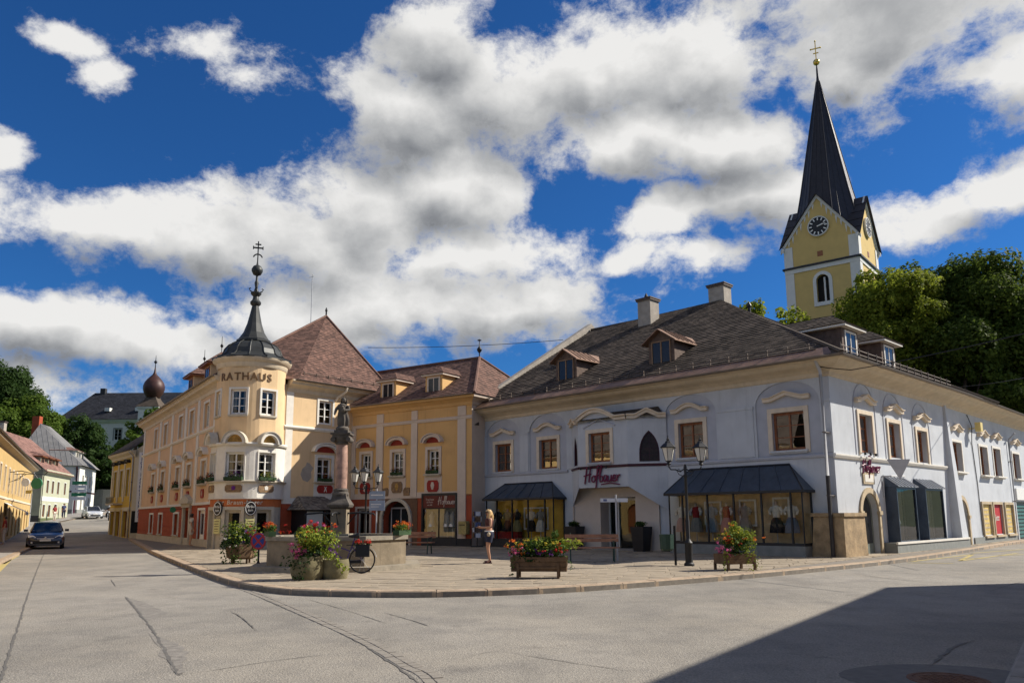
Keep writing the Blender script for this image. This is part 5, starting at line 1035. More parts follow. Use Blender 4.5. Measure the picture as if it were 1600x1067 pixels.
# ================================================================== church tower
mat('church_yellow', (.60, .43, .16), .9, .06, 1.2, stain=.12); mat('church_white', (.66, .65, .62), .9, .06, 2, streak=.15); mat('spire_sheet', (.028, .026, .032), .5, .25, 2, metal=.3); mat('gold', (.75, .5, .12), .25, .1, 3, metal=1.)
church = thing('church_tower', 'yellow church tower with clock gables and tall black pointed spire', 'church tower', (33.95, 78.1, 5))
CA, CB = Vector((28.81, 77.6, 0)), Vector((34.49, 73.0, 0)); cw = (CB-CA).length
cd_ = (CB-CA).normalized(); cn_ = Vector((cd_.y, -cd_.x, 0)); P4c = [CA, CB, CB-cn_*cw, CA-cn_*cw]; CC = (P4c[0]+P4c[2])/2
EZ, AZ = 29.35, 34.1
for k in range(4):
    f = Fac(P4c[k][:2], P4c[(k+1) % 4][:2]); c = cw/2
    q = MB(); wall(q, 0, cw, 3, EZ, [(c-.62, c+.62, 22.8, 25.65, .62)], .4); q.poly((0, 0, EZ), (cw, 0, EZ), (c, 0, AZ)); ob('wall', q, 'church_yellow', church, f.M)
    for a, b in ((0, .85), (cw-.85, cw)): ob('corner_strip', MB().box(a-.04, b if a == 0 else b+.04, -.06, .02, 3, EZ-.2), 'church_white', church, f.M)
    ob('string_course', MB().box(-.22, cw+.22, -.25, .02, 26.75, 26.92), 'spire_sheet', church, f.M); ob('white_band', MB().box(-.07, cw+.07, -.09, .02, 26.3, 26.74), 'church_white', church, f.M); ob('string_course', MB().box(-.22, cw+.22, -.25, .02, 20.95, 21.15), 'spire_sheet', church, f.M); ob('white_band', MB().box(-.07, cw+.07, -.09, .02, 20.6, 20.94), 'church_white', church, f.M)
    w_ = ob('belfry_window', MB().band([(c+.95, 22.5)]+arc(c, 25.03, .95, .95, 0, pi, 14)+[(c-.95, 22.5)], [(c+.62, 22.8)]+arc(c, 25.03, .62, .62, 0, pi, 14)+[(c-.62, 22.8)], -.08, .02).box(c-.95, c+.95, -.1, .02, 22.4, 22.8), 'church_white', church, f.M)
    lv = MB().poly((c-.62, .38, 22.8), (c+.62, .38, 22.8), (c+.62, .38, 25.65), (c-.62, .38, 25.65))
    ob('louvres', lv, 'dark_room', w_, f.M); ob('louvre_post', MB().box(c+.05, c+.22, .2, .3, 22.9, 25.4), 'church_white', w_, f.M)
    ob('hatch', MB().box(c-.32, c+.22, -.03, .02, 27.6, 28.15), 'brown_wood', church, f.M); ob('low_window', MB().box(c-.05, c+.75, -.06, .02, 19.2, 20.1), 'church_white', church, f.M); ob('low_pane', MB().box(c+.1, c+.6, -.07, -.05, 19.3, 19.95), 'dark_glass', church, f.M)
    # gable verge with hanging tracery
    for s_ in (-1, 1):
        e = (c+s_*(c+.35), EZ-.35); ap = (c, AZ+.12); q = MB(); L = [(e[0]+(ap[0]-e[0])*i/18, e[1]+(ap[1]-e[1])*i/18) for i in range(19)]
        q.band([(x, z) for x, z in L], [(x, z-.42) for x, z in L], -.14, .03); ob('gable_verge', q, 'church_white', church, f.M)
        q = MB()
        for i in range(2, 18, 2): x, z = L[i]; q.ext([(x-.12, z-.4), (x, z-1.0-.25*((i//2) % 2)), (x+.12, z-.4)], -.05, .02)
        ob('tracery', q, 'church_white', church, f.M)
    ck = ob('clock', MB().lathe([(.001, 0), (1.0, 0), (1.0, .06), (.001, .06)], 32), 'black_metal', church, f.at(c+.0, 30.75, .12) @ Matrix.Rotation(pi/2, 4, 'X'), smooth=False); M = f.at(c, 30.75, .14)
    ob('clock_ring', MB().band(arc(0, 0, 1.06, 1.06, 0, 2*pi, 32), arc(0, 0, .96, .96, 0, 2*pi, 32), -.1, .1), 'church_white', ck, M)
    for h_ in range(12):
        a = pi*h_/6; ob('numeral', MB().box(-.055, .055, -.095, -.07, .62, .90), 'white_paint', ck, M @ Matrix.Rotation(a, 4, 'Y'))
    ob('clock_hand', MB().ext([(-.05, -.1), (.05, -.1), (.03, .5), (-.03, .5)], -.11, -.09), 'white_paint', ck, M @ Matrix.Rotation(radians(70), 4, 'Y')); ob('clock_hand', MB().ext([(-.05, -.1), (.05, -.1), (.03, .78), (-.03, .78)], -.125, -.112), 'white_paint', ck, M @ Matrix.Rotation(radians(78), 4, 'Y'))
    # cross-gable roof pieces
    o_ = f.n*.4; a = P4c[k]+o_-f.d*.5+Vector((0, 0, EZ-.45)); b = P4c[(k+1) % 4]+o_+f.d*.5+Vector((0, 0, EZ-.45)); ap = (P4c[k]+P4c[(k+1) % 4])/2+o_+Vector((0, 0, AZ+.1)); ct = Vector((CC.x, CC.y, AZ+.1))
    r_ = ob('gable_roof', MB().poly(a, ap, ct).poly(ap, b, ct), 'spire_sheet', church, I4)
    sm = MB()
    for t_ in (.2, .4, .6, .8):
        sm.tube([a.lerp(ap, t_)+Vector((0, 0, .03)), a.lerp(ct, t_)+Vector((0, 0, .03))], .03, 4); sm.tube([b.lerp(ap, t_)+Vector((0, 0, .03)), b.lerp(ct, t_)+Vector((0, 0, .03))], .03, 4)
    ob('roof_seam', sm, 'spire_sheet', r_, I4, kind='stuff')
pr = [(3.75, 30.6), (3.45, 31.6), (3.15, 33.0), (2.6, 35.6), (.16, 48.6)]
rot = Matrix.Translation((CC.x, CC.y, 0)) @ Matrix.Rotation(atan2(cd_.y, cd_.x)+pi/8, 4, 'Z')
ob('spire', MB().lathe(pr, 8), 'spire_sheet', church, rot)
for k in range(8):
    a = 2*pi*k/8; ob('spire_ridge', MB().tube([(r*1.003*cos(a), r*1.003*sin(a), z) for r, z in pr], .07, 5), 'spire_sheet', church, rot)
    for s_ in (.33, .66):
        a2 = 2*pi*(k+1)/8; pts = [(r*(cos(a)*(1-s_)+cos(a2)*s_), r*(sin(a)*(1-s_)+sin(a2)*s_), z) for r, z in pr]; ob('spire_seam', MB().tube(pts, .03, 4), 'spire_sheet', church, rot)
ob('spire_tip', MB().lathe([(.2, 48.4), (.12, 49.2), (.1, 50.0), (.06, 50.6)], 8), 'spire_sheet', church, rot, smooth=True)
ob('golden_ball', MB().ball((0, 0, 50.9), .36, 14, 8), 'gold', church, rot, smooth=True)
ob('golden_cross', MB().box(-.05, .05, -.04, .04, 51.2, 53.4).box(-.5, .5, -.04, .04, 52.5, 52.6).box(-.28, .28, -.04, .04, 51.95, 52.04).ball((.5, 0, 52.55), .1, 6, 4).ball((-.5, 0, 52.55), .1, 6, 4).ball((0, 0, 53.45), .1, 6, 4), 'gold', church, Matrix.Translation((CC.x, CC.y, 0)) @ Matrix.Rotation(radians(-25), 4, 'Z'))
# ================================================================== sports shop
mat('sport_yellow', (.56, .37, .06), .9, .08, 1.5, streak=.2); mat('sport_cream', (.55, .50, .38), .9, .08, 2, streak=.3); mat('sign_white', (.62, .64, .68), .6, .06, 3); mat('letter_blue', (.10, .13, .26), .6, .1, 4)
sport = thing('sports_shop', 'narrow yellow shop house with a tall vertical lettered sign behind the town hall', 'building', (-31, 63, 0))
SF = Fac((-34.3, 66.1), (-29.7, 60.4)); SE = Fac((-29.7, 60.4), (-23.5, 60.4))
sops = [(c-.5, c+.5, 3.4, 5.5) for c in (1.3, 3.4, 5.6)]; gops = [(.5, 1.9, .2, 2.2), (2.4, 3.9, .2, 2.2), (4.8, 6.4, .2, 2.2)]
q = MB(); wall(q, 0, SF.L, -.3, 6.9, sops+gops, .3); ob('wall', q, 'sport_yellow', sport, SF.M)
for a, b, c, d in sops: window(sport, SF, a, b, c, d, nz=3, frame='stone_frame', sur=(.12, 'sport_cream', .04), hood=seg_hood('black_metal', 'sport_yellow', dz=.5, over=.1, rise=.25))
for a, b, c, d in gops: window(sport, SF, a, b, c, d, nz=1, sash=1, frame='brown_wood', recess=.2, sur=(.12, 'sport_cream', .05))
for a in (.1, 2.3, 4.4, 6.9): part_box(sport, SF, 'pilaster', 'sport_cream', a-.1, a+.25, -.06, .01, 2.95, 6.5)
part_box(sport, SF, 'frieze_band', 'sport_cream', 0, SF.L, -.04, .01, 2.3, 2.5); cornice(sport, SF, -.3, SF.L+.3, [(0, 6.4), (.06, 6.45), (.1, 6.6), (.35, 6.75), (.4, 6.9), (0, 6.92)], 'sport_cream')
bc = ob('balcony', MB().box(1.6, 4.4, -.7, .02, 2.72, 2.84), 'stone_frame', sport, SF.M); q = MB().box(1.6, 4.4, -.7, -.66, 3.3, 3.35)
for k in range(15): q.box(1.62+k*.195, 1.65+k*.195, -.69, -.67, 2.84, 3.3)
ob('railing', q, 'black_metal', bc, SF.M)
q = MB(); q.poly((0, 0, -.3), (SE.L, 0, -.3), (SE.L, 0, 11), (0, 0, 6.9)); ob('end_wall', q, 'sport_cream', sport, SE.M)
v = ob('show_window', MB().box(.0, .08, -.06, .02, .4, 2.3).box(1.0, 1.08, -.06, .02, .4, 2.3).box(.08, 1.0, -.06, .02, 2.2, 2.3).box(.08, 1.0, -.06, .02, .4, .5), 'sport_cream', sport, SE.M); ob('pane', MB().box(.08, 1.0, -.03, -.02, .5, 2.2), 'dark_glass', v, SE.M)
sg = ob('sign_board', MB().box(.42, .98, -.14, .0, 1.35, 6.75), 'sign_white', sport, SE.M)
for k, ch in enumerate('SPORTFACHGESCHÄFT'): ob('letter', text_mesh(ch, .36, .006, 0, .012), 'letter_blue', sg, SE.at(.70, 6.38-k*.305, .145) @ TXT_UP)
ob('roof', tile_face(MB(), [SF.p(-.3, 6.9, .45), SF.p(SF.L+.2, 6.9, .45), SF.p(SF.L+.2, 11)-SF.n*5, SF.p(-.3, 11)-SF.n*5], .3, .3, seed=31), 'slate_tile', sport, I4, kind='stuff')
ob('roof_rear', MB().poly(SF.p(-.3, 11)-SF.n*5, SF.p(SF.L+.2, 11)-SF.n*5, SF.p(SF.L, 6.9)-SF.n*10, SF.p(-.3, 6.9)-SF.n*10), 'slate_tile', sport, I4); solid_walls(sport, [SF.p(0, 0)[:2], (SF.p(0, 0)-SF.n*10)[:2]], 6.9, 'sport_cream')
downpipe(sport, SF, SF.L-.1, 0, 6.8)
# ================================================================== houses on the left side of the street
mat('ochre_wall', (.52, .36, .15), .9, .1, 1.2, streak=.25, stain=.2); mat('green_wall', (.42, .43, .31), .9, .08, 1.5, streak=.2); mat('dull_green', (.22, .235, .18), .9, .1, 1.5, stain=.3); mat('lime_white', (.66, .66, .61), .9, .06, 1.5, streak=.2)
mat('pink_tile', (.23, .125, .10), .85, .25, 3, island=.35, stain=.2); mat('grey_sheet', (.20, .195, .19), .6, .2, 1.2, metal=.2, stain=.3); mat('moss_green', (.10, .12, .05), .9, .2, 3)
YF = Fac((LP-LH*34)[:], (LP+LH*31)[:]); yel = thing('ochre_house', 'long ochre yellow house with hanging signs at the left edge of the street', 'building', (LP.x-4, LP.y, 0))
uu = [3+3.1*k for k in range(20)]; yo = [(u-.5, u+.5, 3.5, 5.1) for u in uu]; yg = [(u-.7, u+.7, .4 if k % 3 else .2, 2.5, .7) for k, u in enumerate(uu)]
q = MB(); wall(q, 0, YF.L, -.5, 6.3, yo+yg, .25); ob('wall', q, 'ochre_wall', yel, YF.M)
for a, b, c, d in yo: window(yel, YF, a, b, c, d, nz=2, recess=.1, sur=(.12, 'cream_trim', .04), frame='white_paint')
for k, (a, b, c, d, r_) in enumerate(yg): ob('door' if k % 3 == 0 else 'shop_window', MB().ext([(a, c), (b, c)]+arc((a+b)/2, d-r_, (b-a)/2, r_, 0, pi, 10), .18, .22), 'brown_wood' if k % 3 == 0 else 'dark_glass', yel, YF.M)
cornice(yel, YF, 0, YF.L, [(0, 2.95), (.06, 2.98), (.06, 3.1), (0, 3.14)], 'cream_trim', 'string_course'); cornice(yel, YF, -.2, YF.L+.3, [(0, 6.1), (.08, 6.2), (.4, 6.35), (.45, 6.5), (0, 6.55)], 'cornice_cream'); gutter(yel, YF, -.2, YF.L+.3, 6.55, .45)
ob('roof', MB().poly(YF.p(-.2, 6.55, .5), YF.p(YF.L+.3, 6.55, .5), YF.p(YF.L+.3, 9.6)-YF.n*4.5, YF.p(-.2, 9.6)-YF.n*4.5).poly(YF.p(-.2, 9.6)-YF.n*4.5, YF.p(YF.L+.3, 9.6)-YF.n*4.5, YF.p(YF.L+.3, 6.5)-YF.n*9, YF.p(-.2, 6.5)-YF.n*9), 'slate_tile', yel, I4)
solid_walls(yel, [(YF.p(YF.L, 0))[:2], (YF.p(YF.L, 0)-YF.n*9)[:2], (YF.p(0, 0)-YF.n*9)[:2], YF.p(0, 0)[:2]], 6.5, 'ochre_wall')
ob('gable_wall', MB().poly(YF.p(YF.L, 6.4), YF.p(YF.L, 9.5)-YF.n*4.5, YF.p(YF.L, 6.4)-YF.n*9), 'ochre_wall', yel, I4)
aw = ob('awning', MB().add([(38.5, 0, 2.75), (41.5, 0, 2.75), (41.5, -1.3, 2.1), (38.5, -1.3, 2.1), (41.5, -1.3, 1.9), (38.5, -1.3, 1.9)], [(0, 3, 2, 1), (3, 5, 4, 2)]), 'sign_white', yel, YF.M)
downpipe(yel, YF, 64.2, 0, 6.5)
for k, (u, lab) in enumerate(((44.0, 'round green hanging sign with yellow plate on the ochre house'),)):
    t_ = thing('hanging_sign', lab, 'sign', YF.p(u, 4.2)[:]); t_M = YF.at(u, 4.55)
    ob('arm', MB().tube([(0, 0, .4), (0, -1.9, .4)], .025, 5).tube([(0, 0, -.1), (0, -.8, .4)], .02, 5), 'black_metal', t_, t_M); ob('disc', MB().lathe([(.001, -.05), (.42, -.05), (.42, .05), (.001, .05)], 24), 'sign_green', t_, t_M @ Matrix.Translation((0, -1.5, -.28)) @ Matrix.Rotation(radians(90), 4, 'X') @ Matrix.Rotation(radians(60), 4, 'Y'))
    ob('plate', MB().box(-.1, .9, -.04, .04, -.12, .12), 'line_yellow', t_, t_M @ Matrix.Translation((0, -1.2, -.9)) @ Matrix.Rotation(radians(25), 4, 'Z'))
t_ = thing('bracket_sign', 'wrought iron bracket with pale oval board on the ochre house', 'sign', YF.p(40.5, 4)[:]); M = YF.at(40.5, 4.0)
ob('bracket', MB().tube([(0, 0, .9), (0, -.7, 1.0), (0, -1.5, .8), (0, -1.7, .5)], .03, 5).tube([(0, 0, .2), (0, -.6, .4), (0, -.9, .9)], .02, 5), 'black_metal', t_, M); ob('board', MB().ext(arc(0, 0, .34, .28, 0, 2*pi, 18)[:-1], -.03, .03), 'sign_white', t_, M @ Matrix.Translation((0, -1.0, .2)) @ Matrix.Rotation(radians(50), 4, 'Z'))
# green gabled house
GF = Fac((-51.2, 84), (-54.6, 95.2)); gre = thing('green_house', 'pale green gabled house with pink tile roof and dormers left of the street', 'building', (-55, 89, 1))
go_ = [(c-.42, c+.42, 4.5, 5.9) for c in (2.2, 4.3, 6.6, 9.6)]; gg = [(c-.45, c+.45, 1.9, 3.2) for c in (1.4, 3.6)]+[(5.6, 6.6, 1.3, 3.3), (9.0, 9.9, 1.9, 3.2)]
q = MB(); wall(q, 0, GF.L, 0, 7, go_+gg, .2); ob('wall', q, 'green_wall', gre, GF.M)
for o_ in go_+gg: window(gre, GF, *o_, nz=2, recess=.1, frame='brown_wood', sur=(.08, 'lime_white', .03))
part_box(gre, GF, 'frieze_band', 'lime_white', 0, GF.L, -.03, .01, 3.6, 4.1); part_box(gre, GF, 'plinth', 'moss_green', 0, GF.L, -.04, .01, 0, 1.75); cornice(gre, GF, 0, GF.L, [(0, 6.5), (.1, 6.6), (.4, 6.8), (.4, 7), (0, 7)], 'green_wall')
g2 = GF.p(0, 0)-GF.n*9.4; ob('gable_wall', MB().poly(GF.p(0, 0), GF.p(0, 7), GF.p(0, 11.2)-GF.n*4.7, GF.p(0, 7)-GF.n*9.4, g2), 'dull_green', gre, I4); ob('plinth', MB().poly(GF.p(-.03, 0), GF.p(-.03, 2.0), GF.p(-.03, 2)-GF.n*9.4, GF.p(-.03, 0)-GF.n*9.4), 'dark_plinth', gre, I4)
ob('roof', tile_face(MB(), [GF.p(-.4, 6.75, .5), GF.p(GF.L+.1, 6.75, .5), GF.p(GF.L+.1, 11.3)-GF.n*4.7, GF.p(-.4, 11.3)-GF.n*4.7], .35, .35, seed=41), 'pink_tile', gre, I4, kind='stuff'); ob('roof_rear', MB().poly(GF.p(-.4, 11.3)-GF.n*4.7, GF.p(GF.L+.1, 11.3)-GF.n*4.7, GF.p(GF.L, 6.75)-GF.n*9.6, GF.p(-.4, 6.75)-GF.n*9.6), 'pink_tile', gre, I4)
for u in (2.6, 5.6, 8.4): hip_dormer(gre, GF, u, 7.6, .8, 1.6, 1.0, 2.4, .5, 'dull_green', 'pink_tile', 'brown_wood')
chimney(gre, GF.p(3, 11.3)-GF.n*5.2, .9, .6, 1.0, GF); downpipe(gre, GF, .1, 1, 6.7, m='dark_pipe')
# white house with grey roof
HFf = Fac((-59.0, 105), (-62.3, 115.2)); HE = Fac((-66.5, 102.5), (-59.0, 105)); whi = thing('white_house', 'white corner house with big grey hipped roof farther up the street', 'building', (-63, 110, 2))
wo = [(c-.5, c+.5, 6.0, 7.6) for c in (2.5, 5.0, 7.2)]+[(c-.5, c+.5, 3.2, 4.6) for c in (4.6, 7.2)]+[(1.8, 2.8, 2.4, 4.6)]
q = MB(); wall(q, 0, HFf.L, 0, 8.8, wo, .25); ob('wall', q, 'lime_white', whi, HFf.M)
for o_ in wo: window(whi, HFf, *o_, nz=2, recess=.12, frame='stone_frame')
eo = [(c-.5, c+.5, 6.0, 7.6) for c in (3, 6.4)]+[(4.6, 5.4, 3.2, 4.6)]
q = MB(); wall(q, 0, HE.L, 0, 8.8, eo, .25); ob('wall', q, 'lime_white', whi, HE.M)
for o_ in eo: window(whi, HE, *o_, nz=2, recess=.12, frame='stone_frame')
for F in (HFf, HE): cornice(whi, F, 0, F.L, [(0, 5.2), (.06, 5.22), (.06, 5.4), (0, 5.42)], 'plum_dark', 'string_course'); part_box(whi, F, 'plinth', 'grey_plinth', 0, F.L, -.04, .01, 0, 2.9)
downpipe(whi, HE, HE.L-.3, 2, 8.6, m='plum_dark', r=.12)
wa = HE.p(-.4, 8.8, .5); wb = HE.p(HE.L+.5, 8.8, .5); wc = HFf.p(HFf.L+.4, 8.8, .5); wd = wc+(wa-wb); r1 = Vector((-66.8, 108, 15.0)); r2 = Vector((-68.0, 112.5, 15.0))
ob('roof', MB().poly(wa, wb, r1).poly(wb, wc, r2, r1).poly(wc, wd, r2).poly(wd, wa, r1, r2), 'grey_sheet', whi, I4)
q = MB()
for t_ in [k/14 for k in range(1, 14)]: q.tube([wa.lerp(wb, t_), (wa.lerp(r1, min(1, 2*t_)) if t_ < .5 else wb.lerp(r1, 2-2*t_))], .04, 4); q.tube([wb.lerp(wc, t_), r1.lerp(r2, t_)], .04, 4)
ob('roof_seam', q, 'grey_sheet', whi, I4, kind='stuff')
for u in (2.6, 5.8): hip_dormer(whi, HFf, u, 9.4, 1.0, 1.7, 1.6, 3.0, .5, 'lime_white', 'pink_tile', 'stone_frame')
ob('chimney', MB().box(-.5, .5, -.4, .4, -2, 1.2), 'hall_red', whi, Matrix.Translation((-68.2, 109.5, 15)))
sb = thing('direction_board', 'green and white street direction board before the white house', 'sign', (-56.6, 101.0, street_h(-56.6, 101)))
for x in (-.7, .7): ob('post', MB().tube([(x, 0, 0), (x, 0, 4.6)], .05, 6), 'pipe_grey', sb)
for k in range(5): ob('panel', MB().box(-.95, .95, -.08, -.05, 2.0+k*.5, 2.44+k*.5), 'sign_green' if k in (1, 4) else 'sign_white', sb)
# ================================================================== castle on the hill with onion tower
cas = thing('castle', 'large white manor with steep dark roof on the hill', 'castle', (-77, 155, 8)); CF = Fac((-88, 149.5), (-64, 149.5)); cz = 20.8
co = [(c-.7, c+.7, z, z+2.2) for c in (3.2, 7.0, 10.8, 14.6, 18.4) for z in (9.2, 13.0, 16.8)]
q = MB(); wall(q, 0, CF.L, 2, cz, co, .35); ob('wall', q, 'lime_white', cas, CF.M)
for o_ in co: window(cas, CF, *o_, nz=3, recess=.15, sur=(.2, 'grey_plinth', .05))
solid_walls(cas, [(-64, 149.5), (-64, 162), (-88, 162), (-88, 149.5)], cz, 'lime_white'); cornice(cas, CF, -.5, CF.L+.5, [(0, 20), (.2, 20.2), (.5, 20.5), (.6, 20.8), (0, 20.85)], 'lime_white')
a, b, c, d = Vector((-89, 148.7, 20.8)), Vector((-63, 148.7, 20.8)), Vector((-63, 163, 20.8)), Vector((-89, 163, 20.8)); r1 = Vector((-85.5, 155.5, 27.1)); r2 = Vector((-66, 155.5, 27.1))
mat('slate_dark', (.030, .031, .037), .7, .25, .8, island=.3, spec=.2); ob('roof', tile_face(MB(), [a, b, r2, r1], .4, .32, seed=51), 'slate_dark', cas, I4, kind='stuff'); ob('roof', MB().poly(b, c, r2).poly(d, a, r1).poly(c, d, r1, r2), 'slate_dark', cas, I4); ob('chimney', MB().box(-.5, .5, -.4, .4, -1, 1.0), 'dark_plinth', cas, Matrix.Translation((-83.8, 155.5, 27)))
for x in (-80, -74): ob('roof_hatch', MB().box(-.5, .5, -.6, .4, 0, .7), 'lime_white', cas, Matrix.Translation((x, 150.8, 22.6)))
oni = thing('onion_tower', 'small white tower with dark red onion dome and long spike', 'tower', (-66.2, 140, 6)); OT = Vector((-66.2, 140, 0))
for k, (dx, dy) in enumerate(((0, -1), (1, 0), (0, 1), (-1, 0))):
    f = Fac((OT+Vector((-1.7*(1 if dy == -1 else -1 if dy == 1 else dx*-1), 1.7*(dy if dx == 0 else (-1 if dx == 1 else 1)), 0)))[:2], (OT+Vector((1.7*(1 if dy == -1 else -1 if dy == 1 else dx), 1.7*(dy if dx == 0 else (1 if dx == 1 else -1)), 0)))[:2]) if k == 0 else None
ob('wall', MB().box(-1.75, 1.75, -1.75, 1.75, 4, 21.4), 'lime_white', oni, Matrix.Translation(OT)); ob('cornice', MB().box(-2.0, 2.0, -2.0, 2.0, 21.4, 21.7), 'lime_white', oni, Matrix.Translation(OT))
wf = Fac((OT+Vector((-1.75, -1.76, 0)))[:2], (OT+Vector((1.75, -1.76, 0)))[:2]); ww_ = ob('window', MB().box(1.15, 1.25, -.06, .02, 18.6, 20.5).box(2.25, 2.35, -.06, .02, 18.6, 20.5).box(1.25, 2.25, -.06, .02, 20.4, 20.5).box(1.25, 2.25, -.06, .02, 18.6, 18.7), 'grey_plinth', oni, wf.M); ob('pane', MB().box(1.25, 2.25, -.03, -.01, 18.7, 20.4), 'dark_glass', ww_, wf.M)
mat('onion_copper', (.055, .022, .018), .5, .3, 1, metal=.2)
ob('skirt_roof', MB().lathe([(3.0, 21.7), (2.3, 22.4), (1.6, 23.1), (1.2, 23.7)], 4), 'slate_tile', oni, Matrix.Translation(OT) @ Matrix.Rotation(pi/4, 4, 'Z'))
ob('onion_dome', MB().lathe([(1.15, 23.6), (1.3, 23.9), (1.65, 24.4), (1.86, 25.1), (1.88, 25.7), (1.66, 26.4), (1.25, 27.0), (.8, 27.5), (.4, 27.9), (.2, 28.4), (.1, 29.2)], 20), 'onion_copper', oni, Matrix.Translation(OT), smooth=True); ob('spike', MB().lathe([(.1, 29.1), (.07, 30), (.28, 30.2), (.28, 30.4), (.07, 30.6), (.03, 31.6)], 10), 'black_metal', oni, Matrix.Translation(OT), smooth=True)
# ================================================================== house beside the camera whose shadow lies on the road
HK = Vector((18.1, 19.45, 0)); hd = Vector((.584, .811, 0)).normalized(); CHF = Fac((HK)[:2], (HK-hd*34)[:2])
cor = thing('corner_house', 'plain house to the right beside the near pavement', 'building', (HK-hd*10)[:])
oo = [(3+3.2*k-.55, 3+3.2*k+.55, 4.6, 6.3) for k in range(10)]+[(3+3.2*k-.6, 3+3.2*k+.6, 1.1, 2.9) for k in range(10)]
q = MB(); wall(q, 0, CHF.L, 0, 7.9, oo, .25); ob('wall', q, 'hall_peach', cor, CHF.M)
for o_ in oo: window(cor, CHF, *o_, nz=3, recess=.12, sur=(.12, 'pale_trim', .04))
cb = HK-CHF.n*9; solid_walls(cor, [(CHF.p(CHF.L, 0))[:2], (CHF.p(CHF.L, 0)-CHF.n*9)[:2], cb[:2], HK[:2]], 7.9, 'hall_peach')
z0 = 7.95; r1 = HK-CHF.n*4.5-hd*4; r2 = CHF.p(CHF.L, 0)-CHF.n*4.5; a, b, c, d = HK+CHF.n*.05, CHF.p(CHF.L, 0, .05), CHF.p(CHF.L, 0)-CHF.n*9.1, cb
def zz(v, z): return Vector((v.x, v.y, z))
ob('roof', MB().poly(zz(a, z0), zz(b, z0), zz(r2, 10.6), zz(r1, 10.6)).poly(zz(a, z0), zz(r1, 10.6), zz(d, z0)).poly(zz(c, z0), zz(d, z0), zz(r1, 10.6), zz(r2, 10.6)), 'red_tile', cor, I4)

# ================================================================== fountain with column and statue
PZ = .122
mat('basin_stone', (.25, .20, .135), .9, .25, 2.5, bump=.35, bscale=16, stain=.6, streak=.6); mat('rim_stone', (.27, .235, .18), .85, .25, 4, bump=.35, bscale=20, stain=.5); mat('pink_marble', (.33, .20, .15), .55, .45, 5, stain=.45)
mat('dark_stone', (.10, .085, .07), .85, .4, 5, bump=.4, bscale=18); mat('water', (.02, .035, .03), .06, .2, 2, spec=.7); mat('iron_black', (.015, .015, .016), .55, .3, 8)
FC = Vector((-5.2, 23.4, PZ)); fo = thing('fountain', 'octagonal stone fountain basin with tall marble column in its middle', 'fountain', FC[:]); FR = 2.12; ro = radians(9)
def octo(r): return [(r*cos(ro+pi/8+pi/4*k), r*sin(ro+pi/8+pi/4*k)) for k in range(8)]
for k in range(8):
    a, b = octo(FR)[k], octo(FR)[(k+1) % 8]; c, d = octo(FR-.18)[k], octo(FR-.18)[(k+1) % 8]
    ob('basin_slab', MB().prism([a, b, d, c], .13, .82), 'basin_stone', fo); a, b, c, d = octo(FR+.07)[k], octo(FR+.07)[(k+1) % 8], octo(FR-.26)[k], octo(FR-.26)[(k+1) % 8]; g_ = .004
    ob('rim_slab', MB().prism([a, b, d, c], .822, .94), 'rim_stone', fo)
    a, b, c, d = octo(FR+.45)[k], octo(FR+.45)[(k+1) % 8], octo(FR-.3)[k], octo(FR-.3)[(k+1) % 8]; ob('step_slab', MB().prism([a, b, d, c], -.02, .128), 'rim_stone', fo)
ob('water', MB().prism(octo(FR-.19), .5, .66), 'water', fo)
q = MB().box(-.34, .34, -.34, .34, .3, .98); ob('pedestal_foot', q, 'rim_stone', fo); ob('pedestal', MB().box(-.23, .23, -.23, .23, .98, 1.74), 'basin_stone', fo)
ob('pedestal_cap', MB().lathe([(.34, 1.72), (.44, 1.76), (.48, 1.83), (.45, 1.88), (.32, 2.02), (.28, 2.16)], 4), 'dark_stone', fo, WM[fo.name] @ Matrix.Rotation(pi/4, 4, 'Z'))
ob('column_base', MB().lathe([(.25, 2.12), (.25, 2.18), (.215, 2.22), (.225, 2.28), (.185, 2.32)], 20), 'dark_stone', fo, smooth=True); ob('column_shaft', MB().lathe([(.182, 2.3), (.186, 2.8), (.18, 3.3), (.162, 3.66)], 24), 'pink_marble', fo, smooth=True)
ob('capital', MB().lathe([(.17, 3.64), (.21, 3.68), (.18, 3.72), (.24, 3.80), (.25, 3.86)], 20), 'dark_stone', fo, smooth=True); ob('abacus', MB().box(-.25, .25, -.25, .25, 3.86, 3.94).box(-.30, .30, -.30, .30, 3.94, 3.99).box(-.21, .21, -.21, .21, 3.99, 4.08), 'dark_stone', fo)
for s_ in (-1, 1): ob('volute', MB().lathe([(.001, -.34), (.075, -.34), (.075, .34), (.001, .34)], 12), 'dark_stone', fo, WM[fo.name] @ Matrix.Translation((s_*.23, 0, 3.79)) @ Matrix.Rotation(pi/2, 4, 'X') @ Matrix.Scale(.75, 4, (0, 0, 1)))
for k in range(4):
    a = pi/2*k; M = WM[fo.name] @ Matrix.Rotation(a, 4, 'Z'); ob('spout', MB().tube([(.22, 0, 1.58), (.6, 0, 1.60), (1.0, 0, 1.57), (1.05, 0, 1.51)], .026, 7).lathe([(.06, 0), (.06, .05)], 10, (.25, 0, 1.56)), 'iron_black', fo, M, smooth=True)
    ob('spout_stay', MB().tube([(.23, 0, 1.25), (.5, 0, 1.58)], .018, 5), 'iron_black', fo, M)
st = thing('statue', 'dark robed standing stone figure on top of the fountain column', 'statue', (FC.x, FC.y, FC.z+4.08)); WM[st.name] = WM[st.name] @ Matrix.Scale(.84, 4); st.matrix_basis = WM[st.name]
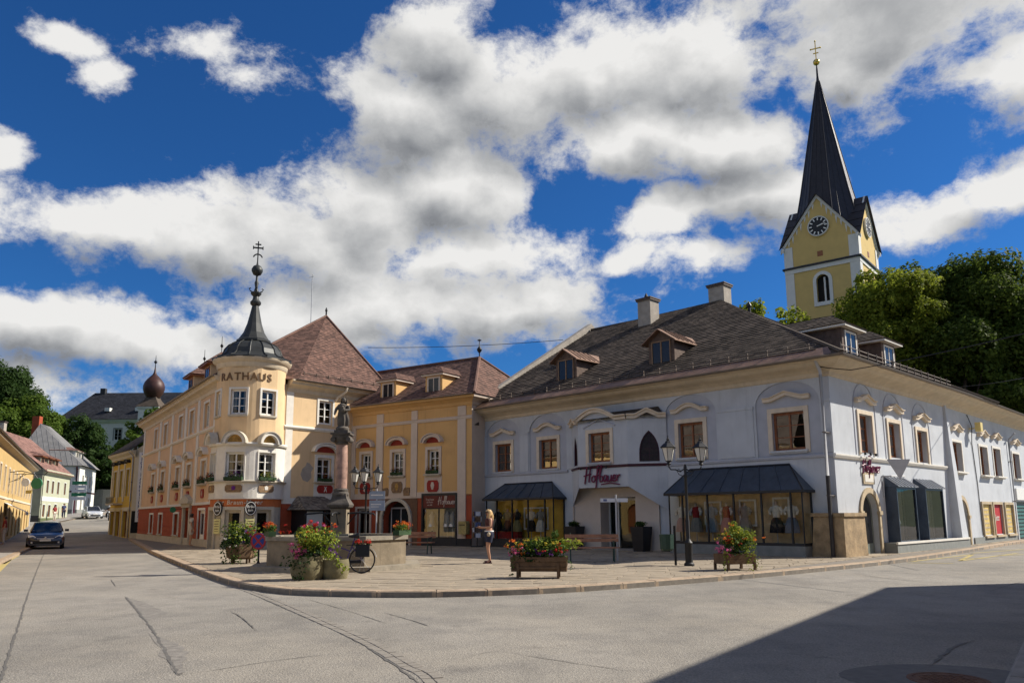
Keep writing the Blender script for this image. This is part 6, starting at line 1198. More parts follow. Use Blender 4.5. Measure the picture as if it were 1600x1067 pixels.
def skin_mesh(name, V, E, rad, sub=2):
    import bmesh
    me = bpy.data.meshes.new(name); bm = bmesh.new(); ly = bm.verts.layers.skin.verify(); vs = []
    for i, p in enumerate(V):
        v = bm.verts.new(p); r = rad[i]; r = (r, r) if not isinstance(r, tuple) else r; v[ly].radius = r; v[ly].use_root = (i == 0); vs.append(v)
    for a, b in E: bm.edges.new((vs[a], vs[b]))
    bm.to_mesh(me); bm.free(); o = bpy.data.objects.new('tmp', me); col.objects.link(o); m = o.modifiers.new('s', 'SKIN'); m.use_smooth_shade = True; s_ = o.modifiers.new('u', 'SUBSURF'); s_.levels = sub
    dg = bpy.context.evaluated_depsgraph_get(); r = bpy.data.meshes.new_from_object(o.evaluated_get(dg)); bpy.data.objects.remove(o); bpy.data.meshes.remove(me); r.name = name; return r
b_ = MB().lathe([(.24, 0), (.25, .08), (.18, .16), (.001, .16)], 12); ob('plinth', b_, 'dark_stone', st, smooth=True)
q = MB(); prof = [(.16, .12), (.21, .2), (.20, .4), (.17, .6), (.15, .72), (.17, .86), (.16, .95), (.08, 1.0), (.055, 1.03)]; q.lathe(prof, 20)
q.v = [(x*(1+.16*sin(9*atan2(y, x)+z*3)*(1 if z < .7 else .3)) + .03*sin(z*5), y*.8*(1+.16*sin(9*atan2(y, x)+z*3)*(1 if z < .7 else .3)), z) for x, y, z in q.v]
ob('robe', q, 'dark_stone', st, smooth=True); ob('head', MB().ball((.03, -.02, 1.11), .085, 12, 8, 1.25).ball((.03, -.1, 1.1), .018, 6, 4), 'dark_stone', st, smooth=True)
ob('veil', MB().lathe([(.10, .92), (.12, 1.05), (.11, 1.16), (.05, 1.22), (.001, 1.225)], 12, (.03, .015, 0), radians(-20), radians(200), caps=False), 'dark_stone', st, smooth=True)
ob('arm', skin_mesh('arm', [(.15, 0, .93), (.24, -.04, .75), (.1, -.2, .72), (.0, -.22, .76)], [(0, 1), (1, 2), (2, 3)], [.07, .06, .045, .03]), 'dark_stone', st); ob('arm', skin_mesh('arm', [(-.12, 0, .93), (-.24, -.06, .78), (-.26, -.16, .60), (-.26, -.2, .55)], [(0, 1), (1, 2), (2, 3)], [.07, .06, .045, .03]), 'dark_stone', st)
ob('child', MB().ball((.02, -.22, .84), .06, 8, 6).ball((.05, -.2, .74), .08, 8, 6, 1.3), 'dark_stone', st, smooth=True)
q = MB()
for k in range(11): a = 2*pi*k/11; q.ball((.03+.16*cos(a), .02, 1.13+.16*sin(a)), .016, 5, 4)
ob('star_crown', q, 'gold_letter', st, kind='stuff')
# ================================================================== planters and flowers
mat('trough_wood', (.14, .085, .045), .85, .35, 5, bump=.4, bscale=20, stain=.4); mat('cask_stone', (.19, .165, .09), .95, .35, 4, bump=.5, bscale=16, stain=.6)
def bush(t_, c, rad, seed, leafs, blooms, dens=1.0, M=None):
    rnd = random.Random(seed)
    for m_, n_, sz, off_ in leafs:
        q = MB()
        for k in range(9):
            o_ = (c[0]+rad[0]*rnd.uniform(-.6, .6)+off_[0], c[1]+rad[1]*rnd.uniform(-.6, .6)+off_[1], c[2]+rad[2]*rnd.uniform(-.4, .6)+off_[2]); leaves(q, rnd, o_, (rad[0]*.55, rad[1]*.55, rad[2]*.6), int(n_*dens*1.6/9), sz, shell=.15)
        ob('foliage', q, m_, t_)
    for m_, n_, sz, off_, sp_ in blooms:
        q = MB()
        for k in range(n_):
            p = Vector((c[0]+off_[0]+rnd.gauss(0, sp_[0]), c[1]+off_[1]+rnd.gauss(0, sp_[1]), c[2]+off_[2]+rnd.gauss(0, sp_[2])))
            leaves(q, rnd, p, (sz*1.15, sz*1.15, sz*.8), 11, sz*1.25, shell=.3)
        ob('blossoms', q, m_, t_)
def trail(t_, pts, seed, m_, n_, sz, w_=.12):
    rnd = random.Random(seed); q = MB()
    for a, b in pts:
        a, b = Vector(a), Vector(b)
        for k in range(5): p = a.lerp(b, k/4); leaves(q, rnd, p+Vector((0, 0, -.25*(k/4)**2)), (w_, w_, w_), n_//(5*len(pts))+1, sz, shell=.1)
    ob('foliage', q, m_, t_)
GP = 'flower planters on the plaza'
def pl_thing(name, lab, x, y, rz=0): return thing(name, lab, 'planter', (x, y, PZ), rz, GP)
# in front of the fountain: stone cask
p2 = pl_thing('stone_planter', 'round mossy stone planter with pink and lime flowers in front of the fountain', -4.68, 19.0, .3)
for dx, r_, h in ((-.28, .40, .55), (.36, .34, .46)):
    ob('cask', MB().lathe([(r_*.86, 0), (r_, h*.3), (r_*1.02, h*.7), (r_*.95, h), (r_*.86, h), (r_*.82, h-.08), (.001, h-.08)], 14), 'cask_stone', p2, WM[p2.name] @ Matrix.Translation((dx, 0, 0)), smooth=True)
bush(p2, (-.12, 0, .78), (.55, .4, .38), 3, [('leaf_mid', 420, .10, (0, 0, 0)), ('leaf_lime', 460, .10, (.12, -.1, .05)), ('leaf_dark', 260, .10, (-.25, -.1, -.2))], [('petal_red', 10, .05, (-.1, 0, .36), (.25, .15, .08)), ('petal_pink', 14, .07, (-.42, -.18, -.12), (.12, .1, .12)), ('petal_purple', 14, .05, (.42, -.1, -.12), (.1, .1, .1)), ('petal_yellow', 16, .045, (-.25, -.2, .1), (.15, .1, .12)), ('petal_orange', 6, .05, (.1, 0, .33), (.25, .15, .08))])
trail(p2, [((-.5, -.25, .6), (-.55, -.35, .12)), ((-.3, -.35, .55), (-.42, -.42, .08))], 9, 'leaf_dark', 170, .08); trail(p2, [((.1, -.3, .6), (.55, -.32, .5))], 10, 'leaf_lime', 150, .09)
# centre: wooden trough on a stand
p3 = pl_thing('wooden_trough', 'brown wooden trough on a stand with mixed flowers near the kerb', .63, 18.9, radians(-6))
for z0, z1, k in ((.16, .27, 0), (.275, .385, 1), (.39, .50, 2)): ob('plank', MB().box(-.66-.01*k, .66+.01*k, -.24-.015*k, -.21-.015*k, z0, z1), 'trough_wood', p3); ob('plank', MB().box(-.66-.01*k, .66+.01*k, .21+.015*k, .24+.015*k, z0, z1), 'trough_wood', p3)
for s_ in (-1, 1): ob('end_board', MB().ext([(-.22, .16), (.22, .16), (.26, .5), (-.26, .5)], s_*.64-.02, s_*.64+.02), 'trough_wood', p3, WM[p3.name] @ Matrix.Rotation(pi/2, 4, 'Z'))
ob('soil', MB().box(-.62, .62, -.2, .2, .16, .46), 'bark' if 'bark' in MATS else 'tar', p3)
for x in (-.5, .46):
    for y in (-.26, .26): ob('leg', MB().box(x-.03, x+.03, y-.03, y+.03, 0, .36), 'trough_wood', p3)
ob('stand_rail', MB().box(-.5, .46, -.285, -.255, .22, .27), 'trough_wood', p3)
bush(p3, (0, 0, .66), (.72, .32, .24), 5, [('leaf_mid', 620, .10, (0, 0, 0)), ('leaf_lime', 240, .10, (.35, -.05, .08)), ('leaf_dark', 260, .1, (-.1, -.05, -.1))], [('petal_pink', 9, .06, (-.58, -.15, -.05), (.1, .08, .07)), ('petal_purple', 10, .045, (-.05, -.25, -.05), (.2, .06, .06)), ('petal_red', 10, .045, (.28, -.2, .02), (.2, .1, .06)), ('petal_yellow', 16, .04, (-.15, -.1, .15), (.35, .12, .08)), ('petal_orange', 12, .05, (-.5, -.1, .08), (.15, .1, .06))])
trail(p3, [((.35, 0, .8), (.40, 0, 1.28)), ((.2, 0, .8), (.22, .1, 1.1))], 11, 'leaf_mid', 150, .1, .1); trail(p3, [((-.55, -.25, .55), (-.7, -.35, .15)), ((.5, -.2, .55), (.78, -.25, .5))], 12, 'leaf_mid', 110, .07, .08)
# right: planter beside the lamp
p4 = pl_thing('wooden_trough', 'small wooden trough overflowing with yellow-green and pink flowers below the big show window', 5.98, 21.2, radians(18))
for z0, z1, k in ((.16, .29, 0), (.295, .43, 1)): 
    for y in (-.3, .27): ob('plank', MB().box(-.46, .46, y, y+.03, z0, z1), 'trough_wood', p4)
for x in (-.46, .43): ob('end_board', MB().box(x, x+.03, -.27, .27, .16, .43), 'trough_wood', p4)
for x in (-.42, .40):
    for y in (-.32, .3): ob('leg', MB().box(x-.03, x+.03, y-.03, y+.03, 0, .2), 'trough_wood', p4)
ob('soil', MB().box(-.42, .42, -.26, .26, .16, .4), 'tar', p4)
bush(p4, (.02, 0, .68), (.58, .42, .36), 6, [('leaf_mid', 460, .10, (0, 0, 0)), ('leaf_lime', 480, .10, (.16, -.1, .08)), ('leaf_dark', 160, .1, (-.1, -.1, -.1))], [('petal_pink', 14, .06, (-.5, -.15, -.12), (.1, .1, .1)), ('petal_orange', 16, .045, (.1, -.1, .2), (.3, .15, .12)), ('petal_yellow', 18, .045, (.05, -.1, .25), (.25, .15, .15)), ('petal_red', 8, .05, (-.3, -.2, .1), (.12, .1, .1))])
trail(p4, [((.0, 0, .95), (.02, 0, 1.42))], 13, 'leaf_lime', 120, .1, .13); trail(p4, [((.4, -.3, .6), (.5, -.4, .12)), ((-.45, -.3, .5), (-.55, -.35, .1)), ((.15, -.35, .55), (.2, -.45, .2))], 14, 'leaf_lime', 170, .08, .1)
# left: tall bushy planter
p1 = pl_thing('wooden_trough', 'tall overgrown planter with white and purple blossoms left of the fountain', -8.95, 25.8, .2)
ob('tub', MB().lathe([(.36, .14), (.46, .2), (.52, .62), (.48, .62), (.001, .58)], 8), 'trough_wood', p1)
for a in (.8, 2.4, 3.9, 5.4): ob('leg', MB().box(.34*cos(a)-.03, .34*cos(a)+.03, .34*sin(a)-.03, .34*sin(a)+.03, 0, .2), 'trough_wood', p1)
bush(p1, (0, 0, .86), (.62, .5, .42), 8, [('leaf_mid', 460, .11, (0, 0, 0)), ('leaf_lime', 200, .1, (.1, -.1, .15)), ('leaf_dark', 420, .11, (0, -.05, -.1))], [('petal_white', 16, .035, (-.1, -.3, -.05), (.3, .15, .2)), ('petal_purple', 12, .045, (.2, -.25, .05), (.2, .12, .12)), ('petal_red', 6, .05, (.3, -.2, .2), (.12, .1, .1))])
trail(p1, [((-.45, -.3, .7), (-.5, -.4, .1)), ((.0, -.45, .7), (.0, -.5, .15)), ((.45, -.25, .7), (.5, -.35, .15)), ((-.2, -.4, .6), (-.25, -.48, .1))], 15, 'leaf_mid', 340, .1, .14)
# boxes of geraniums on the fountain rim
for k, (a, w_, lab, cs) in enumerate(((205, 1.1, 'orange-red geranium box on the left rim of the fountain', (('petal_orange', 26), ('petal_red', 12))), (262, 1.0, 'red and pink flower box on the front rim of the fountain behind the stone planter', (('petal_red', 24), ('petal_pink', 14))), (345, .9, 'trailing orange flower box on the right rim of the fountain', (('petal_orange', 24), ('petal_red', 10))))):
    a = radians(a); P = FC+Vector((cos(a), sin(a), 0))*(FR-.1)+Vector((0, 0, .94)); t_ = thing('flower_box', lab, 'flower box', P[:], a+pi/2, 'flower boxes on the fountain')
    ob('trough', MB().box(-w_/2, w_/2, -.1, .1, 0, .14), 'box_green', t_); bush(t_, (0, 0, .2), (w_/2, .16, .13), 20+k, [('leaf_mid', 260, .07, (0, 0, 0)), ('leaf_lime' if k == 2 else 'leaf_mid', 100, .08, (0, 0, 0))], [(m_, n_, .045, (0, 0, .08), (w_*.25, .1, .06)) for m_, n_ in cs])
# tall dark planters beside the shop door
for u, lab in ((6.78, 'tall dark planter box left of the shop door'), (10.4, 'tall dark planter box right of the shop door')):
    t_ = thing('tall_planter', lab, 'planter', BF.p(u, PZ, .55)[:], atan2(BF.d.y, BF.d.x), 'tall planters at the shop door'); ob('tub', MB().add([(-.24, -.24, 0), (.24, -.24, 0), (.24, .24, 0), (-.24, .24, 0), (-.33, -.33, 1.0), (.33, -.33, 1.0), (.33, .33, 1.0), (-.33, .33, 1.0), (-.28, -.28, .93), (.28, -.28, .93), (.28, .28, .93), (-.28, .28, .93)], [(3, 2, 1, 0), (0, 1, 5, 4), (1, 2, 6, 5), (2, 3, 7, 6), (3, 0, 4, 7), (8, 9, 10, 11), (4, 5, 9, 8), (5, 6, 10, 9), (6, 7, 11, 10), (7, 4, 8, 11)]), 'black_frame', t_)
    bush(t_, (0, 0, 1.08), (.3, .3, .12), int(u*7), [('leaf_dark', 200, .1, (0, 0, 0)), ('leaf_mid', 100, .08, (0, 0, .03))], [])
# ================================================================== benches, lamps, signs
mat('bench_wood', (.34, .17, .10), .7, .25, 6, bump=.2, bscale=30); mat('cast_green', (.02, .05, .035), .5, .2, 5)
def bench(lab, x, y, rz, L=1.75):
    t_ = thing('park_bench', lab, 'bench', (x, y, PZ), rz, 'wooden benches on the plaza')
    for k in range(3): ob('seat_slat', MB().box(-L/2, L/2, -.24+k*.14, -.12+k*.14, .43, .465), 'bench_wood', t_)
    for k in range(2): ob('back_slat', MB().box(-L/2, L/2, .20+.03*k, .235+.03*k, .62+k*.13, .73+k*.13), 'bench_wood', t_)
    for s_ in (-1, 1):
        x0 = s_*(L/2-.18); q = MB().tube([(x0, -.28, 0), (x0, -.24, .2), (x0, -.2, .42), (x0, .16, .42), (x0, .24, .0)], .025, 6).tube([(x0, .16, .42), (x0, .25, .7), (x0, .29, .9)], .022, 6).tube([(x0, -.22, .42), (x0, -.24, .62), (x0, .2, .64)], .02, 6); ob('leg_frame', q, 'cast_green', t_, smooth=True)
    return t_
bench('wooden park bench with green iron legs in front of the shop door', 2.55, 25.3, radians(-4)); bench('wooden park bench half hidden behind the fountain before the orange house', -4.1, 31.6, radians(-14), 1.9)
mat('lantern_glass', (.62, .60, .54), .35, .08, 5)
def lantern(t_, P, s_=1.):
    M = WM[t_.name] @ Matrix.Translation(P) @ Matrix.Scale(s_, 4); l = ob('lantern', MB().lathe([(.10, .0), (.19, .38), (.18, .38), (.09, .01)], 6), 'lantern_glass', t_, M)
    q = MB().lathe([(.24, .38), (.25, .40), (.15, .50), (.10, .53), (.08, .58), (.04, .60), (.05, .64), (.02, .68), (.008, .76)], 6)
    for k in range(6): a = pi/3*k; q.tube([(.10*cos(a), .10*sin(a), 0), (.195*cos(a), .195*sin(a), .39)], .009, 4)
    q.lathe([(.02, -.14), (.07, -.1), (.05, -.04), (.11, 0)], 8); ob('lantern_cap', q, 'iron_black', l, M, smooth=False)
def lamp(lab, x, y, arms, h=2.95, group='cast iron street lamps', rz=0):
    t_ = thing('street_lamp', lab, 'street lamp', (x, y, PZ), rz, group); ob('post', MB().lathe([(.15, 0), (.15, .06), (.11, .1), (.11, .62), (.13, .66), (.07, .74), (.055, .8), (.06, 1.3), (.045, 1.35), (.04, h-.3), (.07, h-.26), (.04, h-.2), (.05, h+.02), (.02, h+.1)], 12), 'iron_black', t_, smooth=True)
    for a in arms:
        M = WM[t_.name] @ Matrix.Rotation(a, 4, 'Z'); ob('arm', MB().tube([(0, 0, h-.02), (.16, 0, h-.12), (.3, 0, h-.06), (.44, 0, h-.06), (.5, 0, h+.02), (.5, 0, h+.1)], .02, 6).tube([(.08, 0, h-.25), (.2, 0, h-.2), (.26, 0, h-.1), (.2, 0, h-.04), (.14, 0, h-.1)], .012, 5), 'iron_black', t_, M, smooth=True)
        lantern(t_, (.5*cos(a), .5*sin(a), h+.2))
    return t_
lamp('two-armed cast iron street lamp before the big show window', 5.13, 22.9, (pi, 0), 2.85, rz=radians(8)); lamp('three-armed cast iron lamp behind the fountain column', -6.25, 33.0, (pi, 0, -pi/2), 2.75)
t_ = thing('litter_bin', 'dark green litter bin on a post beside the lamp', 'litter bin', (4.8, 23.2, PZ)); ob('post', MB().box(-.03, .03, -.03, .03, 0, 1.15), 'iron_black', t_); ob('bin', MB().lathe([(.15, .42), (.2, .48), (.22, .9), (.19, .9), (.17, .5)], 10), 'cast_green', t_, WM[t_.name] @ Matrix.Translation((-.24, 0, 0)))
t_ = thing('street_sign', 'thin pole with white street name plates before the shop door', 'sign', (3.43, 25.8, PZ)); ob('post', MB().tube([(0, 0, 0), (0, 0, 2.15)], .03, 8), 'pipe_grey', t_)
for a, z in ((0, 1.9), (.1, 1.9)): ob('plate', MB().box(-.52 if a == 0 else .03, -.03 if a == 0 else .4, -.015, .015, z, z+.13), 'sign_white', t_, WM[t_.name] @ Matrix.Rotation(a, 4, 'Z'))
ob('plate_print', MB().box(-.42, -.3, -.02, -.016, 1.93, 2.0), 'letter_blue', t_)
t_ = thing('information_board', 'pale blue information board on a pole behind the fountain', 'sign', (-6.0, 34.2, PZ)); ob('post', MB().tube([(0, 0, 0), (0, 0, 2.7)], .03, 8), 'pipe_grey', t_); ob('panel', MB().box(-.32, .36, -.03, .0, 1.75, 2.2), mat('board_blue', (.30, .36, .46), .5, .1, 4), t_); ob('panel', MB().box(-.32, .36, -.03, .0, 2.24, 2.6), 'board_blue', t_); ob('panel_print', MB().box(-.25, .28, -.035, -.031, 2.4, 2.45).box(-.25, .2, -.035, -.031, 2.0, 2.04).box(-.25, .1, -.035, -.031, 1.9, 1.93), 'white_paint', t_)
mat('sign_red', (.42, .015, .02), .45, .1, 4); mat('sign_blue', (.02, .04, .26), .45, .1, 4)
t_ = thing('no_stopping_sign', 'round blue and red no-stopping sign on a short post', 'traffic sign', (-7.6, 23.4, PZ), radians(-12)); ob('foot', MB().lathe([(.24, 0), (.2, .06), (.05, .14), (.03, .2)], 12), 'iron_black', t_, smooth=True); ob('post', MB().tube([(0, 0, .1), (0, 0, .75)], .028, 8), 'iron_black', t_)
dsc = ob('disc', MB().ext(arc(0, .78, .25, .25, 0, 2*pi, 28)[:-1], -.05, -.03), 'sign_blue', t_); ob('ring', MB().band(arc(0, .78, .25, .25, 0, 2*pi, 28), arc(0, .78, .19, .19, 0, 2*pi, 28), -.056, -.049), 'sign_red', dsc)
for a in (pi/4, -pi/4): ob('cross_bar', MB().box(-.20, .20, -.055 if a > 0 else -.054, -.0495, -.028, .028), 'sign_red', dsc, WM[t_.name] @ Matrix.Translation((0, 0, .78)) @ Matrix.Rotation(a, 4, 'Y'))
t_ = thing('yield_sign', 'grey back of a triangular traffic sign on an arm at the sunny blue wall', 'traffic sign', BR.p(4.1, 3.2)[:]); ob('arm', MB().tube([(0, 0, 3.0), (0, -.35, 3.0), (.65, -.6, 3.0)], .03, 6).tube([(0, -.02, 2.2), (0, -.05, 3.05)], .03, 6), 'pipe_grey', t_, BR.at(4.1)); ob('plate', MB().ext([(-.45, .38), (0, -.4), (.45, .38)], -.012, .012), 'pipe_grey', t_, Matrix.Translation((14.75, 29.4, 3.25)))
t_ = thing('post_box', 'yellow post box on the end pilaster of the orange house', 'post box', WG.p(8.05, .66, .2)[:], atan2(WG.d.y, WG.d.x)); ob('body', MB().box(-.24, .24, -.16, .14, .06, .62).ext([(-.24, .62), (.24, .62), (.2, .70), (-.2, .70)], -.18, .14), 'line_yellow', t_); ob('slot', MB().box(-.16, .16, -.185, -.16, .5, .54), 'black_metal', t_); ob('bracket', MB().box(-.1, .1, .13, .2, .1, .5), 'black_metal', t_)
t_ = thing('postcard_rack', 'dark postcard rack standing beside the yellow post box', 'rack', (-1.75, 38.1, PZ)); ob('pole', MB().tube([(0, 0, 0), (0, 0, 1.7)], .03, 6).box(-.3, .3, -.03, .03, 0, .05).box(-.03, .03, -.3, .3, 0, .055), 'iron_black', t_)
for k in range(5):
    for a in range(4): ob('card_holder', MB().box(-.12, .12, -.2, -.17, .45+k*.26, .66+k*.26), ('sign_white', 'weather_board', 'letter_blue', 'trough_wood')[(k+a) % 4], t_, WM[t_.name] @ Matrix.Rotation(pi/2*a+.3, 4, 'Z'))
# ================================================================== bicycle
t_ = thing('bicycle', 'dark bicycle with red saddlebag flowers leaning at the fountain', 'bicycle', (-4.0, 20.75, PZ), radians(3)); WM[t_.name] = WM[t_.name] @ Matrix.Rotation(radians(-7), 4, 'X'); t_.matrix_basis = WM[t_.name]
def wheel_mb(r, t): 
    q = MB(); n = 28; m = 6
    for i in range(n):
        a = 2*pi*i/n
        for j in range(m): b = 2*pi*j/m; q.v.append(((r+t*cos(b))*cos(a), t*sin(b), (r+t*cos(b))*sin(a)))
    for i in range(n):
        for j in range(m): q.f.append((i*m+j, ((i+1) % n)*m+j, ((i+1) % n)*m+(j+1) % m, i*m+(j+1) % m))
    return q
for x in (0, -1.05):
    w_ = ob('wheel', wheel_mb(.33, .02), 'black_metal', t_, WM[t_.name] @ Matrix.Translation((x, 0, .35)), smooth=True); s = MB().lathe([(.03, -.05), (.03, .05)], 8)
    s.v = [(a, c, b) for a, b, c in s.v]
    for k in range(14): a = 2*pi*k/14; s.tube([(0, .03*(-1)**k, 0), (.32*cos(a), 0, .32*sin(a))], .003, 3)
    ob('spokes', s, 'pipe_grey', w_, WM[w_.name])
mat('bike_purple', (.07, .04, .16), .35, .1, 5)
ob('frame', MB().tube([(-.42, 0, .30), (-.20, 0, .95)], .018, 6).tube([(-.42, 0, .30), (-.90, 0, .68)], .022, 6).tube([(-.33, 0, .58), (-.91, 0, .80)], .018, 6).tube([(0, .04, .35), (-.42, .03, .30)], .012, 5).tube([(0, .04, .35), (-.28, .03, .70)], .012, 5).tube([(0, -.04, .35), (-.42, -.03, .30)], .012, 5).tube([(0, -.04, .35), (-.28, -.03, .70)], .012, 5).tube([(-1.05, 0, .35), (-.95, 0, .66), (-.89, 0, .95)], .016, 6), 'bike_purple', t_, smooth=True)
ob('saddle', MB().tube([(-.38, 0, .97), (-.22, 0, .97), (-.10, 0, .99)], [.03, .05, .09], 8), 'black_metal', t_, smooth=True); ob('handlebar', MB().tube([(-.72, .27, .98), (-.86, .2, 1.0), (-.88, 0, .98), (-.86, -.2, 1.0), (-.72, -.27, .98)], .014, 6), 'black_metal', t_, smooth=True)
ob('mudguard', MB().band(arc(0, .35, .385, .385, radians(10), radians(150), 12), arc(0, .35, .375, .375, radians(10), radians(150), 12), -.03, .03), 'pipe_grey', t_); ob('carrier', MB().box(-.42, .2, -.06, .06, .73, .745).tube([(.12, .05, .73), (0, .05, .35)], .008, 4).tube([(.12, -.05, .73), (0, -.05, .35)], .008, 4), 'black_metal', t_)
ob('chain_guard', MB().box(-.46, -.02, -.055, -.045, .26, .34), 'black_metal', t_); ob('pedal', MB().tube([(-.42, -.06, .30), (-.3, -.08, .24)], .012, 5).box(-.34, -.25, -.16, -.08, .225, .245), 'black_metal', t_)
ob('saddle_bag', MB().box(-.16, .2, -.17, -.06, .42, .72), 'black_metal', t_); rnd = random.Random(4); q = MB()
for c in ((-.12, -.02, .82), (.14, -.02, .82)): leaves(q, rnd, c, (.11, .1, .07), 70, .06, shell=.2)
ob('blossoms', q, 'petal_red', t_); q = MB()
for c in ((-.12, -.02, .76), (.14, -.02, .76)): leaves(q, rnd, c, (.13, .1, .05), 60, .06, shell=.2)
ob('foliage', q, 'leaf_dark', t_)
# ================================================================== clothes in the show windows
for n_, c_ in (('cloth_white', (.62, .58, .52)), ('cloth_rose', (.42, .24, .24)), ('cloth_red', (.28, .012, .014)), ('cloth_blue', (.20, .27, .34)), ('cloth_pink', (.48, .18, .20)), ('cloth_grey', (.26, .24, .21)), ('cloth_black', (.02, .018, .02)), ('cloth_steel', (.14, .17, .24)), ('skin_form', (.5, .36, .27)), ('cloth_olive', (.30, .26, .12))): mat(n_, c_, .9, .18, 9)
def outfit(u, lab, top, skirt, z=.55, h=1.45, out=.42, F=BF, s_=1., grp='dressed figures in the show windows'):
    M = F.at(u, z, out); t_ = thing('dress_form', lab, 'mannequin', M.to_translation()[:], 0, grp); rot_ = M
    ob('stand', MB().lathe([(.16, 0), (.16, .02), (.015, .03), (.015, .6)], 10), 'pipe_grey', t_, M)
    q = MB().lathe([(.27, h*.26), (.25, h*.4), (.2, h*.55), (.13, h*.64)], 18); q.v = [(x*(1+.07*sin(8*atan2(y, x))), y*.75*(1+.07*sin(8*atan2(y, x))), zz) for x, y, zz in q.v]; ob('skirt', q, skirt, t_, M, smooth=True)
    q = MB().lathe([(.13, h*.63), (.14, h*.72), (.17, h*.82), (.15, h*.9), (.07, h*.94)], 16); q.v = [(x, y*.7, zz) for x, y, zz in q.v]; ob('bodice', q, top, t_, M, smooth=True)
    ob('neck', MB().lathe([(.07, h*.93), (.05, h*.97), (.05, h*1.02), (.001, h*1.03)], 10), 'skin_form', t_, M, smooth=True)
    for e in (-1, 1): ob('sleeve', MB().tube([(e*.15, 0, h*.89), (e*.23, -.02, h*.80), (e*.22, -.05, h*.70)], [.06, .065, .05], 8), top if top != 'cloth_red' else 'cloth_white', t_, M, smooth=True)
    return t_
for a in ((12.3, 'white blouse with rose skirt at the left end of the big show window', 'cloth_white', 'cloth_rose'), (12.95, 'red top with dark skirt behind the lamp post in the big show window', 'cloth_red', 'cloth_grey'), (13.65, 'pale blue dirndl dress in the big show window', 'cloth_blue', 'cloth_blue'), (14.28, 'red bodice with long pink skirt in the big show window', 'cloth_red', 'cloth_pink'), (15.05, 'grey jacket outfit in the middle of the big show window', 'cloth_grey', 'cloth_grey'), (16.28, 'black dress with white sleeves near the right end of the big show window', 'cloth_white', 'cloth_black'), (16.85, 'white blouse with long steel blue skirt at the right end of the big show window', 'cloth_white', 'cloth_steel')): outfit(*a)
for a in ((1.75, 'long black coat at the left end of the small show window', 'cloth_black', 'cloth_black'), (2.4, 'olive dress in the small show window', 'cloth_olive', 'cloth_black'), (3.05, 'black jacket with olive skirt in the small show window', 'cloth_black', 'cloth_olive'), (4.0, 'white blouse with black skirt in the small show window', 'cloth_white', 'cloth_black'), (4.6, 'pale skirt outfit at the right of the small show window', 'cloth_grey', 'cloth_white')): outfit(*a, z=.5, h=1.4)
for u0, u1, z0, z1, lab in ((14.7, 15.4, 1.15, 2.15, 'white picture frame behind the grey jacket in the show window'), (16.05, 16.7, 1.2, 2.2, 'white picture frame behind the black dress in the show window'), (13.2, 13.95, 1.2, 2.1, 'white picture frame behind the blue dirndl in the show window'), (3.3, 4.9, .95, 2.0, 'wide white frame hanging in the small show window')):
    q = MB().box(u0, u0+.07, -.22, -.18, z0, z1).box(u1-.07, u1, -.22, -.18, z0, z1).box(u0+.07, u1-.07, -.22, -.18, z1-.07, z1).box(u0+.07, u1-.07, -.22, -.18, z0, z0+.07); o_ = ob('hanging_picture', q, 'cloth_white', None, BF.M); tag(o_, lab, 'picture frame', 'white frames in the show windows')
q = MB().box(1.6, 3.2, -.55, -.25, .46, .85); o_ = ob('red_display_box', q, 'cloth_red', None, BF.M); tag(o_, 'low red display box at the bottom of the small show window', 'display box')
# ================================================================== overhead cables
def cable(lab, pts, r=.018):
    P = [Vector(p) for p in pts]; out = []
    for a, b in zip(P, P[1:]):
        for k in range(10): t2 = k/10; p = a.lerp(b, t2); p.z -= .012*(b-a).length*4*t2*(1-t2); out.append(p)
    out.append(P[-1]); o_ = ob('overhead_cable', MB().tube(out, r, 5), 'black_metal', None, I4); tag(o_, lab, 'cable', 'overhead cables')
cable('thin overhead cable from the town hall roof to the blue gable parapet', [(-8.80, 46.00, 11.83), (3.16, 46.00, 12.23)])
cable('overhead cable running from the blue corner pipe off to the right', [BF.p(18.2, 6.75, .4)[:], (11.69, 26.00, 6.47), (14.85, 18.00, 6.46)], .016)
cable('second overhead cable over the blue wing roof', [(24.82, 44.00, 8.76), (19.60, 24.00, 6.57)], .016)

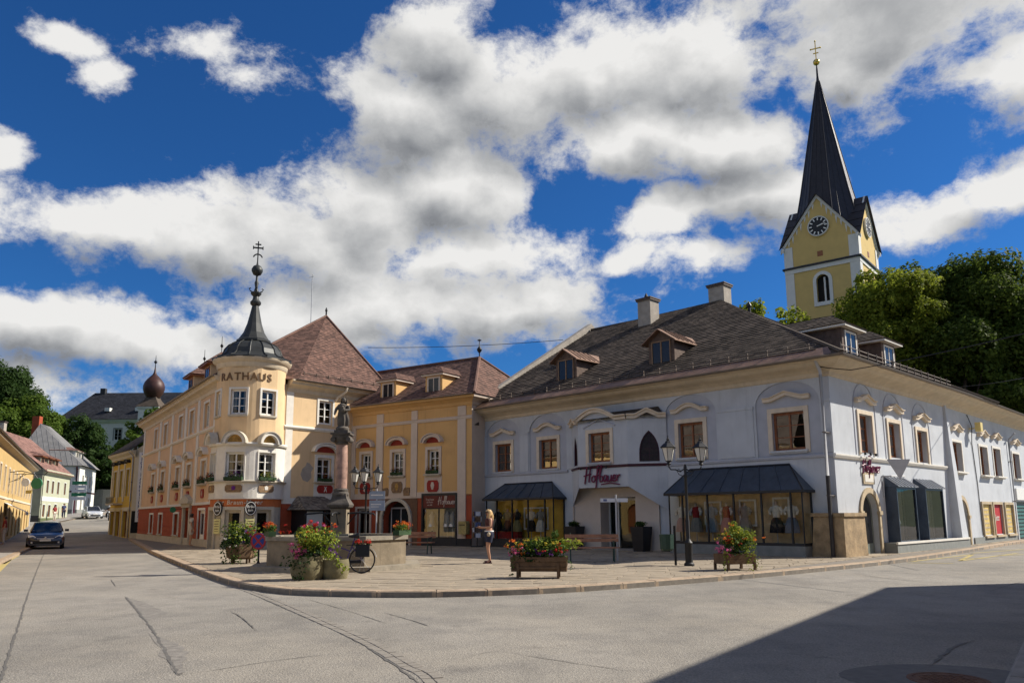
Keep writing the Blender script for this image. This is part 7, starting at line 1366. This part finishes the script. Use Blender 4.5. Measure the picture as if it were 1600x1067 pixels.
# ================================================================== trees
import numpy as np
mat('bark', (.07, .05, .035), .95, .3, 6, bump=.5, bscale=18)
leaf_mat('leaf_turning', (.09, .10, .012), (.26, .24, .03), .5); leaf_mat('leaf_linden', (.10, .145, .014), (.30, .33, .04), .55); leaf_mat('leaf_deep', (.04, .07, .012), (.125, .17, .025), .5); leaf_mat('leaf_forest', (.018, .042, .010), (.050, .090, .018), .4); leaf_mat('leaf_fresh', (.05, .095, .012), (.12, .18, .025), .45)
def crown_mesh(name, clumps, per, size, seed, squash=.75):
    """leaf-sized faces gathered in clumps; clumps = [(centre, radius)]"""
    rng = np.random.default_rng(seed); V = []; 
    for c, r in clumps:
        n = int(per*r*r); p = rng.normal(size=(n, 3)); p /= np.linalg.norm(p, axis=1)[:, None]; p *= (rng.uniform(.35, 1, n)**.45)[:, None]; p *= (1+.28*np.sin(p[:, 0]*5+seed)*np.cos(p[:, 1]*4+c[0]))[:, None]
        pos = np.array(c)+p*r*np.array([1, 1, squash])
        nr = p+np.array([0, 0, .45])+rng.normal(scale=.55, size=(n, 3)); nr /= np.linalg.norm(nr, axis=1)[:, None]
        t_ = rng.normal(size=(n, 3)); a = np.cross(nr, t_); a /= np.linalg.norm(a, axis=1)[:, None]; b = np.cross(nr, a); s_ = (size*rng.uniform(.55, 1.35, n))[:, None]
        V.append(np.stack([pos-a*s_*.5, pos+b*s_*.36+nr*s_*.12, pos+a*s_*.55, pos-b*s_*.36+nr*s_*.12], 1))
    V = np.concatenate(V).reshape(-1, 3); nf = len(V)//4; me = bpy.data.meshes.new(name); me.vertices.add(len(V)); me.vertices.foreach_set('co', V.ravel().astype(np.float32))
    me.loops.add(nf*4); me.loops.foreach_set('vertex_index', np.arange(nf*4, dtype=np.int32)); me.polygons.add(nf); me.polygons.foreach_set('loop_start', np.arange(0, nf*4, 4, dtype=np.int32)); me.update(calc_edges=True); return me
def tree(label, base, h, rad, leafm, seed, n=46, per=260, size=.32, name='tree', group='trees behind the houses', low=.3, crad=(.19, .36), cat='tree', lift=0):
    rnd = random.Random(seed); x, y, z = base; t_ = thing(name, label, cat, base, 0, group); cl = []; cz = h*(low+1)/2; hz = h*(1-low)/2
    k = 0
    while len(cl) < n:
        p = Vector((rnd.uniform(-1, 1), rnd.uniform(-1, 1), rnd.uniform(-1, 1)))
        if not (.45 < p.length < 1): continue
        w_ = 1-.30*max(0, p.z)-.15*max(0, -p.z); r_ = rad*rnd.uniform(*crad); cl.append(((p.x*(rad-r_*.6)*w_, p.y*(rad-r_*.6)*w_, cz+p.z*(hz-r_*.5)), r_))
    ob('crown', crown_mesh('crown', cl, per, size, seed), leafm, t_)
    tr = .022*h; ob('trunk', MB().tube([(0, 0, -1), (0, 0, .3), (.1, .05, h*.25), (.0, .1, h*.5), (.1, 0, h*.8)], [tr*1.5, tr*1.1, tr*.9, tr*.6, tr*.2], 9), 'bark', t_, smooth=True)
    for c, r_ in cl[::4]:
        zb = h*rnd.uniform(.22, .5); v = Vector(c); m_ = Vector((v.x*.4, v.y*.4, zb+(v.z-zb)*.55)); ob('limb', MB().tube([(0.05, .03, zb), m_, v], [tr*.45, tr*.3, tr*.1], 6), 'bark', t_, smooth=True)
    return t_
tree('bright green broad tree rising over the blue house right of the church', (33.6, 66, 4.2), 20.0, 5.6, 'leaf_linden', 3, n=95, per=420, size=.27, low=.22)
tree('tall dark green tree at the right edge behind the bright one', (41.5, 66, 4.5), 20.5, 7.5, 'leaf_deep', 4, n=95, per=250, size=.32, low=.15)
tree('dark tree filling the gap low behind the blue wing roof', (36.5, 61, 3.0), 14, 5.0, 'leaf_deep', 5, n=44, per=230, size=.32, low=.1)
tree('sunlit yellowish tree crown reaching in at the far right', (47.0, 63, 4.0), 20, 6.0, 'leaf_turning', 6, n=50, per=260, size=.32, low=.3)
tree('dark low tree behind the far end of the blue wing', (46, 60, 3.0), 12, 6, 'leaf_deep', 16, n=40, per=200, size=.34, low=.1)
tree('deep green tree between the bright tree and the right edge', (36.8, 70, 4.5), 20, 6.5, 'leaf_deep', 26, n=50, per=230, size=.32, low=.15)
tree('small tree top showing over the blue roof hip', (21.4, 66, 3.0), 17.4, 3.4, 'leaf_linden', 7, n=60, per=150, size=.36)
tree('low leafy tree at the foot of the church tower', (25.2, 68, 3.4), 17.2, 3.4, 'leaf_linden', 8, n=60, per=150, size=.36)
LT = 'wooded hill trees on the left'
for k, (x, y, h, r, m_, lab) in enumerate((
    (-84, 122, 25.5, 9.5, 'leaf_forest', 'largest dark tree on the hill at the left edge'), (-96, 130, 28, 10, 'leaf_forest', 'far left hill tree partly outside the picture'), (-76.5, 120, 18.5, 7, 'leaf_fresh', 'lighter green round tree in front of the dark hill trees'), (-69, 124, 15, 6, 'leaf_forest', 'dark tree above the grey roof of the white house'),
    (-66.0, 122, 10, 3.6, 'leaf_forest', 'dark tree just right of the white house roof'), (-64.5, 125, 6.5, 4, 'leaf_deep', 'low dark tree at the bend of the street'), (-60.5, 124, 7, 3.6, 'leaf_deep', 'low dark tree behind the sports shop corner'), (-55.0, 112, 15.0, 2.8, 'leaf_fresh', 'fresh green tree in front of the castle behind the sports shop'), (-52.6, 113, 16.5, 2.6, 'leaf_fresh', 'fresh green tree under the onion tower'))):
    tree(lab, (x, y, hill_h(x, y)-.3), h, r, m_, 60+k, n=44, per=200, size=.40, group=LT, low=.12 if m_ != 'leaf_fresh' else .25)
gw = thing('garden_wall', 'dark stone garden wall closing the bend of the street', 'wall', (-58, 121, 2.5)); gm = Fac((-66, 121), (-46, 119))
for k in range(10): ob('wall_block', MB().box(k*2.0+.02, k*2.0+1.98, 0, .4, 1.5, 6.2-.05*(k % 3)), 'stone_frame' if k % 2 else 'chimney_render', gw, gm.M)

# ================================================================== people
mat('skin', (.50, .27, .17), .55, .1, 6, spec=.3); mat('hair_blond', (.55, .36, .16), .6, .3, 14); mat('hair_dark', (.03, .02, .015), .6, .3, 14); mat('denim_dark', (.018, .022, .05), .85, .2, 12); mat('top_dark', (.10, .035, .03), .85, .3, 14); mat('bag_tan', (.45, .36, .24), .8, .15, 8)
def person(label, loc, rz, pose, h=1.68, cloth=(), hair='hair_dark', long=True, shades=False, skinm='skin'):
    """body = one skinned surface; cloth = list of (name, joint chain, extra radius, material)"""
    s_ = h/1.68; J = {'pelvis': (0, 0, .93), 'belly': (0, 0, 1.08), 'chest': (0, .0, 1.27), 'neck': (0, .01, 1.42), 'neck2': (0, -.01, 1.48), 'head': (0, -.02, 1.56), 'crown': (0, -.01, 1.635)}
    for e, x in (('L', 1), ('R', -1)): J.update({'sh'+e: (x*.155, .01, 1.38), 'el'+e: (x*.22, .03, 1.12), 'wr'+e: (x*.22, -.08, .90), 'pa'+e: (x*.22, -.10, .83), 'hip'+e: (x*.09, 0, .88), 'kn'+e: (x*.095, -.02, .48), 'an'+e: (x*.09, .03, .08), 'to'+e: (x*.10, -.12, .035)})
    J.update(pose); R = {'pelvis': .125, 'belly': .105, 'chest': .12, 'neck': .062, 'neck2': .05, 'head': .083, 'crown': .065, 'sh': .055, 'el': .04, 'wr': .027, 'pa': .034, 'hip': .095, 'kn': .056, 'an': .036, 'to': .03}
    E_ = [('pelvis', 'belly'), ('belly', 'chest'), ('chest', 'neck'), ('neck', 'neck2'), ('neck2', 'head'), ('head', 'crown')]
    for e in 'LR': E_ += [('chest', 'sh'+e), ('sh'+e, 'el'+e), ('el'+e, 'wr'+e), ('wr'+e, 'pa'+e), ('pelvis', 'hip'+e), ('hip'+e, 'kn'+e), ('kn'+e, 'an'+e), ('an'+e, 'to'+e)]
    names = list(J); V = [tuple(c*s_ for c in J[n]) for n in names]; rad = [R.get(n, R.get(n[:2], R.get(n[:3], .04)))*s_ for n in names]; E = [(names.index(a), names.index(b)) for a, b in E_]
    for e in 'LR':   # fingers
        p = Vector(J['pa'+e]); w_ = Vector(J['wr'+e]); d = (p-w_).normalized(); sd = Vector((1, 0, 0)) if abs(d.x) < .8 else Vector((0, 1, 0)); sd = (sd-d*sd.dot(d)).normalized(); dn = Vector((0, 0, -1))
        for k in range(5):
            if k < 4: b = p+d*.02+sd*(k-1.5)*.02; m_ = b+d*(.045, .05, .048, .04)[k]+dn*.008; t2 = m_+d*.028+dn*.02
            else: b = p-d*.02+sd*-.03; m_ = b+d*.03-sd*.025; t2 = m_+d*.03
            i = len(V); V += [tuple(q*s_) for q in (m_, t2)]; rad += [.0095*s_, .008*s_]; E += [(names.index('pa'+e), i), (i, i+1)]
    t_ = thing('person', label, 'person', loc, rz)
    ob('body', skin_mesh('body', V, E, rad), skinm, t_)
    for nm, chains, ex, m_ in cloth:
        vs = []; es = []; rs = []; ix = {}
        for ch in chains:
            for k, n in enumerate(ch):
                if isinstance(n, tuple): a, b, t2 = n; key = (a, b, t2); pos = Vector(J[a]).lerp(Vector(J[b]), t2); r = R.get(a, R.get(a[:2], R.get(a[:3])))*(1-t2)+R.get(b, R.get(b[:2], R.get(b[:3])))*t2
                else: key = n; pos = Vector(J[n]); r = R.get(n, R.get(n[:2], R.get(n[:3])))
                if key not in ix: ix[key] = len(vs); vs.append(tuple(pos*s_)); rs.append((r+ex)*s_)
                if k: es.append((ix[pk_], ix[key]))
                pk_ = key
        ob(nm, skin_mesh(nm, vs, es, rs), m_, t_)
    hd = Vector(J['head'])*s_; q = MB().lathe([(.098*s_, -.07*s_), (.108*s_, 0), (.10*s_, .06*s_), (.065*s_, .105*s_), (.001, .118*s_)], 14, (hd.x, hd.y+.015, hd.z+.005), radians(-25), radians(205), caps=False); q.lathe([(.1*s_, .045*s_), (.07*s_, .10*s_), (.001, .122*s_)], 14, (hd.x, hd.y, hd.z+.005), caps=False)
    if long: q.tube([(hd.x, hd.y+.06, hd.z+.03), (hd.x, hd.y+.10, hd.z-.1), (hd.x, hd.y+.10, hd.z-.26), (hd.x, hd.y+.09, hd.z-.36)], [.07, .08, .06, .02], 8); [q.tube([(e*.08, hd.y+.02, hd.z+.03), (e*.10, hd.y, hd.z-.1), (e*.11, hd.y-.03, hd.z-.26)], [.03, .035, .015], 6) for e in (-1, 1)]
    ob('hair', q, MATS[hair], t_, smooth=True)
    f = MB().ball((hd.x, hd.y-.094*s_, hd.z-.01), .014, 6, 4); [f.ball((hd.x+e*.088*s_, hd.y, hd.z-.005), .02, 6, 4) for e in (-1, 1)]; ob('face', f, skinm, t_, smooth=True); ob('mouth', MB().box(hd.x-.022, hd.x+.022, hd.y-.086*s_, hd.y-.07*s_, hd.z-.048, hd.z-.038), 'plaque_red', t_)
    g_ = MB()
    if shades: [g_.box(hd.x+e*.035-.028, hd.x+e*.035+.028, hd.y-.094*s_, hd.y-.07*s_, hd.z+.008, hd.z+.045) for e in (-1, 1)]; ob('sunglasses', g_, 'black_metal', t_)
    else: [g_.ball((hd.x+e*.032, hd.y-.078*s_, hd.z+.02), .010, 6, 4) for e in (-1, 1)]; ob('eyes', g_, 'black_metal', t_, smooth=True)
    return t_
wo_ = person('woman with long blond hair in dark top and shorts looking at her phone', (-.76, 24.8, PZ), radians(-72), {'elL': (.20, -.02, 1.13), 'wrL': (.12, -.23, 1.12), 'paL': (.10, -.30, 1.14), 'elR': (-.21, -.02, 1.12), 'wrR': (-.10, -.24, 1.10), 'paR': (-.07, -.31, 1.12), 'knL': (.06, -.06, .49), 'anL': (.05, .02, .08), 'toL': (.05, -.13, .035), 'anR': (-.07, .05, .08), 'toR': (-.09, -.10, .035)}, 1.68,
    [], 'hair_blond', True, True)
q = MB().lathe([(.118, 1.10), (.135, 1.16), (.152, 1.26), (.158, 1.32), (.135, 1.385), (.09, 1.405)], 18); q.v = [(x, y*.86, z) for x, y, z in q.v]; [q.tube([(e*.09, -.10, 1.36), (e*.105, 0, 1.435), (e*.09, .09, 1.37)], .016, 6) for e in (-1, 1)]; ob('top', q, 'top_dark', wo_, smooth=True)
q = MB().lathe([(.15, .80), (.168, .86), (.165, .93), (.150, .99), (.140, 1.01)], 18); q.v = [(x, y*.88, z) for x, y, z in q.v]; q.tube([(.09, 0, .90), (.088, -.015, .76), (.078, -.03, .66)], [.118, .108, .10], 12); q.tube([(-.09, 0, .90), (-.092, -.01, .76), (-.094, -.015, .66)], [.118, .108, .10], 12); ob('shorts', q, 'denim_dark', wo_, smooth=True)
ob('phone', MB().box(-.035, .035, -.36, -.35, 1.12, 1.24), 'black_metal', wo_); ob('belt', MB().lathe([(.152, .985), (.146, 1.02)], 16), 'white_paint', wo_); ob('bag', MB().ball((.17, -.06, .90), .06, 10, 6, 1.2), 'bag_tan', wo_, smooth=True)
for e in ((.05, -.05), (-.08, -.03)): ob('sandal', MB().box(e[0]-.045, e[0]+.045, e[1]-.14, e[1]+.12, 0, .03).box(e[0]-.05, e[0]+.05, e[1]-.09, e[1]-.05, .03, .075).box(e[0]-.05, e[0]+.05, e[1]+.05, e[1]+.09, .03, .09), 'plum_dark', wo_)
mat('cloth_cream', (.62, .57, .48), .9, .08, 10); mat('cloth_blue_shirt', (.05, .06, .14), .9, .15, 10); mat('cloth_redtop', (.25, .03, .03), .9, .15, 10)
dressc = lambda m_: [('dress', [('neck', 'chest', 'belly', 'pelvis', ('hipL', 'knL', .85)), ('pelvis', ('hipR', 'knR', .85)), ('chest', 'shL', ('shL', 'elL', .7)), ('chest', 'shR', ('shR', 'elR', .7))], .035, m_)]
shirt = lambda a, b: [('shirt', [('neck', 'chest', 'belly', 'pelvis'), ('chest', 'shL', ('shL', 'elL', .7)), ('chest', 'shR', ('shR', 'elR', .7))], .022, a), ('trousers', [('pelvis', 'hipL', 'knL', 'anL'), ('pelvis', 'hipR', 'knR', 'anR')], .018, b)]
person('person in a long white dress standing at the town hall door', (-17.3, 41.9, PZ), radians(120), {}, 1.72, dressc('cloth_cream'), 'hair_dark', False)
person('distant person in red top on the left pavement before the green house', (-51.3, 87.0, street_h(-51, 87)+.11), radians(60), {}, 1.68, shirt('cloth_redtop', 'cloth_cream'), 'hair_dark', True)
person('distant person in dark blue clothes farther up the left pavement', (-52.9, 91.5, street_h(-52, 91.5)+.11), radians(40), {}, 1.76, shirt('cloth_blue_shirt', 'denim_dark'), 'hair_dark', False)
person('distant person in pale shirt at the left edge beside the ochre house', (-30.4, 46.6, .11), radians(-60), {}, 1.7, shirt('cloth_redtop', 'cloth_cream'), 'hair_dark', False)
# ================================================================== vehicles
def paint(n, c): return mat(n, c, .3, .04, 2, coat=1., spec=.5, metal=.2)
paint('paint_navy', (.012, .018, .05)); paint('paint_white', (.58, .60, .62)); paint('paint_silver', (.35, .37, .39)); mat('tyre', (.015, .015, .015), .9, .1, 8); mat('rim_alloy', (.45, .45, .46), .3, .1, 6, metal=.8); mat('car_glass', (.025, .03, .035), .04, .1, 4, spec=1.); mat('head_lamp', (.75, .76, .75), .12, .06, 6, spec=.8); mat('car_inner', (.16, .17, .17), .9, .2, 8); glass_mat('wind_glass', 1.5, (.75, .85, .85), .06)
def car(label, loc, rz, m_, plate=True):
    """front faces -y"""
    t_ = thing('parked_car' if 'parked' in label else 'car', label, 'car', loc, rz, 'cars in the street'); W_ = .88
    stn = [(-2.08, .55, .30, .52), (-2.0, .78, .22, .66), (-1.75, .86, .18, .76), (-1.2, .88, .18, .86), (-.75, .88, .18, .93), (0, .89, .18, .96), (1.0, .88, .18, .98), (1.7, .86, .2, .98), (2.0, .78, .26, .92), (2.08, .60, .34, .8)]
    q = MB(); k = 9
    for y, w_, zb, zt in stn:
        half_ = [(0, zb), (w_*.88, zb), (w_, zb+.14), (w_*1.0, zb+(zt-zb)*.6), (w_*.93, zt-.03), (w_*.75, zt), (0, zt+.025)]
        q.v += [(x, y, z) for x, z in half_]+[(-x, y, z) for x, z in half_[-2:0:-1]]
    n = 12
    for i in range(len(stn)-1):
        for j in range(n): q.f.append((i*n+j, i*n+(j+1) % n, (i+1)*n+(j+1) % n, (i+1)*n+j))
    q.f += [tuple(range(n-1, -1, -1)), tuple((len(stn)-1)*n+j for j in range(n))]; b = ob('body', q, m_, t_, smooth=True)
    A = [(-.95, .74, .93), (-.15, .60, 1.40), (.95, .60, 1.42), (1.75, .72, .98)]; P = [[Vector((s_*w_, y, z)) for y, w_, z in A] for s_ in (-1, 1)]
    ob('windscreen', MB().poly(P[0][0], P[1][0], P[1][1], P[0][1]), 'wind_glass', t_); ob('rear_window', MB().poly(P[0][2], P[1][2], P[1][3], P[0][3]), 'car_glass', t_); ob('roof', MB().poly(P[0][1]+Vector((0, 0, .01)), P[1][1]+Vector((0, 0, .01)), Vector((.3, .4, 1.46)), Vector((-.3, .4, 1.46))).poly(P[0][1]+Vector((0, 0, .01)), Vector((-.3, .4, 1.46)), P[0][2]+Vector((0, 0, .01))).poly(P[1][1]+Vector((0, 0, .01)), P[1][2]+Vector((0, 0, .01)), Vector((.3, .4, 1.46))).poly(Vector((-.3, .4, 1.46)), Vector((.3, .4, 1.46)), P[1][2]+Vector((0, 0, .01)), P[0][2]+Vector((0, 0, .01))), m_, t_)
    for s_ in (0, 1):
        p = P[s_]; ob('side_window', MB().poly(*p), 'car_glass', t_); ob('pillar', MB().tube([p[0], p[1], p[2], p[3]], .035, 5), m_, t_); ob('door_pillar', MB().tube([(p[1]+p[2])/2, Vector((p[0].x*1.08, .42, .95))], .03, 5), m_, t_)
        e = -1 if s_ == 0 else 1; mi = ob('mirror', MB().box(e*.98-.1, e*.98+.1, -.72, -.6, .93, 1.06), m_, t_)
        ob('headlight', MB().add([(e*.42, -2.02, .60), (e*.80, -1.93, .62), (e*.84, -1.72, .76), (e*.55, -1.90, .72)], [(0, 1, 2, 3)] if e > 0 else [(3, 2, 1, 0)]).xf(Matrix.Translation((0, -.035, .012))), 'head_lamp', t_); ob('fog_lamp', MB().ball((e*.62, -2.02, .36), .06, 8, 4), 'head_lamp', t_, smooth=True)
        for y in (-1.32, 1.28):
            M = WM[t_.name] @ Matrix.Translation((e*.80, y, .31)) @ Matrix.Rotation(pi/2, 4, 'Y'); w_ = ob('wheel', MB().lathe([(.2, -.1), (.30, -.1), (.31, -.06), (.31, .06), (.30, .1), (.2, .1)], 20), 'tyre', t_, M, smooth=True); ob('rim', MB().lathe([(.001, -.07), (.2, -.085), (.2, .085), (.001, .07)], 14), 'rim_alloy', w_, M)
    ob('grille', MB().add([(-.36, -2.10, .54), (.36, -2.10, .54), (.42, -2.06, .60), (-.42, -2.06, .60)], [(0, 1, 2, 3)]), 'pipe_grey', t_); ob('lower_grille', MB().box(-.5, .5, -2.10, -2.02, .30, .42), 'black_metal', t_); ob('bumper', MB().box(-.74, .74, -2.06, -1.9, .22, .30), m_, t_)
    pl = ob('number_plate', MB().box(-.26, .26, -2.125, -2.10, .43, .53), 'white_paint', t_)
    ob('seat', MB().box(-.55, -.15, .3, .45, .5, 1.25).box(.15, .55, .3, .45, .5, 1.25).box(-.62, .62, -.7, -.4, .8, .94), 'car_inner', t_); ob('steering_wheel', wheel_mb(.17, .02), 'black_metal', t_, WM[t_.name] @ Matrix.Translation((.35, -.3, .98)))
    ob('badge', MB().ball((0, -2.09, .62), .05, 8, 4), 'head_lamp', t_, smooth=True); return t_
car('dark blue hatchback driving down the street toward the plaza', (-26.3, 44.0, .0), radians(30), 'paint_navy')
for x, y, rz, m_, lab in ((-50.6, 93.5, 38, 'paint_white', 'white car parked far up the street on the left'), (-49.4, 98.5, 38, 'paint_silver', 'silver car parked behind the white one far up the street')):
    car(lab, (x, y, street_h(x, y)), radians(rz), m_)
mo = thing('motorcycle', 'motorcycle coming down the street beside the parked cars', 'motorcycle', (-46.0, 88.5, street_h(-46, 88.5)), radians(28), None)
for y in (-.7, .7): ob('wheel', wheel_mb(.28, .06).xf(Matrix.Rotation(pi/2, 4, 'Z')), 'tyre', mo, WM[mo.name] @ Matrix.Translation((0, y, .33)), smooth=True)
ob('tank', MB().ball((0, -.15, .82), .22, 10, 6, .7), 'black_metal', mo, smooth=True); ob('engine', MB().box(-.2, .2, -.3, .3, .3, .65), 'dark_pipe', mo); ob('seat', MB().box(-.15, .15, .1, .75, .74, .84), 'black_metal', mo); ob('fork', MB().tube([(.1, -.7, .33), (.1, -.45, 1.0)], .03, 6).tube([(-.1, -.7, .33), (-.1, -.45, 1.0)], .03, 6).tube([(-.38, -.35, 1.05), (0, -.45, 1.02), (.38, -.35, 1.05)], .02, 6), 'pipe_grey', mo); ob('headlight', MB().ball((0, -.62, .92), .11, 10, 6), 'head_lamp', mo, smooth=True)
ri = person('motorcycle rider in black leathers and helmet', (-46.0+.07, 88.5-.13, street_h(-46, 88.5)-.07), radians(28), {'pelvis': (0, .35, .93), 'belly': (0, .28, 1.08), 'chest': (0, .14, 1.27), 'neck': (0, .08, 1.42), 'neck2': (0, .06, 1.46), 'head': (0, .02, 1.55), 'crown': (0, .03, 1.63), 'shL': (.17, .12, 1.38), 'shR': (-.17, .12, 1.38), 'elL': (.32, -.05, 1.2), 'elR': (-.32, -.05, 1.2), 'wrL': (.33, -.28, 1.10), 'wrR': (-.33, -.28, 1.10), 'paL': (.33, -.35, 1.10), 'paR': (-.33, -.35, 1.10), 'hipL': (.12, .3, .90), 'hipR': (-.12, .3, .90), 'knL': (.26, -.1, .75), 'knR': (-.26, -.1, .75), 'anL': (.24, .15, .42), 'anR': (-.24, .15, .42), 'toL': (.24, .0, .38), 'toR': (-.24, .0, .38)}, 1.75, [('suit', [('neck', 'chest', 'belly', 'pelvis'), ('chest', 'shL', 'elL', 'wrL'), ('chest', 'shR', 'elR', 'wrR'), ('pelvis', 'hipL', 'knL', 'anL'), ('pelvis', 'hipR', 'knR', 'anR')], .025, 'cloth_black')], 'hair_dark', False)
ob('helmet', MB().ball((0, .02, 1.63), .14, 12, 8, 1.05), 'paint_silver', ri, smooth=True)
